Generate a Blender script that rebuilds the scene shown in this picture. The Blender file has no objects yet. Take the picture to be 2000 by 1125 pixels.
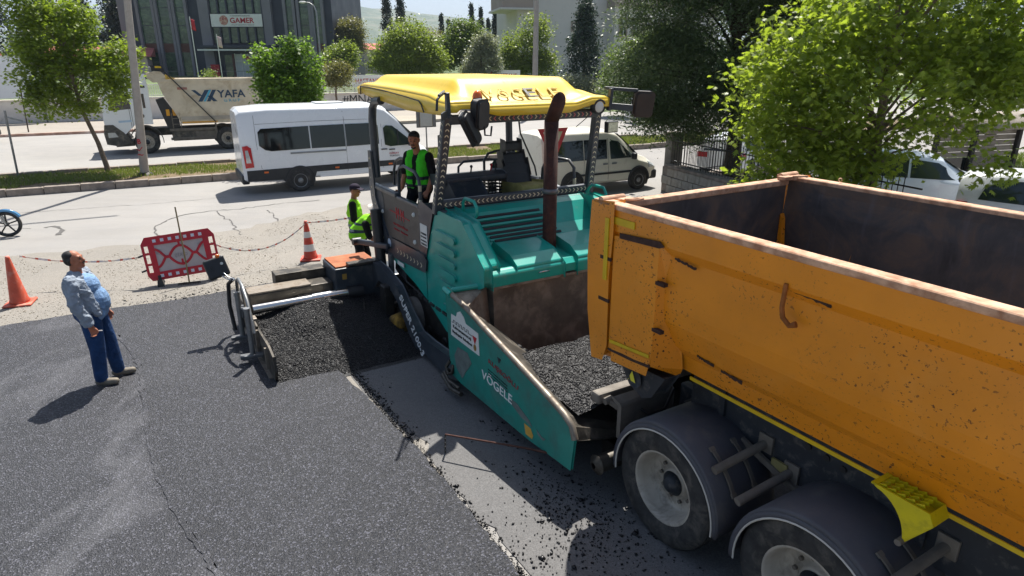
import bpy, math, random
import numpy as np
from mathutils import Vector, Matrix, Quaternion
random.seed(7); rng = np.random.default_rng(7)
sc = bpy.context.scene
COL = sc.collection
R = math.radians
# ------------------------------------------------------------------ camera, sky, sun, exposure
cam_d = bpy.data.cameras.new('camera'); cam = bpy.data.objects.new('camera', cam_d); COL.objects.link(cam)
cam.location = (0, 0, 3.95); cam.rotation_euler = (R(90 - 19.25), 0, 0)
cam_d.lens = 22.806; cam_d.sensor_width = 36; cam_d.clip_start = 0.05; cam_d.clip_end = 20000
sc.camera = cam
SUN = Vector((0.18 * math.cos(R(61.0)), 0.984 * math.cos(R(61.0)), math.sin(R(61.0)))).normalized()
wd = bpy.data.worlds.new('World'); sc.world = wd; wd.use_nodes = True
nt = wd.node_tree; nt.nodes.clear()
_sky = nt.nodes.new('ShaderNodeTexSky'); _sky.sky_type = 'NISHITA'; _sky.sun_disc = False
_sky.sun_elevation = math.asin(SUN.z); _sky.sun_rotation = math.atan2(SUN.x, SUN.y)
_sky.air_density = 1.0; _sky.dust_density = 2.0; _sky.ozone_density = 1.0
_bg = nt.nodes.new('ShaderNodeBackground'); _bg.inputs[1].default_value = 0.065
_ow = nt.nodes.new('ShaderNodeOutputWorld')
nt.links.new(_sky.outputs[0], _bg.inputs[0]); nt.links.new(_bg.outputs[0], _ow.inputs[0])
_sd = bpy.data.lights.new('sun', 'SUN'); _sd.energy = 5.0; _sd.angle = R(0.5); _sd.color = (1.0, 0.955, 0.88)
_so = bpy.data.objects.new('sun', _sd); COL.objects.link(_so)
_so.rotation_euler = SUN.to_track_quat('Z', 'Y').to_euler(); _so.location = (10, 40, 60)
sc.view_settings.view_transform = 'Standard'; sc.view_settings.look = 'None'
sc.view_settings.exposure = 0.92; sc.view_settings.gamma = 1.0; sc.view_settings.use_curve_mapping = False
sc.render.engine = 'CYCLES'
# ------------------------------------------------------------------ helpers
def lin(h):
    h = h.lstrip('#'); c = [int(h[i:i+2], 16) / 255 for i in (0, 2, 4)]
    return tuple(x / 12.92 if x <= .04045 else ((x + .055) / 1.055) ** 2.4 for x in c) + (1,)
def col(c): return lin(c) if isinstance(c, str) else tuple(c) + ((1,) if len(c) == 3 else ())
class NT:
    def __init__(s, name):
        s.m = bpy.data.materials.new(name); s.m.use_nodes = True; s.t = s.m.node_tree; s.t.nodes.clear()
        s.out = s.t.nodes.new('ShaderNodeOutputMaterial'); s.tc = s.t.nodes.new('ShaderNodeTexCoord')
    def n(s, k, **kw):
        o = s.t.nodes.new(k)
        for a, b in kw.items(): setattr(o, a, b)
        return o
    def l(s, a, b): s.t.links.new(a, b)
    def noise(s, scale, detail=4, rough=.55, dist=0, vec=None, stretch=None):
        o = s.n('ShaderNodeTexNoise'); o.inputs['Scale'].default_value = scale; o.inputs['Detail'].default_value = detail
        o.inputs['Roughness'].default_value = rough; o.inputs['Distortion'].default_value = dist
        v = vec or s.tc.outputs['Object']
        if stretch:
            mp = s.n('ShaderNodeMapping'); mp.inputs['Scale'].default_value = stretch; s.l(v, mp.inputs[0]); v = mp.outputs[0]
        s.l(v, o.inputs['Vector']); return o.outputs['Fac']
    def voro(s, scale, feature='F1', out='Distance', vec=None):
        o = s.n('ShaderNodeTexVoronoi', feature=feature); o.inputs['Scale'].default_value = scale
        s.l(vec or s.tc.outputs['Object'], o.inputs['Vector']); return o.outputs[out]
    def ramp(s, fac, stops):
        o = s.n('ShaderNodeValToRGB'); e = o.color_ramp.elements
        while len(e) < len(stops): e.new(.5)
        for i, (p, c) in enumerate(stops):
            e[i].position = p; e[i].color = col(c) if not isinstance(c, (int, float)) else (c, c, c, 1)
        s.l(fac, o.inputs[0]); return o.outputs[0]
    def mix(s, f, a, b, mode='MIX'):
        o = s.n('ShaderNodeMixRGB', blend_type=mode)
        for i, v in enumerate((f, a, b)):
            if isinstance(v, (int, float)): o.inputs[i].default_value = v if i == 0 else (v, v, v, 1)
            elif isinstance(v, (tuple, str)): o.inputs[i].default_value = col(v)
            else: s.l(v, o.inputs[i])
        return o.outputs[0]
    def math(s, op, a, b=0):
        o = s.n('ShaderNodeMath', operation=op)
        for i, v in enumerate((a, b)):
            if isinstance(v, (int, float)): o.inputs[i].default_value = v
            else: s.l(v, o.inputs[i])
        return o.outputs[0]
    def bump(s, h, strength=.3, dist=.01, normal=None):
        o = s.n('ShaderNodeBump'); o.inputs['Strength'].default_value = strength; o.inputs['Distance'].default_value = dist
        s.l(h, o.inputs['Height'])
        if normal: s.l(normal, o.inputs['Normal'])
        return o.outputs[0]
    def bsdf(s, base, rough=.5, metal=0, normal=None, spec=.5, coat=0, link=True):
        o = s.n('ShaderNodeBsdfPrincipled')
        for k, v in (('Base Color', base), ('Roughness', rough), ('Metallic', metal)):
            if isinstance(v, (int, float)): o.inputs[k].default_value = v if k != 'Base Color' else (v, v, v, 1)
            elif isinstance(v, (tuple, str)): o.inputs[k].default_value = col(v)
            else: s.l(v, o.inputs[k])
        o.inputs['Specular IOR Level'].default_value = spec; o.inputs['Coat Weight'].default_value = coat; o.inputs['Coat Roughness'].default_value = .12
        if normal: s.l(normal, o.inputs['Normal'])
        if link: s.l(o.outputs[0], s.out.inputs[0])
        return o
MATS = {}
def pbr(name, c, rough=.5, metal=0, var=.15, vs=3.0, bump=0., bs=60, dirt=None, coat=0, spec=.5, stretch=None):
    """general painted / plastic / cloth / metal surface with tonal variation, optional dirt patches and fine relief"""
    if name in MATS: return MATS[name]
    t = NT(name); c = col(c)
    nz = t.noise(vs, 5, .6, stretch=stretch)
    f = t.ramp(nz, [(.3, 0.0), (.7, 1.0)])
    d = tuple(x * (1 - var) for x in c[:3]); b = tuple(min(1, x * (1 + var * .6)) for x in c[:3])
    base = t.mix(f, d, b); rg = t.ramp(nz, [(.3, min(1, rough * 1.15)), (.7, rough * .85)])
    if dirt:
        dc, amt, ds = dirt
        dn = t.noise(ds, 6, .65, .4)
        df = t.ramp(dn, [(max(0, .62 - amt * .5), 0.0), (.80 - amt * .3, 1.0)])
        base = t.mix(t.math('MULTIPLY', df, min(1, .45 + amt)), base, dc)
        rg = t.mix(df, rg, .85)
    nm = t.bump(t.noise(bs, 3), bump, .004) if bump else None
    t.bsdf(base, rg, metal, nm, spec, coat); MATS[name] = t.m; return t.m
class MB:
    """collects shapes into one mesh"""
    def __init__(s, off=(0, 0, 0)): s.v = []; s.f = []; s.mi = []; s.sm = []; s.o = Vector(off)
    def add(s, vs, fs, mi=0, smooth=False):
        k = len(s.v); s.v += [tuple(Vector(v) + s.o) for v in vs]
        for f in fs: s.f.append([i + k for i in f]); s.mi.append(mi); s.sm.append(smooth)
        return s
    def box(s, a, b, mi=0):
        x0, y0, z0 = [min(p, q) for p, q in zip(a, b)]; x1, y1, z1 = [max(p, q) for p, q in zip(a, b)]
        return s.add([(x0,y0,z0),(x1,y0,z0),(x1,y1,z0),(x0,y1,z0),(x0,y0,z1),(x1,y0,z1),(x1,y1,z1),(x0,y1,z1)],
                     [(0,3,2,1),(4,5,6,7),(0,1,5,4),(1,2,6,5),(2,3,7,6),(3,0,4,7)], mi)
    def obox(s, c, size, rot=None, mi=0):
        h = [x / 2 for x in size]; m = rot or Matrix.Identity(3); c = Vector(c)
        vs = [c + m @ Vector((sx * h[0], sy * h[1], sz * h[2])) for sz in (-1, 1) for sx, sy in ((-1,-1),(1,-1),(1,1),(-1,1))]
        return s.add(vs, [(0,3,2,1),(4,5,6,7),(0,1,5,4),(1,2,6,5),(2,3,7,6),(3,0,4,7)], mi)
    def bar(s, p0, p1, w, h, up=(0, 0, 1), mi=0):
        p0, p1 = Vector(p0), Vector(p1); d = (p1 - p0); x = d.normalized(); y = Vector(up).cross(x)
        if y.length < 1e-4: y = Vector((0, 1, 0)).cross(x)
        y.normalize(); z = x.cross(y); m = Matrix((x, y, z)).transposed()
        return s.obox((p0 + p1) / 2, (d.length, w, h), m, mi)
    def prism(s, poly, axis, t0, t1, mi=0, mi_side=None):
        def P(a, b, t): return {'x': (t, a, b), 'y': (a, t, b), 'z': (a, b, t)}[axis]
        n = len(poly); vs = [P(a, b, t0) for a, b in poly] + [P(a, b, t1) for a, b in poly]
        s.add(vs, [list(range(n)), list(range(2 * n - 1, n - 1, -1))], mi)
        k = len(s.v) - 2 * n
        for i in range(n):
            j = (i + 1) % n; s.f.append([k + i, k + n + i, k + n + j, k + j][::-1]); s.mi.append(mi if mi_side is None else mi_side); s.sm.append(False)
        return s
    def ring(s, c, u, w, r, n): return [c + u * (r * math.cos(2 * math.pi * i / n)) + w * (r * math.sin(2 * math.pi * i / n)) for i in range(n)]
    def cyl(s, p0, p1, r0, r1=None, n=12, cap=True, mi=0, smooth=True):
        r1 = r0 if r1 is None else r1; p0, p1 = Vector(p0), Vector(p1); d = (p1 - p0).normalized()
        u = d.orthogonal().normalized(); w = d.cross(u)
        vs = s.ring(p0, u, w, r0, n) + s.ring(p1, u, w, r1, n)
        s.add(vs, [(i, (i + 1) % n, n + (i + 1) % n, n + i) for i in range(n)], mi, smooth)
        if cap: s.add(vs, [list(range(n))[::-1], list(range(n, 2 * n))], mi)
        return s
    def tube(s, pts, r, n=8, mi=0, cap=True):
        pts = [Vector(p) for p in pts]; rs = r if isinstance(r, (list, tuple)) else [r] * len(pts)
        u = None; rings = []
        for i, p in enumerate(pts):
            d = (pts[min(i + 1, len(pts) - 1)] - pts[max(i - 1, 0)]).normalized()
            u = d.orthogonal() if u is None else (u - d * u.dot(d))
            if u.length < 1e-5: u = d.orthogonal()
            u.normalize(); rings.append(s.ring(p, u, d.cross(u), rs[i], n))
        vs = [v for q in rings for v in q]; fs = []
        for k in range(len(rings) - 1):
            for i in range(n): j = (i + 1) % n; fs.append((k*n+i, k*n+j, (k+1)*n+j, (k+1)*n+i))
        s.add(vs, fs, mi, True)
        if cap: s.add(vs, [list(range(n))[::-1], list(range(len(vs) - n, len(vs)))], mi)
        return s
    def lathe(s, prof, c, axis, n=24, mi=0, smooth=True):
        """prof: list of (radius, distance along axis)"""
        c = Vector(c); d = Vector(axis).normalized(); u = d.orthogonal().normalized(); w = d.cross(u)
        vs = [v for r, h in prof for v in s.ring(c + d * h, u, w, max(r, 1e-4), n)]; fs = []
        for k in range(len(prof) - 1):
            for i in range(n): j = (i + 1) % n; fs.append((k*n+i, k*n+j, (k+1)*n+j, (k+1)*n+i))
        return s.add(vs, fs, mi, smooth)
    def ball(s, c, r, n=12, mi=0):
        rr = r if isinstance(r, (tuple, list)) else (r, r, r); vs = []; fs = []; m = n // 2
        for k in range(m + 1):
            a = math.pi * k / m
            for i in range(n):
                b = 2 * math.pi * i / n; vs.append((c[0] + rr[0]*math.sin(a)*math.cos(b), c[1] + rr[1]*math.sin(a)*math.sin(b), c[2] + rr[2]*math.cos(a)))
        for k in range(m):
            for i in range(n): j = (i + 1) % n; fs.append((k*n+i, (k+1)*n+i, (k+1)*n+j, k*n+j))
        return s.add(vs, fs, mi, True)
    def grid(s, P, mi=0, smooth=True):
        """P: rows of points"""
        nr, nc = len(P), len(P[0])
        return s.add([p for r in P for p in r], [(a*nc+b, a*nc+b+1, (a+1)*nc+b+1, (a+1)*nc+b) for a in range(nr-1) for b in range(nc-1)], mi, smooth)
    def build(s, name, mats, parent=None, bevel=0, seg=2, solid=0, subsurf=0):
        me = bpy.data.meshes.new(name); me.from_pydata(s.v, [], s.f)
        for m in (mats if isinstance(mats, (list, tuple)) else [mats]): me.materials.append(m)
        me.polygons.foreach_set('material_index', s.mi); me.polygons.foreach_set('use_smooth', s.sm); me.update()
        o = bpy.data.objects.new(name, me); COL.objects.link(o)
        if parent: o.parent = parent
        if solid: q = o.modifiers.new('thick', 'SOLIDIFY'); q.thickness = solid; q.offset = 0
        if bevel:
            q = o.modifiers.new('bevel', 'BEVEL'); q.width = bevel; q.segments = seg; q.limit_method = 'ANGLE'; q.angle_limit = R(35); q.harden_normals = False
        if subsurf: q = o.modifiers.new('sub', 'SUBSURF'); q.levels = q.render_levels = subsurf
        return o
def tag(o, label=None, cat=None, group=None, kind=None):
    if label: o['label'] = label
    if cat: o['category'] = cat
    if group: o['group'] = group
    if kind: o['kind'] = kind
    return o
def thing(name, label=None, cat=None, loc=(0, 0, 0), rz=0, group=None):
    o = bpy.data.objects.new(name, None); COL.objects.link(o); o.location = loc; o.rotation_euler = (0, 0, rz); o.empty_display_size = .2
    return tag(o, label, cat, group)
def dup(root, loc=None, rz=None, label=None):
    def rec(o, par):
        c = o.copy(); COL.objects.link(c); c.parent = par
        for ch in list(kids.get(o, [])): rec(ch, c)
        return c
    kids = {}
    for o in COL.objects:
        if o.parent: kids.setdefault(o.parent, []).append(o)
    r = rec(root, None)
    if loc is not None: r.location = loc
    if rz is not None: r.rotation_euler = (0, 0, rz)
    if label: r['label'] = label
    return r
def mesh_np(name, verts, faces_flat, k, mat, parent=None, smooth=False):
    """big mesh from numpy; all faces have k corners"""
    me = bpy.data.meshes.new(name); nv = len(verts); nf = len(faces_flat) // k
    me.vertices.add(nv); me.vertices.foreach_set('co', np.asarray(verts, np.float32).ravel())
    me.loops.add(nf * k); me.loops.foreach_set('vertex_index', np.asarray(faces_flat, np.int32))
    me.polygons.add(nf); me.polygons.foreach_set('loop_start', np.arange(0, nf * k, k, dtype=np.int32))
    me.update(calc_edges=True); me.validate()
    if smooth: me.polygons.foreach_set('use_smooth', np.ones(nf, bool))
    me.materials.append(mat); o = bpy.data.objects.new(name, me); COL.objects.link(o)
    if parent: o.parent = parent
    return o
def text(s, name, mat, parent, origin, xdir, ydir, h, width=None, thick=.003, space=1.0, shear=0, mirror=False, align='CENTER', bold=0.0):
    """flat lettering as thin mesh; origin is its centre, xdir reading direction, ydir up"""
    cu = bpy.data.curves.new('t', 'FONT'); cu.body = s; cu.size = 1; cu.extrude = thick / h if h else 0; cu.align_x = align; cu.align_y = 'CENTER'
    cu.space_character = space; cu.shear = shear; cu.offset = bold; cu.resolution_u = 3
    ob = bpy.data.objects.new('t', cu); COL.objects.link(ob)
    dg = bpy.context.evaluated_depsgraph_get(); me = bpy.data.meshes.new_from_object(ob.evaluated_get(dg)); me.name = name
    bpy.data.objects.remove(ob); bpy.data.curves.remove(cu)
    me.materials.clear(); me.materials.append(mat)
    n = len(me.vertices); co = np.zeros(n * 3, np.float32); me.vertices.foreach_get('co', co); co = co.reshape(-1, 3)
    if n == 0: return None
    w0 = co[:, 0].max() - co[:, 0].min(); h0 = co[:, 1].max() - co[:, 1].min()
    cx = (co[:, 0].max() + co[:, 0].min()) / 2; cy = (co[:, 1].max() + co[:, 1].min()) / 2
    sy = h / h0; sx = (width / w0) if width else sy
    x = Vector(xdir).normalized(); y = (Vector(ydir) - x * Vector(ydir).dot(x)).normalized(); z = x.cross(y)
    zs = co[:, 2]; zmax = max(1e-6, abs(zs).max())
    px = (co[:, 0] - cx) * sx * (-1 if mirror else 1); py = (co[:, 1] - cy) * sy; pz = zs / zmax * thick
    P = np.outer(px, x) + np.outer(py, y) + np.outer(pz, z) + np.array(origin)
    me.vertices.foreach_set('co', P.astype(np.float32).ravel()); me.update()
    o = bpy.data.objects.new(name, me); COL.objects.link(o)
    if parent: o.parent = parent
    return o
def fbm2(x, y, f, seed=0, oct=4):
    """cheap smooth value noise for terrain (numpy)"""
    r = np.random.default_rng(seed); T = r.random((64, 64)); out = 0; amp = 1; tot = 0
    for k in range(oct):
        X = np.asarray(x) * f; Y = np.asarray(y) * f; xi = np.floor(X).astype(int); yi = np.floor(Y).astype(int)
        fx = X - xi; fy = Y - yi; fx = fx*fx*(3-2*fx); fy = fy*fy*(3-2*fy)
        a = T[xi % 64, yi % 64]; b = T[(xi+1) % 64, yi % 64]; c_ = T[xi % 64, (yi+1) % 64]; d = T[(xi+1) % 64, (yi+1) % 64]
        out = out + amp * ((a*(1-fx)+b*fx)*(1-fy) + (c_*(1-fx)+d*fx)*fy); tot += amp; amp *= .5; f *= 2.03; x = np.asarray(x) + 7.3; y = np.asarray(y) + 3.1
    return out / tot
# frames: the paver / tipper axis (x towards the tipper, y to the far side) and the main road (u along, n across)
ANG = R(-58.7); AX = Vector((math.cos(ANG), math.sin(ANG), 0)); BX = Vector((-math.sin(ANG), math.cos(ANG), 0)); Y0 = 4.79
def W(x, y, z=0): return AX * x + BX * (y + Y0) + Vector((0, 0, z))
RD = R(28); RU = Vector((math.cos(RD), math.sin(RD), 0)); RN = Vector((-math.sin(RD), math.cos(RD), 0))
def Q(u, n, z=0): return RU * u + RN * n + Vector((0, 0, z))
# ------------------------------------------------------------------ materials of the setting
def m_road(name, c, warm=0.0, grain=1.0):
    t = NT(name); base = col(c)
    big = t.ramp(t.noise(.18, 5, .6, .6), [(.3, 0.0), (.72, 1.0)])
    med = t.ramp(t.noise(1.1, 6, .65, .5), [(.35, 0.0), (.7, 1.0)])
    a = t.mix(big, tuple(x * .80 for x in base[:3]), tuple(x * 1.06 for x in base[:3]))
    a = t.mix(t.math('MULTIPLY', med, .28), a, tuple(min(1, x * k) for x, k in zip(base[:3], (1.18, 1.13, 1.05))))
    streak = t.ramp(t.noise(1.0, 4, .6, .2, stretch=(.35, 2.2, 1)), [(.45, 0.0), (.75, 1.0)])
    a = t.mix(t.math('MULTIPLY', streak, .34), a, tuple(x * .72 for x in base[:3]))
    gr = t.noise(75, 3, .7); a = t.mix(t.math('MULTIPLY', t.ramp(gr, [(.42, 1.0), (.6, 0.0)]), .30 * grain), a, tuple(x * .45 for x in base[:3]))
    g2 = t.noise(22, 4, .7); a = t.mix(t.math('MULTIPLY', t.ramp(g2, [(.55, 0.0), (.72, 1.0)]), .25 * grain), a, tuple(min(1, x * 1.25) for x in base[:3]))
    nm = t.bump(gr, .35 * grain, .006); nm = t.bump(t.noise(6, 4), .25, .02, nm)
    t.bsdf(a, .92, 0, nm, .2); return t.m
def m_asphalt(name, c, sheen=.5, dust=.0, spark=.8):
    t = NT(name); base = col(c)
    big = t.ramp(t.noise(.5, 7, .65, .8), [(.3, 0.0), (.72, 1.0)])
    a = t.mix(big, tuple(x * .70 for x in base[:3]), tuple(x * 1.15 for x in base[:3]))
    vo = t.voro(78, 'F1', 'Color'); sep = t.n('ShaderNodeSeparateColor'); t.l(vo, sep.inputs[0])
    a = t.mix(t.ramp(sep.outputs[0], [(.05, 0.0), (.9, 1.0)]), tuple(x * .45 for x in base[:3]), a)
    chip = t.ramp(sep.outputs[1], [(.86, 0.0), (.93, 1.0)])
    a = t.mix(t.math('MULTIPLY', chip, spark), a, tuple(min(1, x * k) for x, k in zip(base[:3], (3.2, 3.1, 3.2))))
    if dust:
        dn = t.noise(.7, 6, .65, 1.2, stretch=(1.5, .6, 1)); df = t.ramp(dn, [(.5, 0.0), (.78, 1.0)])
        a = t.mix(t.math('MULTIPLY', df, dust), a, lin('#8b8b90'))
    d = t.voro(78, 'F1', 'Distance'); nm = t.bump(d, .8, .010); nm = t.bump(t.noise(14, 4), .3, .012, nm)
    t.bsdf(a, t.ramp(sep.outputs[2], [(0.0, .42), (1.0, .8)]), 0, nm, sheen); return t.m
def m_leaf(name, c, var=.35, trans=.45, hue=.06):
    t = NT(name); c = col(c); g = t.n('ShaderNodeNewGeometry')
    rnd = g.outputs['Random Per Island']
    dk = tuple(x * (1 - var) for x in c[:3]); lt = tuple(min(1, x * (1 + var)) for x in (c[0] * (1 + hue * 4), c[1], c[2]))
    a = t.mix(rnd, dk, lt)
    big = t.ramp(t.noise(.9, 3), [(.35, 0.0), (.65, 1.0)]); a = t.mix(t.math('MULTIPLY', big, .35), a, tuple(x * .6 for x in c[:3]))
    p = t.bsdf(a, .45, 0, None, .4, link=False)
    tr = t.n('ShaderNodeBsdfTranslucent'); t.l(t.mix(.5, a, tuple(min(1, x * k) for x, k in zip(c[:3], (2.3, 2.0, .7)))), tr.inputs[0])
    mx = t.n('ShaderNodeMixShader'); mx.inputs[0].default_value = trans; t.l(p.outputs[0], mx.inputs[1]); t.l(tr.outputs[0], mx.inputs[2])
    t.l(mx.outputs[0], t.out.inputs[0]); return t.m
def m_glass(name, tint=(.02, .025, .025), rough=.03, trans=.25):
    t = NT(name); p = t.bsdf(tint, rough, 0, None, .8, link=False)
    tr = t.n('ShaderNodeBsdfTransparent'); tr.inputs[0].default_value = (.55, .6, .58, 1)
    mx = t.n('ShaderNodeMixShader'); mx.inputs[0].default_value = trans; t.l(p.outputs[0], mx.inputs[1]); t.l(tr.outputs[0], mx.inputs[2])
    t.l(mx.outputs[0], t.out.inputs[0]); return t.m
M_ROAD = m_road('worn_road', (.315, .305, .292)); M_ROAD2 = m_road('far_road', (.33, .32, .305), grain=.6)
M_DUST = m_road('dusty_gravel', (.30, .28, .25), grain=1.9)
M_MATO = m_asphalt('rolled_asphalt', (.046, .048, .056), .3, .30, .6); M_MAT = m_asphalt('fresh_asphalt', (.033, .035, .042), .35, .06, .8)
M_HOT = m_asphalt('hot_mix', (.009, .009, .010), .7, 0, .5)
M_CRUMB = pbr('mix_crumb', (.008, .008, .010), .34, 0, .8, 60, spec=.34)
M_BASE = m_road('milled_base', (.17, .168, .168), grain=1.8)
M_CONC = pbr('kerb_concrete', '#8d8278', .9, 0, .3, 4, .4, 80, ('#6c625a', .25, 3))
M_PAVE = m_road('pavement', (.35, .32, .28))
M_SOIL = pbr('soil', '#6b5a40', .95, 0, .4, 5, .6, 60)
M_GRASS = m_leaf('grass_blade', (.14, .21, .045), .45, .3)
M_FIELD = pbr('field', '#55663a', .95, 0, .4, .12, .3, 3)
M_WHITE = pbr('wall_plaster', '#d5cfc8', .9, 0, .08, 1.5, .25, 40, ('#a29684', .18, 1.3))
M_STEELG = pbr('grey_steel', '#6d6f72', .5, .6, .25, 6, .1, 80)
M_BLACK = pbr('black_plastic', (.018, .019, .022), .45, 0, .3, 8, .15, 120)
M_RUBBER = pbr('tyre_rubber', (.028, .028, .028), .8, 0, .35, 9, .35, 90, ('#6b655d', .28, 6))
M_PIPE = pbr('galv_pipe', '#8b8d8e', .45, .7, .2, 8)
M_WPAINT = pbr('white_paint', (.72, .73, .73), .3, 0, .04, 2, coat=.4)
M_WLET = pbr('white_lettering', (.78, .78, .76), .6, 0, .05); M_RLET = pbr('red_lettering', '#b3202a', .6, 0, .15); M_KLET = pbr('dark_lettering', '#1a1d22', .6, 0, .1)
M_GLASS = m_glass('dark_glass', (.006, .008, .009), .05, 0.0); M_GLASS2 = m_glass('clear_glass', (.02, .032, .03), .04, 0.0)
M_CHROME = pbr('bright_metal', '#c9cacb', .22, 1, .1, 10)
M_BARK = pbr('bark', '#7a6a5a', .95, 0, .4, 14, .7, 40); M_BARKD = pbr('dark_bark', '#43392f', .95, 0, .4, 14, .7, 40)
# ------------------------------------------------------------------ pebbles
_OV = np.array([(1,0,0),(-1,0,0),(0,1,0),(0,-1,0),(0,0,1),(0,0,-1)], float); _OF = np.array([(0,2,4),(2,1,4),(1,3,4),(3,0,4),(2,0,5),(1,2,5),(3,1,5),(0,3,5)])
def pebbles(name, P, S, mat, parent=None, flat=.7):
    P = np.asarray(P, float); n = len(P); S = np.asarray(S, float)
    V = _OV[None] * (S[:, None, None] * rng.uniform(.6, 1.25, (n, 6, 1)))
    a = rng.uniform(0, 6.28, n); b = rng.uniform(-.7, .7, n); ca, sa, cb, sb = np.cos(a), np.sin(a), np.cos(b), np.sin(b)
    x = V[..., 0]*cb[:, None] - V[..., 2]*sb[:, None]; z = V[..., 0]*sb[:, None] + V[..., 2]*cb[:, None]; y = V[..., 1]
    V = np.stack([x*ca[:, None] - y*sa[:, None], x*sa[:, None] + y*ca[:, None], z*flat], -1) + P[:, None]
    F = (_OF[None] + (np.arange(n) * 6)[:, None, None]).ravel()
    return mesh_np(name, V.reshape(-1, 3), F, 3, mat, parent)
def ragged(poly, step=.12, amp=.02, seed=1):
    r = random.Random(seed); out = []
    for i in range(len(poly)):
        a = Vector(poly[i]); b = Vector(poly[(i + 1) % len(poly)]); k = max(1, min(200, int((b - a).length / step)))
        for j in range(k):
            p = a.lerp(b, j / k); out.append((p.x + r.gauss(0, amp), p.y + r.gauss(0, amp)))
    return out
# ------------------------------------------------------------------ ground, roads
tag(MB().box((-4000, -300, -.30), (4000, 6000, -.06)).build('ground', M_FIELD), kind='structure')
def strip(name, u0, u1, n0, n1, z, m, base=-.055):
    b = MB(); b.add([Q(u0, n0, z), Q(u1, n0, z), Q(u1, n1, z), Q(u0, n1, z), Q(u0, n0, base), Q(u1, n0, base), Q(u1, n1, base), Q(u0, n1, base)],
                    [(0,1,2,3),(7,6,5,4),(0,4,5,1),(1,5,6,2),(2,6,7,3),(3,7,4,0)])
    return tag(b.build(name, m), kind='structure')
strip('road', -90, 110, -45, 24.8, 0, M_ROAD); strip('far_road', -90, 110, 28.72, 45.4, 0, M_ROAD2)
pav = strip('pavement', -90, 24, 45.56, 53.7, .13, M_PAVE)
# the dug-up, dusty shoulder round the barrier, and the scraped base beside the paver
_d = [(-13.31, 11.38), (-11.01, 13.4), (-8.53, 14.31), (-7.06, 15.53), (-5.67, 17.65), (-4.48, 18.67), (-1.52, 19.04), (4.74, 19.81)] + [tuple(W(-7, 3.2)[:2]), tuple(W(-4, 2.6)[:2])]
_d += [tuple(W(-4, -2.2)[:2]), tuple(W(-8, -3.2)[:2]), (-3.7, 9.42), (-5.68, 8.65), (-9.15, 7.39)]
tag(MB().prism(ragged(_d, .3, .08, 3), 'z', -.05, .004).build('dusty_shoulder', M_DUST), kind='structure')
_b = [W(-10.5, -3.45), W(-10.5, 2.4), W(9, 2.6), W(9, -2.5), W(-3.6, -2.5), W(-6, -2.5), W(-8.2, -2.6), W(-8.2, -3.45)]
tag(MB().prism(ragged([tuple(p[:2]) for p in _b], .25, .04, 4), 'z', -.05, .009).build('scraped_base', M_BASE), kind='structure')
# asphalt laid earlier: the older lane left of the joint and the newer lane up to the paver
FAR = [(-9.25, 8.47), (-8.02, 9.38), (-7.68, 9.59), (-7.33, 9.81), (-6.96, 10.01), (-6.56, 10.2), (-5.79, 10.57), (-4.95, 11.15)]
JOINT = [(-6.4, 9.42), (-5.91, 8.98), (-5.42, 8.47), (-5.1, 8.06), (-4.8, 7.6), (-4.46, 7), (-3.85, 6.01), (-3.48, 5.47), (-3.11, 5), (-2.74, 4.59), (-2.37, 4.21), (-1.52, 3.26)]
_l = FAR[:5] + JOINT + [(-1.2, 1.5), (-12, 1.5)]
tag(MB().prism(ragged(_l, .1, .008, 5), 'z', -.04, .042).build('rolled_asphalt', M_MATO), kind='structure')
_e = [W(-9.9, -3.3), W(-8.1, -3.25), W(-8.0, -2.72), W(-7.0, -2.63), W(-5.6, -2.55), W(-4.6, -2.54), W(-3.6, -2.58), W(-1.5, -2.62)]
_n = FAR[4:] + [(-4.26, 11.62)] + [tuple(p[:2]) for p in _e] + [(.9, 1.8), (-1.2, 1.5)] + JOINT[::-1]
tag(MB().prism(ragged(_n, .08, .010, 6), 'z', -.04, .052).build('fresh_asphalt', M_MAT), kind='structure')
# the joint between the two lanes: a rounded lip of mix
_jp = [Vector((p[0], p[1], .046)) for p in JOINT]; _jq = []
for a, b in zip(_jp[:-1], _jp[1:]):
    for j in range(8): _jq.append(a.lerp(b, j / 8) + Vector((random.gauss(0, .01), random.gauss(0, .01), 0)))
tag(MB().grid([[p + Vector((-.05 - .02*random.random(), 0, .004)), p + Vector((.012*random.random(), 0, .0085))] for p in _jq]).build('asphalt_joint', M_MATO), kind='structure')
# cracks in the old road: thin sunken ribbons
M_CRACK = pbr('crack', (.10, .095, .09), .95, 0, .4, 8)
def crack(pts, w, seed):
    r = random.Random(seed); L_ = []
    for a, b in zip(pts[:-1], pts[1:]):
        a, b = Vector(a), Vector(b); k = max(2, int((b - a).length / .15))
        for j in range(k): p = a.lerp(b, j / k); L_.append(Vector((p.x + r.gauss(0, .03), p.y + r.gauss(0, .04))))
    m = MB(); vs = []; fs = []
    for i, p in enumerate(L_):
        d = (L_[min(i+1, len(L_)-1)] - L_[max(i-1, 0)]).normalized(); nn = Vector((-d.y, d.x)); ww = w * r.uniform(.3, 1.2)
        vs += [(p.x + nn.x*ww, p.y + nn.y*ww, .008), (p.x - nn.x*ww, p.y - nn.y*ww, .008)]
        if i: k = 2*i; fs.append((k-2, k-1, k+1, k))
    tag(m.add(vs, fs).build('road_crack', M_CRACK), kind='structure')
crack([(-8.44, 15.04), (-8.99, 15.9), (-9.11, 16.73), (-8.93, 17.34), (-8.45, 17.85), (-7.7, 18.12), (-6.85, 18.82), (-5.58, 19.42)], .022, 1)
crack([(-8.31, 17.85), (-7.42, 16.73), (-6.62, 15.38), (-6.37, 14.99)], .018, 2)
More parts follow.
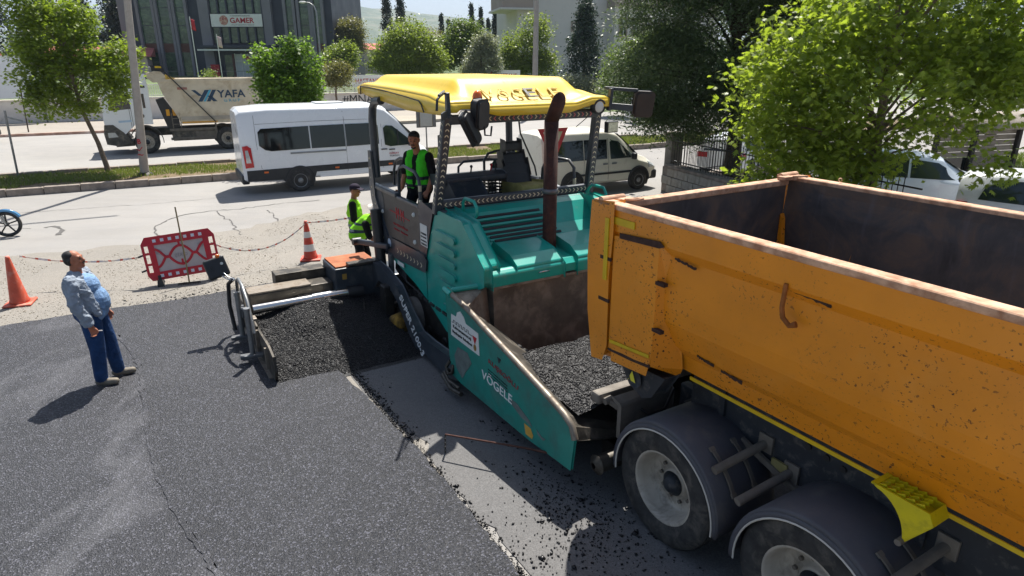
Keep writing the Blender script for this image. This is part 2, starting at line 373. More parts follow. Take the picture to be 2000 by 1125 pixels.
crack([(-11.74, 15.84), (-11.63, 16.06), (-11.13, 15.64), (-10.79, 15.04)], .06, 3)
crack([(-12.03, 15.79), (-12.58, 15.84), (-12.72, 15.69)], .015, 4)
crack([(-6.85, 17.98), (-6.34, 17.03), (-6.04, 16.45)], .02, 5)
crack([(-13.95, 17.34), (-12.35, 18.12), (-10.54, 18.82), (-8.68, 19.81)], .012, 6)
crack([(-2.09, 22.02), (0, 23.58)], .012, 7)
# loose gravel on the shoulder
def scatter_poly(n, poly):
    xs = [p[0] for p in poly]; ys = [p[1] for p in poly]; out = []
    X = rng.uniform(min(xs), max(xs), n * 3); Y = rng.uniform(min(ys), max(ys), n * 3)
    ins = np.zeros(len(X), bool); j = len(poly) - 1
    for i in range(len(poly)):
        xi, yi = poly[i]; xj, yj = poly[j]; c = ((yi > Y) != (yj > Y)) & (X < (xj - xi) * (Y - yi) / (yj - yi + 1e-12) + xi); ins ^= c; j = i
    return np.stack([X[ins], Y[ins]], 1)[:n]
_g = scatter_poly(15000, [(-11.26, 13.02), (-8.44, 14.13), (-6.93, 15.23), (-5.16, 17.85), (-3.66, 16.17), (-2.47, 11.38), (-4.93, 11.1), (-6.54, 10.17), (-8.29, 9.21)])
_g = _g[fbm2(_g[:, 0], _g[:, 1], .9, 5) > .46]
tag(pebbles('loose_gravel', np.c_[_g, np.full(len(_g), .008)], rng.lognormal(-5.15, .5, len(_g)), pbr('gravel', '#a59c8c', .95, 0, .5, 30)), 'loose pale gravel strewn over the dusty shoulder', 'gravel', kind='stuff')
# crumbs of mix along the mat edge and on the scraped base
_c = []
for i in range(2600):
    x = random.uniform(-8.1, -2.5); _c.append((*W(x, -2.56 + abs(random.gauss(0, .05)) * random.choice((1, 1, -.2)))[:2], .016))
for i in range(2400):
    x = random.uniform(-8, -1.5); y = random.uniform(-2.5, -1.2)
    w = W(x, y)
    if fbm2(w.x, w.y, 1.6, 9) > .5 - .18 * (y > -1.7): _c.append((w.x, w.y, .016))
for i in range(900): w = W(random.gauss(-3.9, .5), random.gauss(-1.75, .25)); _c.append((w.x, w.y, .016))
for i in range(500): q = _d[0]; a = random.random(); p = Vector(FAR[5]).lerp(Vector(FAR[7]), a); _c.append((p.x + random.gauss(.1, .25), p.y + abs(random.gauss(0, .18)), .05))
tag(pebbles('asphalt_crumbs', _c, rng.lognormal(-4.95, .55, len(_c)), M_CRUMB), 'black asphalt crumbs spilled along the mat edge', 'asphalt crumbs', kind='stuff')
# ------------------------------------------------------------------ median with kerb stones and grass
med = thing('median', 'grassy raised median with a concrete kerb between the two carriageways', 'median', Q(0, 26.75, 0), RD)
MB().box((-90, -1.72, -.05), (110, 1.75, .13)).build('soil_bed', M_SOIL, med)
_ks = MB().box((0, -.12, -.05), (.96, .12, .235)); kerb0 = _ks.build('kerb_stone', M_CONC, med, bevel=.02)
kerb0.location = (-22, -1.84, 0)
for i in range(1, 46):
    for s_ in (-1, 1):
        c = kerb0.copy(); COL.objects.link(c); c.location = (-22 + i * .975, s_ * 1.84 + (.02 if s_ > 0 else random.uniform(-.012, .012)), random.uniform(-.02, .012)); c.rotation_euler = (0, random.gauss(0, .006), random.gauss(0, .006))
def blades(name, P, h, w, mat, parent=None, lean=.35):
    P = np.asarray(P, float); n = len(P); a = rng.uniform(0, 6.28, n); hh = h * rng.uniform(.5, 1.3, n); ww = w * rng.uniform(.6, 1.3, n)
    dx, dy = np.cos(a), np.sin(a); l = rng.normal(0, lean, (n, 2)) * hh[:, None]
    V = np.zeros((n, 3, 3)); V[:, 0] = P; V[:, 1] = P; V[:, 2] = P
    V[:, 0, 0] -= dx * ww; V[:, 0, 1] -= dy * ww; V[:, 1, 0] += dx * ww; V[:, 1, 1] += dy * ww
    V[:, 2, :2] += l; V[:, 2, 2] += hh
    return mesh_np(name, V.reshape(-1, 3), np.arange(n * 3), 3, mat, parent)
N_ = 70000; gu = rng.uniform(-22, 34, N_); gn = rng.uniform(25.1, 28.4, N_)
k_ = fbm2(gu, gn, .55, 11) > .40 - .05 * (gu > 5); gu, gn = gu[k_], gn[k_]
gp = np.stack([RU.x * gu + RN.x * gn, RU.y * gu + RN.y * gn, np.full(len(gu), .12)], 1)
tag(blades('median_grass', gp, .13, .014, M_GRASS), 'short green grass growing on the median', 'grass', kind='stuff')
# ------------------------------------------------------------------ far pavement kerb, wall, fence, raised ground behind
fk = thing('pavement_kerb', 'low pinkish concrete kerb along the far pavement', 'kerb', Q(-30, 45.48, 0), RD)
MB().box((-60, -.075, -.05), (54, .075, .15)).build('kerb_line', pbr('pink_kerb', '#b08a78', .9, 0, .3, 2, dirt=('#d8d0c6', .3, 1)), fk, bevel=.02)
wl = thing('perimeter_wall', 'long white plastered perimeter wall with a railing and graffiti', 'wall', Q(0, 53.95, 0), RD)
MB().box((-80, -.2, -.05), (18.4, .2, 1.5)).build('wall_body', M_WHITE, wl)
MB().box((-80, -.26, 1.5), (18.5, .26, 1.6)).build('coping', pbr('coping', '#cfc8be', .9, 0, .2, 2), wl, bevel=.02)
MB().box((18.1, -.24, -.05), (18.5, -.2, 1.5)).build('end_pier', M_WHITE, wl)
M_RAIL = pbr('white_railing', '#d9d6d2', .5, 0, .1, 4)
def railing(parent, x0, x1, z0, h, post=2.0, step=.13, posts=None):
    m = MB(); m.box((x0, -.02, z0 + h - .06), (x1, .02, z0 + h - .01)); m.box((x0, -.02, z0 + .08), (x1, .02, z0 + .13)); m.build('rail', M_RAIL, parent)
    x = x0
    pm = MB().box((-.035, -.035, 0), (.035, .035, h + .05)).build('post', posts or M_RAIL, parent); pm.location = (x0, 0, z0)
    x += post
    while x < x1 + .01: c = pm.copy(); COL.objects.link(c); c.location = (x, 0, z0); x += post
    b = MB(); x = x0 + step
    while x < x1: b.box((x - .018, -.012, z0 + .1), (x + .018, .012, z0 + h - .03)); x += step
    tag(b.build('picket_row', M_RAIL, parent), kind='stuff')
railing(wl, -52, 18.3, 1.6, .85, 2.4, .14)
text('#MNA50', 'graffiti', M_KLET, wl, (15.0, -.215, 1.05), (1, 0, 0), (0, 0, 1), .75, 3.4, .004)
text('30', 'stencil_number', M_KLET, wl, (-23.5, -.215, .75), (1, 0, 0), (0, 0, 1), .4, None, .004)
bp = MB().box((17.0, -.222, .55), (18.0, -.205, 1.3)).build('notice', M_WLET, wl)
text('KADIN DOĞUM', 'notice_text', M_RLET, wl, (17.5, -.226, 1.1), (1, 0, 0), (0, 0, 1), .16, .8, .003)
text('▲▲▲▲', 'notice_marks', M_RLET, wl, (17.5, -.226, .75), (1, 0, 0), (0, 0, 1), .14, .7, .003)
# second fence beyond the gate
f2 = thing('hospital_fence', 'white picket fence with pinkish posts beyond the gate opening', 'fence', (3.0, 62.0, 0), R(-4))
MB().box((-12, -.15, -.05), (16, .15, .9)).build('base_wall', M_WHITE, f2)
railing(f2, -4, 16, .9, 1.75, 1.9, .14, pbr('pink_post', '#d9b3aa', .6, 0, .2, 4))
# banners reading HASTANE
def banner(loc, rz, w, h, z, txt, arrow, label, mirror_arrow=False):
    t = thing('direction_banner', label, 'banner', loc, rz)
    MB().box((-w/2, -.03, z), (w/2, .03, z + h)).build('panel', pbr('banner_white', '#e6e4e2', .6, 0, .06, 2), t)
    for sx in (-1, 1): MB().box((sx * w * .45 - .03, .032, 0), (sx * w * .45 + .03, .09, z + h * .9)).build('post', M_STEELG, t)
    s_ = -1 if mirror_arrow else 1
    text(txt, 'lettering', M_RLET, t, (-.10 * w * s_, -.034, z + h * .5), (1, 0, 0), (0, 0, 1), h * .42, w * .60, .004, bold=.01)
    ax = w * .36 * s_; m = MB()
    for q in (-1, 1): m.add([(ax - .16*w*.3*s_, -.036, z+h*.5+q*h*.34), (ax, -.036, z+h*.5+q*h*.34), (ax + .12*w*s_, -.036, z+h*.5), (ax + .0*w*s_, -.036, z+h*.5)], [(0,1,2,3) if q*s_ < 0 else (3,2,1,0)])
    m.build('arrow', M_RLET, t); return t
banner((-11.6, 56.2, 0), R(0), 3.25, .95, 1.95, 'HASTANE', 1, 'white HASTANE banner with a red arrow pointing right behind the yellow canopy')
banner((-.75, 58.5, 0), R(0), 2.9, .95, 2.3, 'HASTANE', 1, 'white HASTANE banner with a red arrow pointing left beside the picket fence', True)
# raised ground behind the wall and the distant hills
X_ = np.linspace(-320, 320, 90); Yt = np.linspace(0, 420, 60); T_ = []
for n_ in Yt:
    row = []
    for u_ in X_:
        zz = 1.45 + min(1.0, n_ / 45) * 1.0 + (fbm2(u_ * .02, n_ * .02, 1., 3) - .5) * min(1, n_ / 60) * 2
        nn = 54.2 + n_
        if u_ > 18.6 and n_ < 30: zz = .02 + (zz - .02) * max(0, (n_ - 12) / 18)
        row.append(Q(u_, nn, zz))
    T_.append(row)
tag(MB().grid(T_).build('terrain', M_FIELD), kind='structure')
def m_hill():
    t = NT('hill'); v = t.noise(.006, 8, .6, .3); a = t.ramp(v, [(.3, (.045, .075, .03)), (.5, (.11, .13, .06)), (.7, (.24, .22, .15))])
    t.bsdf(a, 1, 0, t.bump(t.noise(.02, 6), .6, 30), .1); return t.m
HX = np.linspace(-3800, 2600, 150); HD = np.linspace(0, 1, 26); H_ = []
for d_ in HD:
    y_ = 1500 + 2600 * d_; ridge = fbm2(HX * .0012, HX * 0 + d_ * 2.2, 1., 21, 5)
    env = np.exp(-((HX + 1150) / 1400) ** 2) * .8 + .35 * np.exp(-((HX - 1500) / 900) ** 2)
    z_ = -20 + (math.sin(d_ * math.pi * .72) ** 1.3) * (170 + 330 * (ridge - .25)) * (env + .25)
    H_.append([(float(a), float(y_), float(b)) for a, b in zip(HX * (1 + .25 * d_), z_)])
tag(MB().grid(H_).build('hills', m_hill()), kind='structure')
# ------------------------------------------------------------------ asphalt paver
M_TEAL = pbr('teal_paint', '#0f9a8b', .38, 0, .14, 2.5, .06, 90, ('#6f8f86', .16, 3), coat=.3)
M_TEALW = pbr('worn_teal', '#0d8073', .5, 0, .18, 2.5, .1, 60, ('#4b5a58', .30, 2.2))
M_NAVY = pbr('graphite_paint', '#2f3740', .45, 0, .2, 3, .08, 80, ('#6d6a66', .2, 4), coat=.2)
M_GRAPH = pbr('bronze_panel', '#55504a', .55, 0, .18, 2, .1, 60, ('#3a3530', .2, 2))
M_YEL = pbr('yellow_roof', '#e0bd2c', .42, 0, .10, 1.2, .04, 60, ('#b09a3f', .12, 2), coat=.25)
M_YELD = pbr('yellow_side', '#cfaf2e', .5, 0, .10, 1.2)
M_STEEL = pbr('worn_steel', '#4a4640', .5, .55, .4, 3, .35, 30, ('#8c8377', .22, 5))
M_STEELL = pbr('scraped_steel', '#8d8478', .5, .5, .3, 4, .2, 40, ('#5b4c3f', .3, 6))
M_RUST = pbr('rusty_pipe', '#3b221b', .8, .1, .35, 7, .5, 70, ('#6a3a26', .2, 12))
M_RUSTO = pbr('orange_rust', '#a8623d', .85, 0, .3, 4, .5, 50, ('#6e4a36', .3, 6))
M_DIRTY = pbr('oily_iron', '#1d1c1b', .55, .3, .5, 6, .5, 40, ('#5f5a52', .16, 7))
M_SILV = pbr('polished_steel', '#d6d4cf', .16, 1, .08, 6)
M_HOSE = pbr('hose', (.012, .012, .013), .5, 0, .2)
M_AMBER = pbr('amber_lens', '#e06a10', .2, 0, .2, 8, coat=.6)
M_CHEV = pbr('chevron_tape', '#cfc6a8', .6, 0, .2, 12); M_CHEVR = pbr('chevron_red', '#c2666a', .6, 0, .2, 12)
M_STICK = pbr('sticker', '#d4d6d2', .5, 0, .06, 6)
PX0 = -7.5
pv = thing('asphalt_paver', 'teal tracked asphalt paver with yellow canopy, rusty exhaust pipe and open hopper', 'paver', W(PX0, 0, 0), ANG)
def PB(): return MB((-PX0, 0, 0))
def tx(s, name, m, o, xd, yd, h, w=None, **k): return text(s, name, m, pv, (o[0] - PX0, o[1], o[2]), xd, yd, h, w, **k)
# tracks
def track(y0, y1, full):
    x0, x1, zc, r = -8.55, -5.1, .36, .33
    t = MB((-PX0, 0, 0)); n = 14; prof = [(x1 + r*math.sin(a), zc + r*math.cos(a)) for a in [math.pi*i/n for i in range(n + 1)]] + [(x0 - r*math.sin(a), zc - r*math.cos(a)) for a in [math.pi*i/n for i in range(n + 1)]]
    t.prism(prof, 'y', y0 + .03, y1 - .03); tr = t.build('track', M_DIRTY, pv)
    L = 2 * (x1 - x0) + 2 * math.pi * r; k = 44; pad = None
    for i in range(k):
        d = L * i / k
        if d < x1 - x0: p, a = (x0 + d, zc + r), 0
        elif d < x1 - x0 + math.pi * r: a = (d - (x1 - x0)) / r; p = (x1 + r*math.sin(a), zc + r*math.cos(a))
        elif d < 2*(x1 - x0) + math.pi * r: p, a = (x1 - (d - (x1 - x0) - math.pi*r), zc - r), math.pi
        else: a = math.pi + (d - 2*(x1 - x0) - math.pi*r) / r; p = (x0 - r*math.sin(a - math.pi), zc - r*math.cos(a))
        if pad is None: pad = MB().box((-.068, y0, -.012), (.068, y1, .028)).build('track_pad', M_RUBBER, tr); o = pad
        else: o = pad.copy(); COL.objects.link(o)
        o.location = (p[0] - PX0, 0, p[1]); o.rotation_euler = (0, a, 0)
    w = PB()
    for xx in (x0, x1): w.lathe([(.02, -.02), (.1, -.03), (.22, -.01), (.24, .02)], (xx, y0 + .03, zc), (0, 1, 0), 18)
    for i in range(6): w.lathe([(.02, -.015), (.09, -.01), (.10, .02)], (x0 + .45 + i * .5, y0 + .03, .22), (0, 1, 0), 14)
    w.build('track_roller', M_DIRTY, tr)
track(-1.30, -.98, True); track(.98, 1.30, False)
# chassis
PB().box((-9.7, -.95, .30), (-6.6, .95, 1.30)).build('chassis', M_DIRTY, pv, bevel=.03)
PB().box((-9.9, -1.2, 1.28), (-8.0, 1.2, 1.42)).build('platform', M_NAVY, pv, bevel=.01)
# side covers with pressed ribs
SIDE = [(-8.08, .72), (-8.10, 1.30), (-7.72, 2.02), (-7.60, 2.08), (-6.98, 2.06), (-6.44, 1.62), (-6.44, 1.42), (-6.60, 1.34), (-7.12, .62), (-7.30, .48), (-7.5, .47)]
for s in (-1, 1):
    sd = PB().prism(SIDE, 'y', s * 1.28, s * 1.16).build('side_cover', M_TEAL, pv, bevel=.03, seg=3)
    for i in range(7):
        z = 1.78 - i * .165; xa = -7.78 + .03 * i; xb = xa + .62 - .03 * i
        if i > 3: xb -= .05 * (i - 3)
        m = PB(); m.prism([(xa, z), (xa + .05, z + .05), (xb, z + .05), (xb + .03, z + .02), (xb, z - .02), (xa + .05, z - .02)], 'y', s * 1.283, s * 1.318)
        m.build('pressed_rib', M_TEAL, sd, bevel=.014)
# hood: sloping top with grille, centre channel, two raised panels and front lip
HP = [(-7.62, 2.10), (-7.50, 2.04), (-7.30, 1.80), (-7.06, 1.64), (-6.86, 1.58), (-6.50, 1.55), (-6.44, 1.50), (-6.44, 1.40)]
hd = PB()
hd.grid([[(x, -1.16, z), (x, 1.16, z)] for x, z in HP], smooth=False); hood = hd.build('hood', M_TEAL, pv, solid=.02)
PB().prism([(-7.62, 2.10), (-7.0, 2.04), (-6.5, 1.62), (-6.5, 1.56), (-7.1, 1.66), (-7.5, 2.03)], 'y', -1.162, -1.02).build('hood_shoulder', M_TEAL, pv, bevel=.03)
PB().prism([(-7.62, 2.10), (-7.0, 2.04), (-6.5, 1.62), (-6.5, 1.56), (-7.1, 1.66), (-7.5, 2.03)], 'y', 1.02, 1.162).build('hood_shoulder', M_TEAL, pv, bevel=.03)
def hz(x):
    for (a, za), (b, zb) in zip(HP[:-1], HP[1:]):
        if a <= x <= b: return za + (zb - za) * (x - a) / (b - a)
    return HP[-1][1]
for i in range(7):
    xa = -7.46 + i * .058; g = PB(); zz = hz(xa + .02)
    g.bar((xa + .02, -.88 + i * .035, zz + .026), (xa + .02, .18 + i * .035, zz + .026), .034, .012, up=(.7, 0, .7))
    g.build('grille_slot', M_HOSE, hood)
    l_ = PB().bar((xa + .05, -.90 + i * .035, zz - .012), (xa + .05, .20 + i * .035, zz - .012), .03, .04, up=(.7, 0, .7)).build('grille_slat', M_TEAL, hood)
for y0, y1 in ((-.80, -.12), (.12, .80)):
    PB().prism([(-7.10, 1.65), (-7.02, 1.74), (-6.62, 1.67), (-6.45, 1.57), (-6.45, 1.53), (-6.6, 1.54), (-6.9, 1.58)], 'y', y0, y1).build('raised_panel', M_TEAL, hood, bevel=.035, seg=3)
for y0, y1 in ((-1.16, -.10), (.10, 1.16)):
    PB().prism([(-6.72, 1.555), (-6.50, 1.57), (-6.42, 1.52), (-6.42, 1.36), (-6.50, 1.36)], 'y', y0, y1).build('front_lip', M_TEAL, hood, bevel=.025, seg=3)
PB().box((-7.0, -.10, 1.2), (-6.5, .10, 1.56)).build('exhaust_recess', M_DIRTY, pv)
for s in (-1,): # grab handle loop on the near hood edge
    PB().tube([(-7.50, -.98, 2.02), (-7.46, -1.0, 2.22), (-7.40, -1.0, 2.28), (-7.16, -1.0, 2.28), (-7.09, -1.0, 2.22), (-7.08, -1.0, 2.12), (-7.2, -1.0, 2.03), (-7.12, -1.0, 1.98), (-7.06, -1.0, 1.82)], .022, 8).build('grab_handle', M_TEAL, pv)
PB().tube([(-7.50, 1.05, 2.02), (-7.46, 1.05, 2.2), (-7.38, 1.05, 2.27), (-7.12, 1.05, 2.27), (-7.06, 1.05, 2.2), (-7.05, 1.05, 2.0)], .022, 8).build('grab_handle', M_TEAL, pv)
for yy in (-.42, .5): PB().tube([(-6.43, yy - .07, 1.45), (-6.40, yy - .07, 1.47), (-6.40, yy + .07, 1.47), (-6.43, yy + .07, 1.45)], .008, 6).build('latch', M_CHROME, hood)
# exhaust
ex = PB(); ex.tube([(-6.92, 0, 1.30), (-6.92, 0, 1.6), (-6.92, 0, 3.24)], .088, 20, cap=False)
ex.add([(-6.92 + .088*math.cos(a), .088*math.sin(a), 3.24) for a in [2*math.pi*i/20 for i in range(20)]] +
       [(-6.86 + .09*math.cos(a) + .05, .088*math.sin(a) + .02, 3.49 + .13*math.cos(a + .4) - .02) for a in [2*math.pi*i/20 for i in range(20)]],
       [(i, (i+1) % 20, 20 + (i+1) % 20, 20 + i) for i in range(20)], 0, True)
exo = ex.build('exhaust_pipe', M_RUST, pv, solid=.008)
PB().lathe([(.09, 0), (.105, .0), (.105, .06), (.09, .06)], (-6.92, 0, 2.33), (0, 0, 1), 20).build('pipe_clamp', M_STEELG, exo)
PB().bar((-6.92, .09, 2.35), (-7.02, .14, 2.35), .03, .03).build('clamp_ear', M_STEELG, exo)
# operator station: front column, side panel, step box, lower teal plate
PB().prism([(-8.22, 1.2), (-8.22, 2.07), (-8.14, 2.12), (-7.80, 2.06), (-8.09, 1.34), (-8.09, 1.2)], 'y', -1.30, -1.02).build('front_column', M_NAVY, pv, bevel=.03, seg=3)
sp = PB().prism([(-10.05, 2.04), (-8.25, 2.02), (-8.25, 1.42), (-9.45, 1.38), (-9.75, 1.62)], 'y', -1.295, -1.24).build('side_panel', M_GRAPH, pv, bevel=.012)
PB().bar((-10.08, -1.27, 2.07), (-9.05, -1.27, 2.07), .10, .07).build('arm_pad', M_NAVY, pv, bevel=.02)
PB().bar((-9.05, -1.27, 2.04), (-8.24, -1.27, 2.04), .07, .05).build('panel_rail', M_NAVY, pv, bevel=.012)
for p in [(-8.42, 1.90), (-8.42, 1.50), (-9.66, 1.72)]:
    b = PB().cyl((p[0], -1.296, p[1]), (p[0], -1.315, p[1]), .035, .03, 14); b.cyl((p[0], -1.315, p[1]), (p[0], -1.325, p[1]), .018, .016, 6); b.build('bolt', M_STICK, sp)
for p, w in [([(-8.75, 1.82), (-8.98, 1.80), (-9.2, 1.80)], .012)]: pass
for k, (h, w, z) in enumerate(((.17, .30, 1.80), (.05, .55, 1.62), (.04, .55, 1.54))):
    tx(('⋀⋁⋀⋁⋀', 'KUŞEOĞLU', 'ASFALT  İNŞAAT')[k] if k else 'M M', 'side_lettering', M_RLET, (-8.95, -1.30, z), (1, 0, 0), (0, 0, 1), h, w, thick=.003)
PB().bar((-9.35, -1.30, 1.80), (-8.58, -1.30, 1.78), .004, .012).build('emblem_line', M_RLET, sp)
MBo = PB(); MBo.prism([(-9.75 + .16*math.sin(a), 1.84 + .22*math.cos(a)) for a in [2*math.pi*i/20 for i in range(20)]], 'y', -1.30, -1.297); MBo.build('round_emblem', pbr('emblem_grey', '#3f4146', .6, 0, .2), sp)
stp = PB().prism([(-9.68, 1.10), (-9.70, 1.34), (-8.10, 1.38), (-8.02, 1.32), (-8.06, 1.16), (-9.3, 1.08)], 'y', -1.32, -1.1).build('step_box', M_NAVY, pv, bevel=.02)
PB().prism([(-9.70, 1.07), (-8.10, 1.15), (-8.10, .74), (-8.5, .86), (-9.25, 1.0)], 'y', -1.29, -1.2).build('lower_plate', M_TEAL, pv, bevel=.015)
def chevron(m, o, xd, yd, s, mi=0):
    o, xd, yd = Vector(o), Vector(xd), Vector(yd)
    P = lambda a, b: o + xd * (a * s) + yd * (b * s)
    m.add([P(-.5, .5), P(-.15, .5), P(.35, 0), P(0, 0)], [(0, 1, 2, 3)], mi); m.add([P(0, 0), P(.35, 0), P(-.15, -.5), P(-.5, -.5)], [(0, 1, 2, 3)], mi)
ch = PB()
for i in range(8): chevron(ch, (-9.05 + i * .125, -1.323, 1.22), (1, 0, 0), (0, 0, 1), .07)
tag(ch.build('chevron_tape', M_CHEV, stp), kind='stuff')
_st = PB(); _st.prism([(-9.40 + .07*math.sin(a), 1.27 + .07*math.cos(a)) for a in [2*math.pi*i/16 for i in range(16)]], 'y', -1.324, -1.321); _st.build('round_sticker', pbr('blue_sticker', '#b9c6d4', .5, 0, .1), stp)
ws = PB().box((-8.20, -1.306, 1.52), (-7.97, -1.302, 1.83)).build('warning_sticker', M_STICK, pv)
for k, s_ in enumerate(('25 METREDEN', 'FAZLA YAKLAŞMAK', 'TEHLİKELİ VE', 'YASAKTIR')):
    tx(s_, 'sticker_text', M_KLET, (-8.085, -1.308, 1.70 - k * .05), (1, 0, 0), (0, 0, 1), .026, .19, thick=.002)
PB().box((-9.1, -1.322, 1.0), (-8.85, -1.318, 1.06)).build('small_sticker', M_STICK, pv)
# roof posts: front frame, rear arched posts
def post_bar(p0, p1, w, h, name='roof_post'): return PB().bar(p0, p1, w, h, up=(1, 0, 0)).build(name, M_NAVY, pv, bevel=.02, seg=3)
FPN, FPF = (-7.72, -1.26, 2.04), (-7.72, 1.24, 2.04); TPN, TPF = (-7.52, -1.16, 3.34), (-7.52, 1.20, 3.34)
post_bar(FPN, TPN, .12, .10); post_bar(FPF, TPF, .12, .10)
PB().bar((-7.72, -1.26, 2.16), (-7.72, 1.24, 2.16), .09, .12).build('front_crossbar', M_NAVY, pv, bevel=.02)
PB().bar((-7.66, -1.24, 2.085), (-7.66, 1.22, 2.085), .14, .035).build('hood_hinge_rail', M_STEELG, pv, bevel=.01)
PB().bar((-7.52, -1.16, 3.26), (-7.52, 1.20, 3.26), .08, .12).build('roof_crossbar', M_NAVY, pv, bevel=.02)
ch = PB()
for i in range(34):
    y = -1.15 + i * .07; d = -1 if y < .0 else 1
    chevron(ch, (-7.672, y, 2.16), (0, d, 0), (0, 0, 1), .055)
for i in range(30):
    y = -1.0 + i * .071; chevron(ch, (-7.478, y, 3.255), (0, -1 if y < 0 else 1, 0), (0, 0, 1), .055, i % 2)
for (P0, P1) in ((FPN, TPN), (FPF, TPF)):
    for i in range(15):
        f = .12 + i * .056; p = Vector(P0).lerp(Vector(P1), f); chevron(ch, p + Vector((.052, 0, 0)), (0, .09, .99), (0, -.99, .09), .055, 0)
        if P0 is FPN: chevron(ch, p + Vector((0, -.063, 0)), (.15, 0, .98), (.98, 0, -.15), .055, 0)
tag(ch.build('chevron_tape', [M_CHEV, M_CHEVR], pv), kind='stuff')
for s in (-1, 1):
    y = s * 1.24
    PB().tube([(-10.0, y, 2.2), (-10.02, y, 2.8), (-10.03, y, 3.1), (-9.98, y, 3.28), (-9.86, y, 3.38), (-9.6, y, 3.40)], .062, 12).build('roof_post', M_NAVY, pv)
    pl = PB().prism([(-10.09, 2.62), (-9.98, 2.62), (-9.93, 2.2), (-9.90, 1.9), (-9.45, 1.36), (-9.52, 1.05), (-9.66, 1.05), (-10.08, 1.85), (-10.12, 2.1)], 'y', s * 1.33, s * 1.30).build('post_plate', M_NAVY, pv, bevel=.006)
    ch = PB()
    if s < 0:
        for i, (x, z) in enumerate([(-10.04, 2.5), (-10.03, 2.35), (-10.03, 2.2), (-10.02, 2.05), (-9.98, 1.92), (-9.9, 1.8), (-9.83, 1.68), (-9.76, 1.56), (-9.69, 1.44), (-9.62, 1.3)]): chevron(ch, (x, -1.333, z), (.35, 0, -.93), (.93, 0, .35), .05)
        tag(ch.build('chevron_tape', M_CHEV, pl), kind='stuff')
# roof
def canopy_z(x, y):
    t = (x + 10.6) / 3.3; s = abs(y) / 1.24
    e = 3.63 - .10 * t - .02 * math.sin(t * math.pi) * -1; p = 3.745 - .01 * t
    k = min(1, max(0, (s - .66) / .18)); k = k * k * (3 - 2 * k)
    fr = min(1, max(0, (t - .80) / .16)); fr = fr * fr * (3 - 2 * fr)
    z = p + (e - p) * k
    lip = 3.50 - (.06 * (1 - min(1, max(0, (s - .55) / .2))))
    z = z + (lip - z) * fr
    re = min(1, max(0, (.06 - t) / .06)); return z - .03 * re
NX, NY = 56, 48; top = []
for i in range(NX + 1):
    x = -10.6 + 3.3 * i / NX; fx = min(i, NX - i) / 2.0
    row = []
    for j in range(NY + 1):
        y = -1.24 + 2.48 * j / NY; ed = min(min(j, NY - j), min(i, NX - i)); z = canopy_z(x, y) - (.035 if ed == 0 else .008 if ed == 1 else 0)
        row.append((x, y, z))
    top.append(row)
cn = PB(); cn.grid(top)
def skirt(pts, zb):
    cn.grid([[p for p in pts], [(p[0], p[1], zb(p)) for p in pts]])
zs = lambda p: 3.45 - .13 * max(0, min(1, (p[0] + 10.2) / 1.6)) + (.03 if p[0] < -10.3 else 0)
zf = lambda p: 3.30 + .10 * max(0, min(1, (abs(p[1]) - .55) / .4)) - (.04 if abs(p[1]) > 1.1 else 0)
skirt([r[0] for r in top], zs); skirt([r[-1] for r in top], zs); skirt(top[-1], zf); skirt(top[0], lambda p: 3.46)
roof = cn.build('canopy', M_YEL, pv, solid=.02)
PB().box((-10.4, -1.15, 3.42), (-7.6, 1.15, 3.46)).build('headliner', M_BLACK, pv)
sm_ = PB(); sm_.tube([(-10.42, -1.262, 3.46), (-10.42, -1.262, 3.58), (-10.1, -1.262, 3.578), (-9.4, -1.262, 3.55), (-8.6, -1.262, 3.50), (-8.15, -1.262, 3.465), (-8.08, -1.262, 3.43), (-8.0, -1.262, 3.33)], .009, 6); sm_.build('roof_seam', M_HOSE, roof)
for k, (c, y) in enumerate(zip('VÖGELE', (-.52, -.31, -.09, .12, .33, .52))):
    x = -7.62; m_ = M_KLET if c == 'E' and k == 3 else pbr('worn_letter', '#c9a81f', .6, 0, .2, 30, dirt=('#33301f', .25, 14))
    tx(c, 'roof_lettering', m_, (x + .02, y, canopy_z(x, y) + .034), (0, 1, 0), (-.87, 0, .5), .20, .16, thick=.004)
PB().bar((-7.6, -.02, canopy_z(-7.6, 0) + .012), (-7.33, .06, canopy_z(-7.33, .06) + .01), .004, .004).build('roof_joint', M_YELD, roof)
lm = PB(); lm.lathe([(.0, .02), (.06, .018), (.075, .0), (.095, 0), (.1, -.05)], (-7.30, 1.06, 3.36), (1, 0, -.1), 18); lm.build('work_lamp', [M_STICK], pv)
PB().lathe([(.078, .012), (.105, .012), (.11, -.06)], (-7.305, 1.06, 3.36), (1, 0, -.1), 18).build('lamp_bezel', M_BLACK, pv)
# mirrors on brackets
def mirror(s, big):
    y = s * 1.24; m = PB()
    m.bar((-7.42, y + s*.0, 3.60), (-7.02, y + s * .26, 3.575), .03, .045); m.bar((-7.32, y, 3.3), (-7.30, y + s*.02, 3.6), .05, .06, up=(1, 0, 0)); m.bar((-7.30, y + s*.02, 3.36), (-7.05, y + s*.22, 3.34), .02, .09)
    m.build('mirror_bracket', M_NAVY, pv, bevel=.008)
    PB().tube([(-7.04, y + s*.24, 3.57), (-6.98, y + s*.30, 3.54), (-6.96, y + s*.32, 3.42)], .015, 8).build('mirror_stalk', M_BLACK, pv)
mirror(-1, 1); mirror(1, 1)
def rounded(cx, cz, w, h, r, n=4):
    P = []
    for sx, sz, a0 in ((1, 1, 0), (-1, 1, 90), (-1, -1, 180), (1, -1, 270)):
        for i in range(n + 1): a = R(a0 + 90 * i / n); P.append((cx + sx*(w/2 - r) + r*math.cos(a), cz + sz*(h/2 - r) + r*math.sin(a)))
    return P
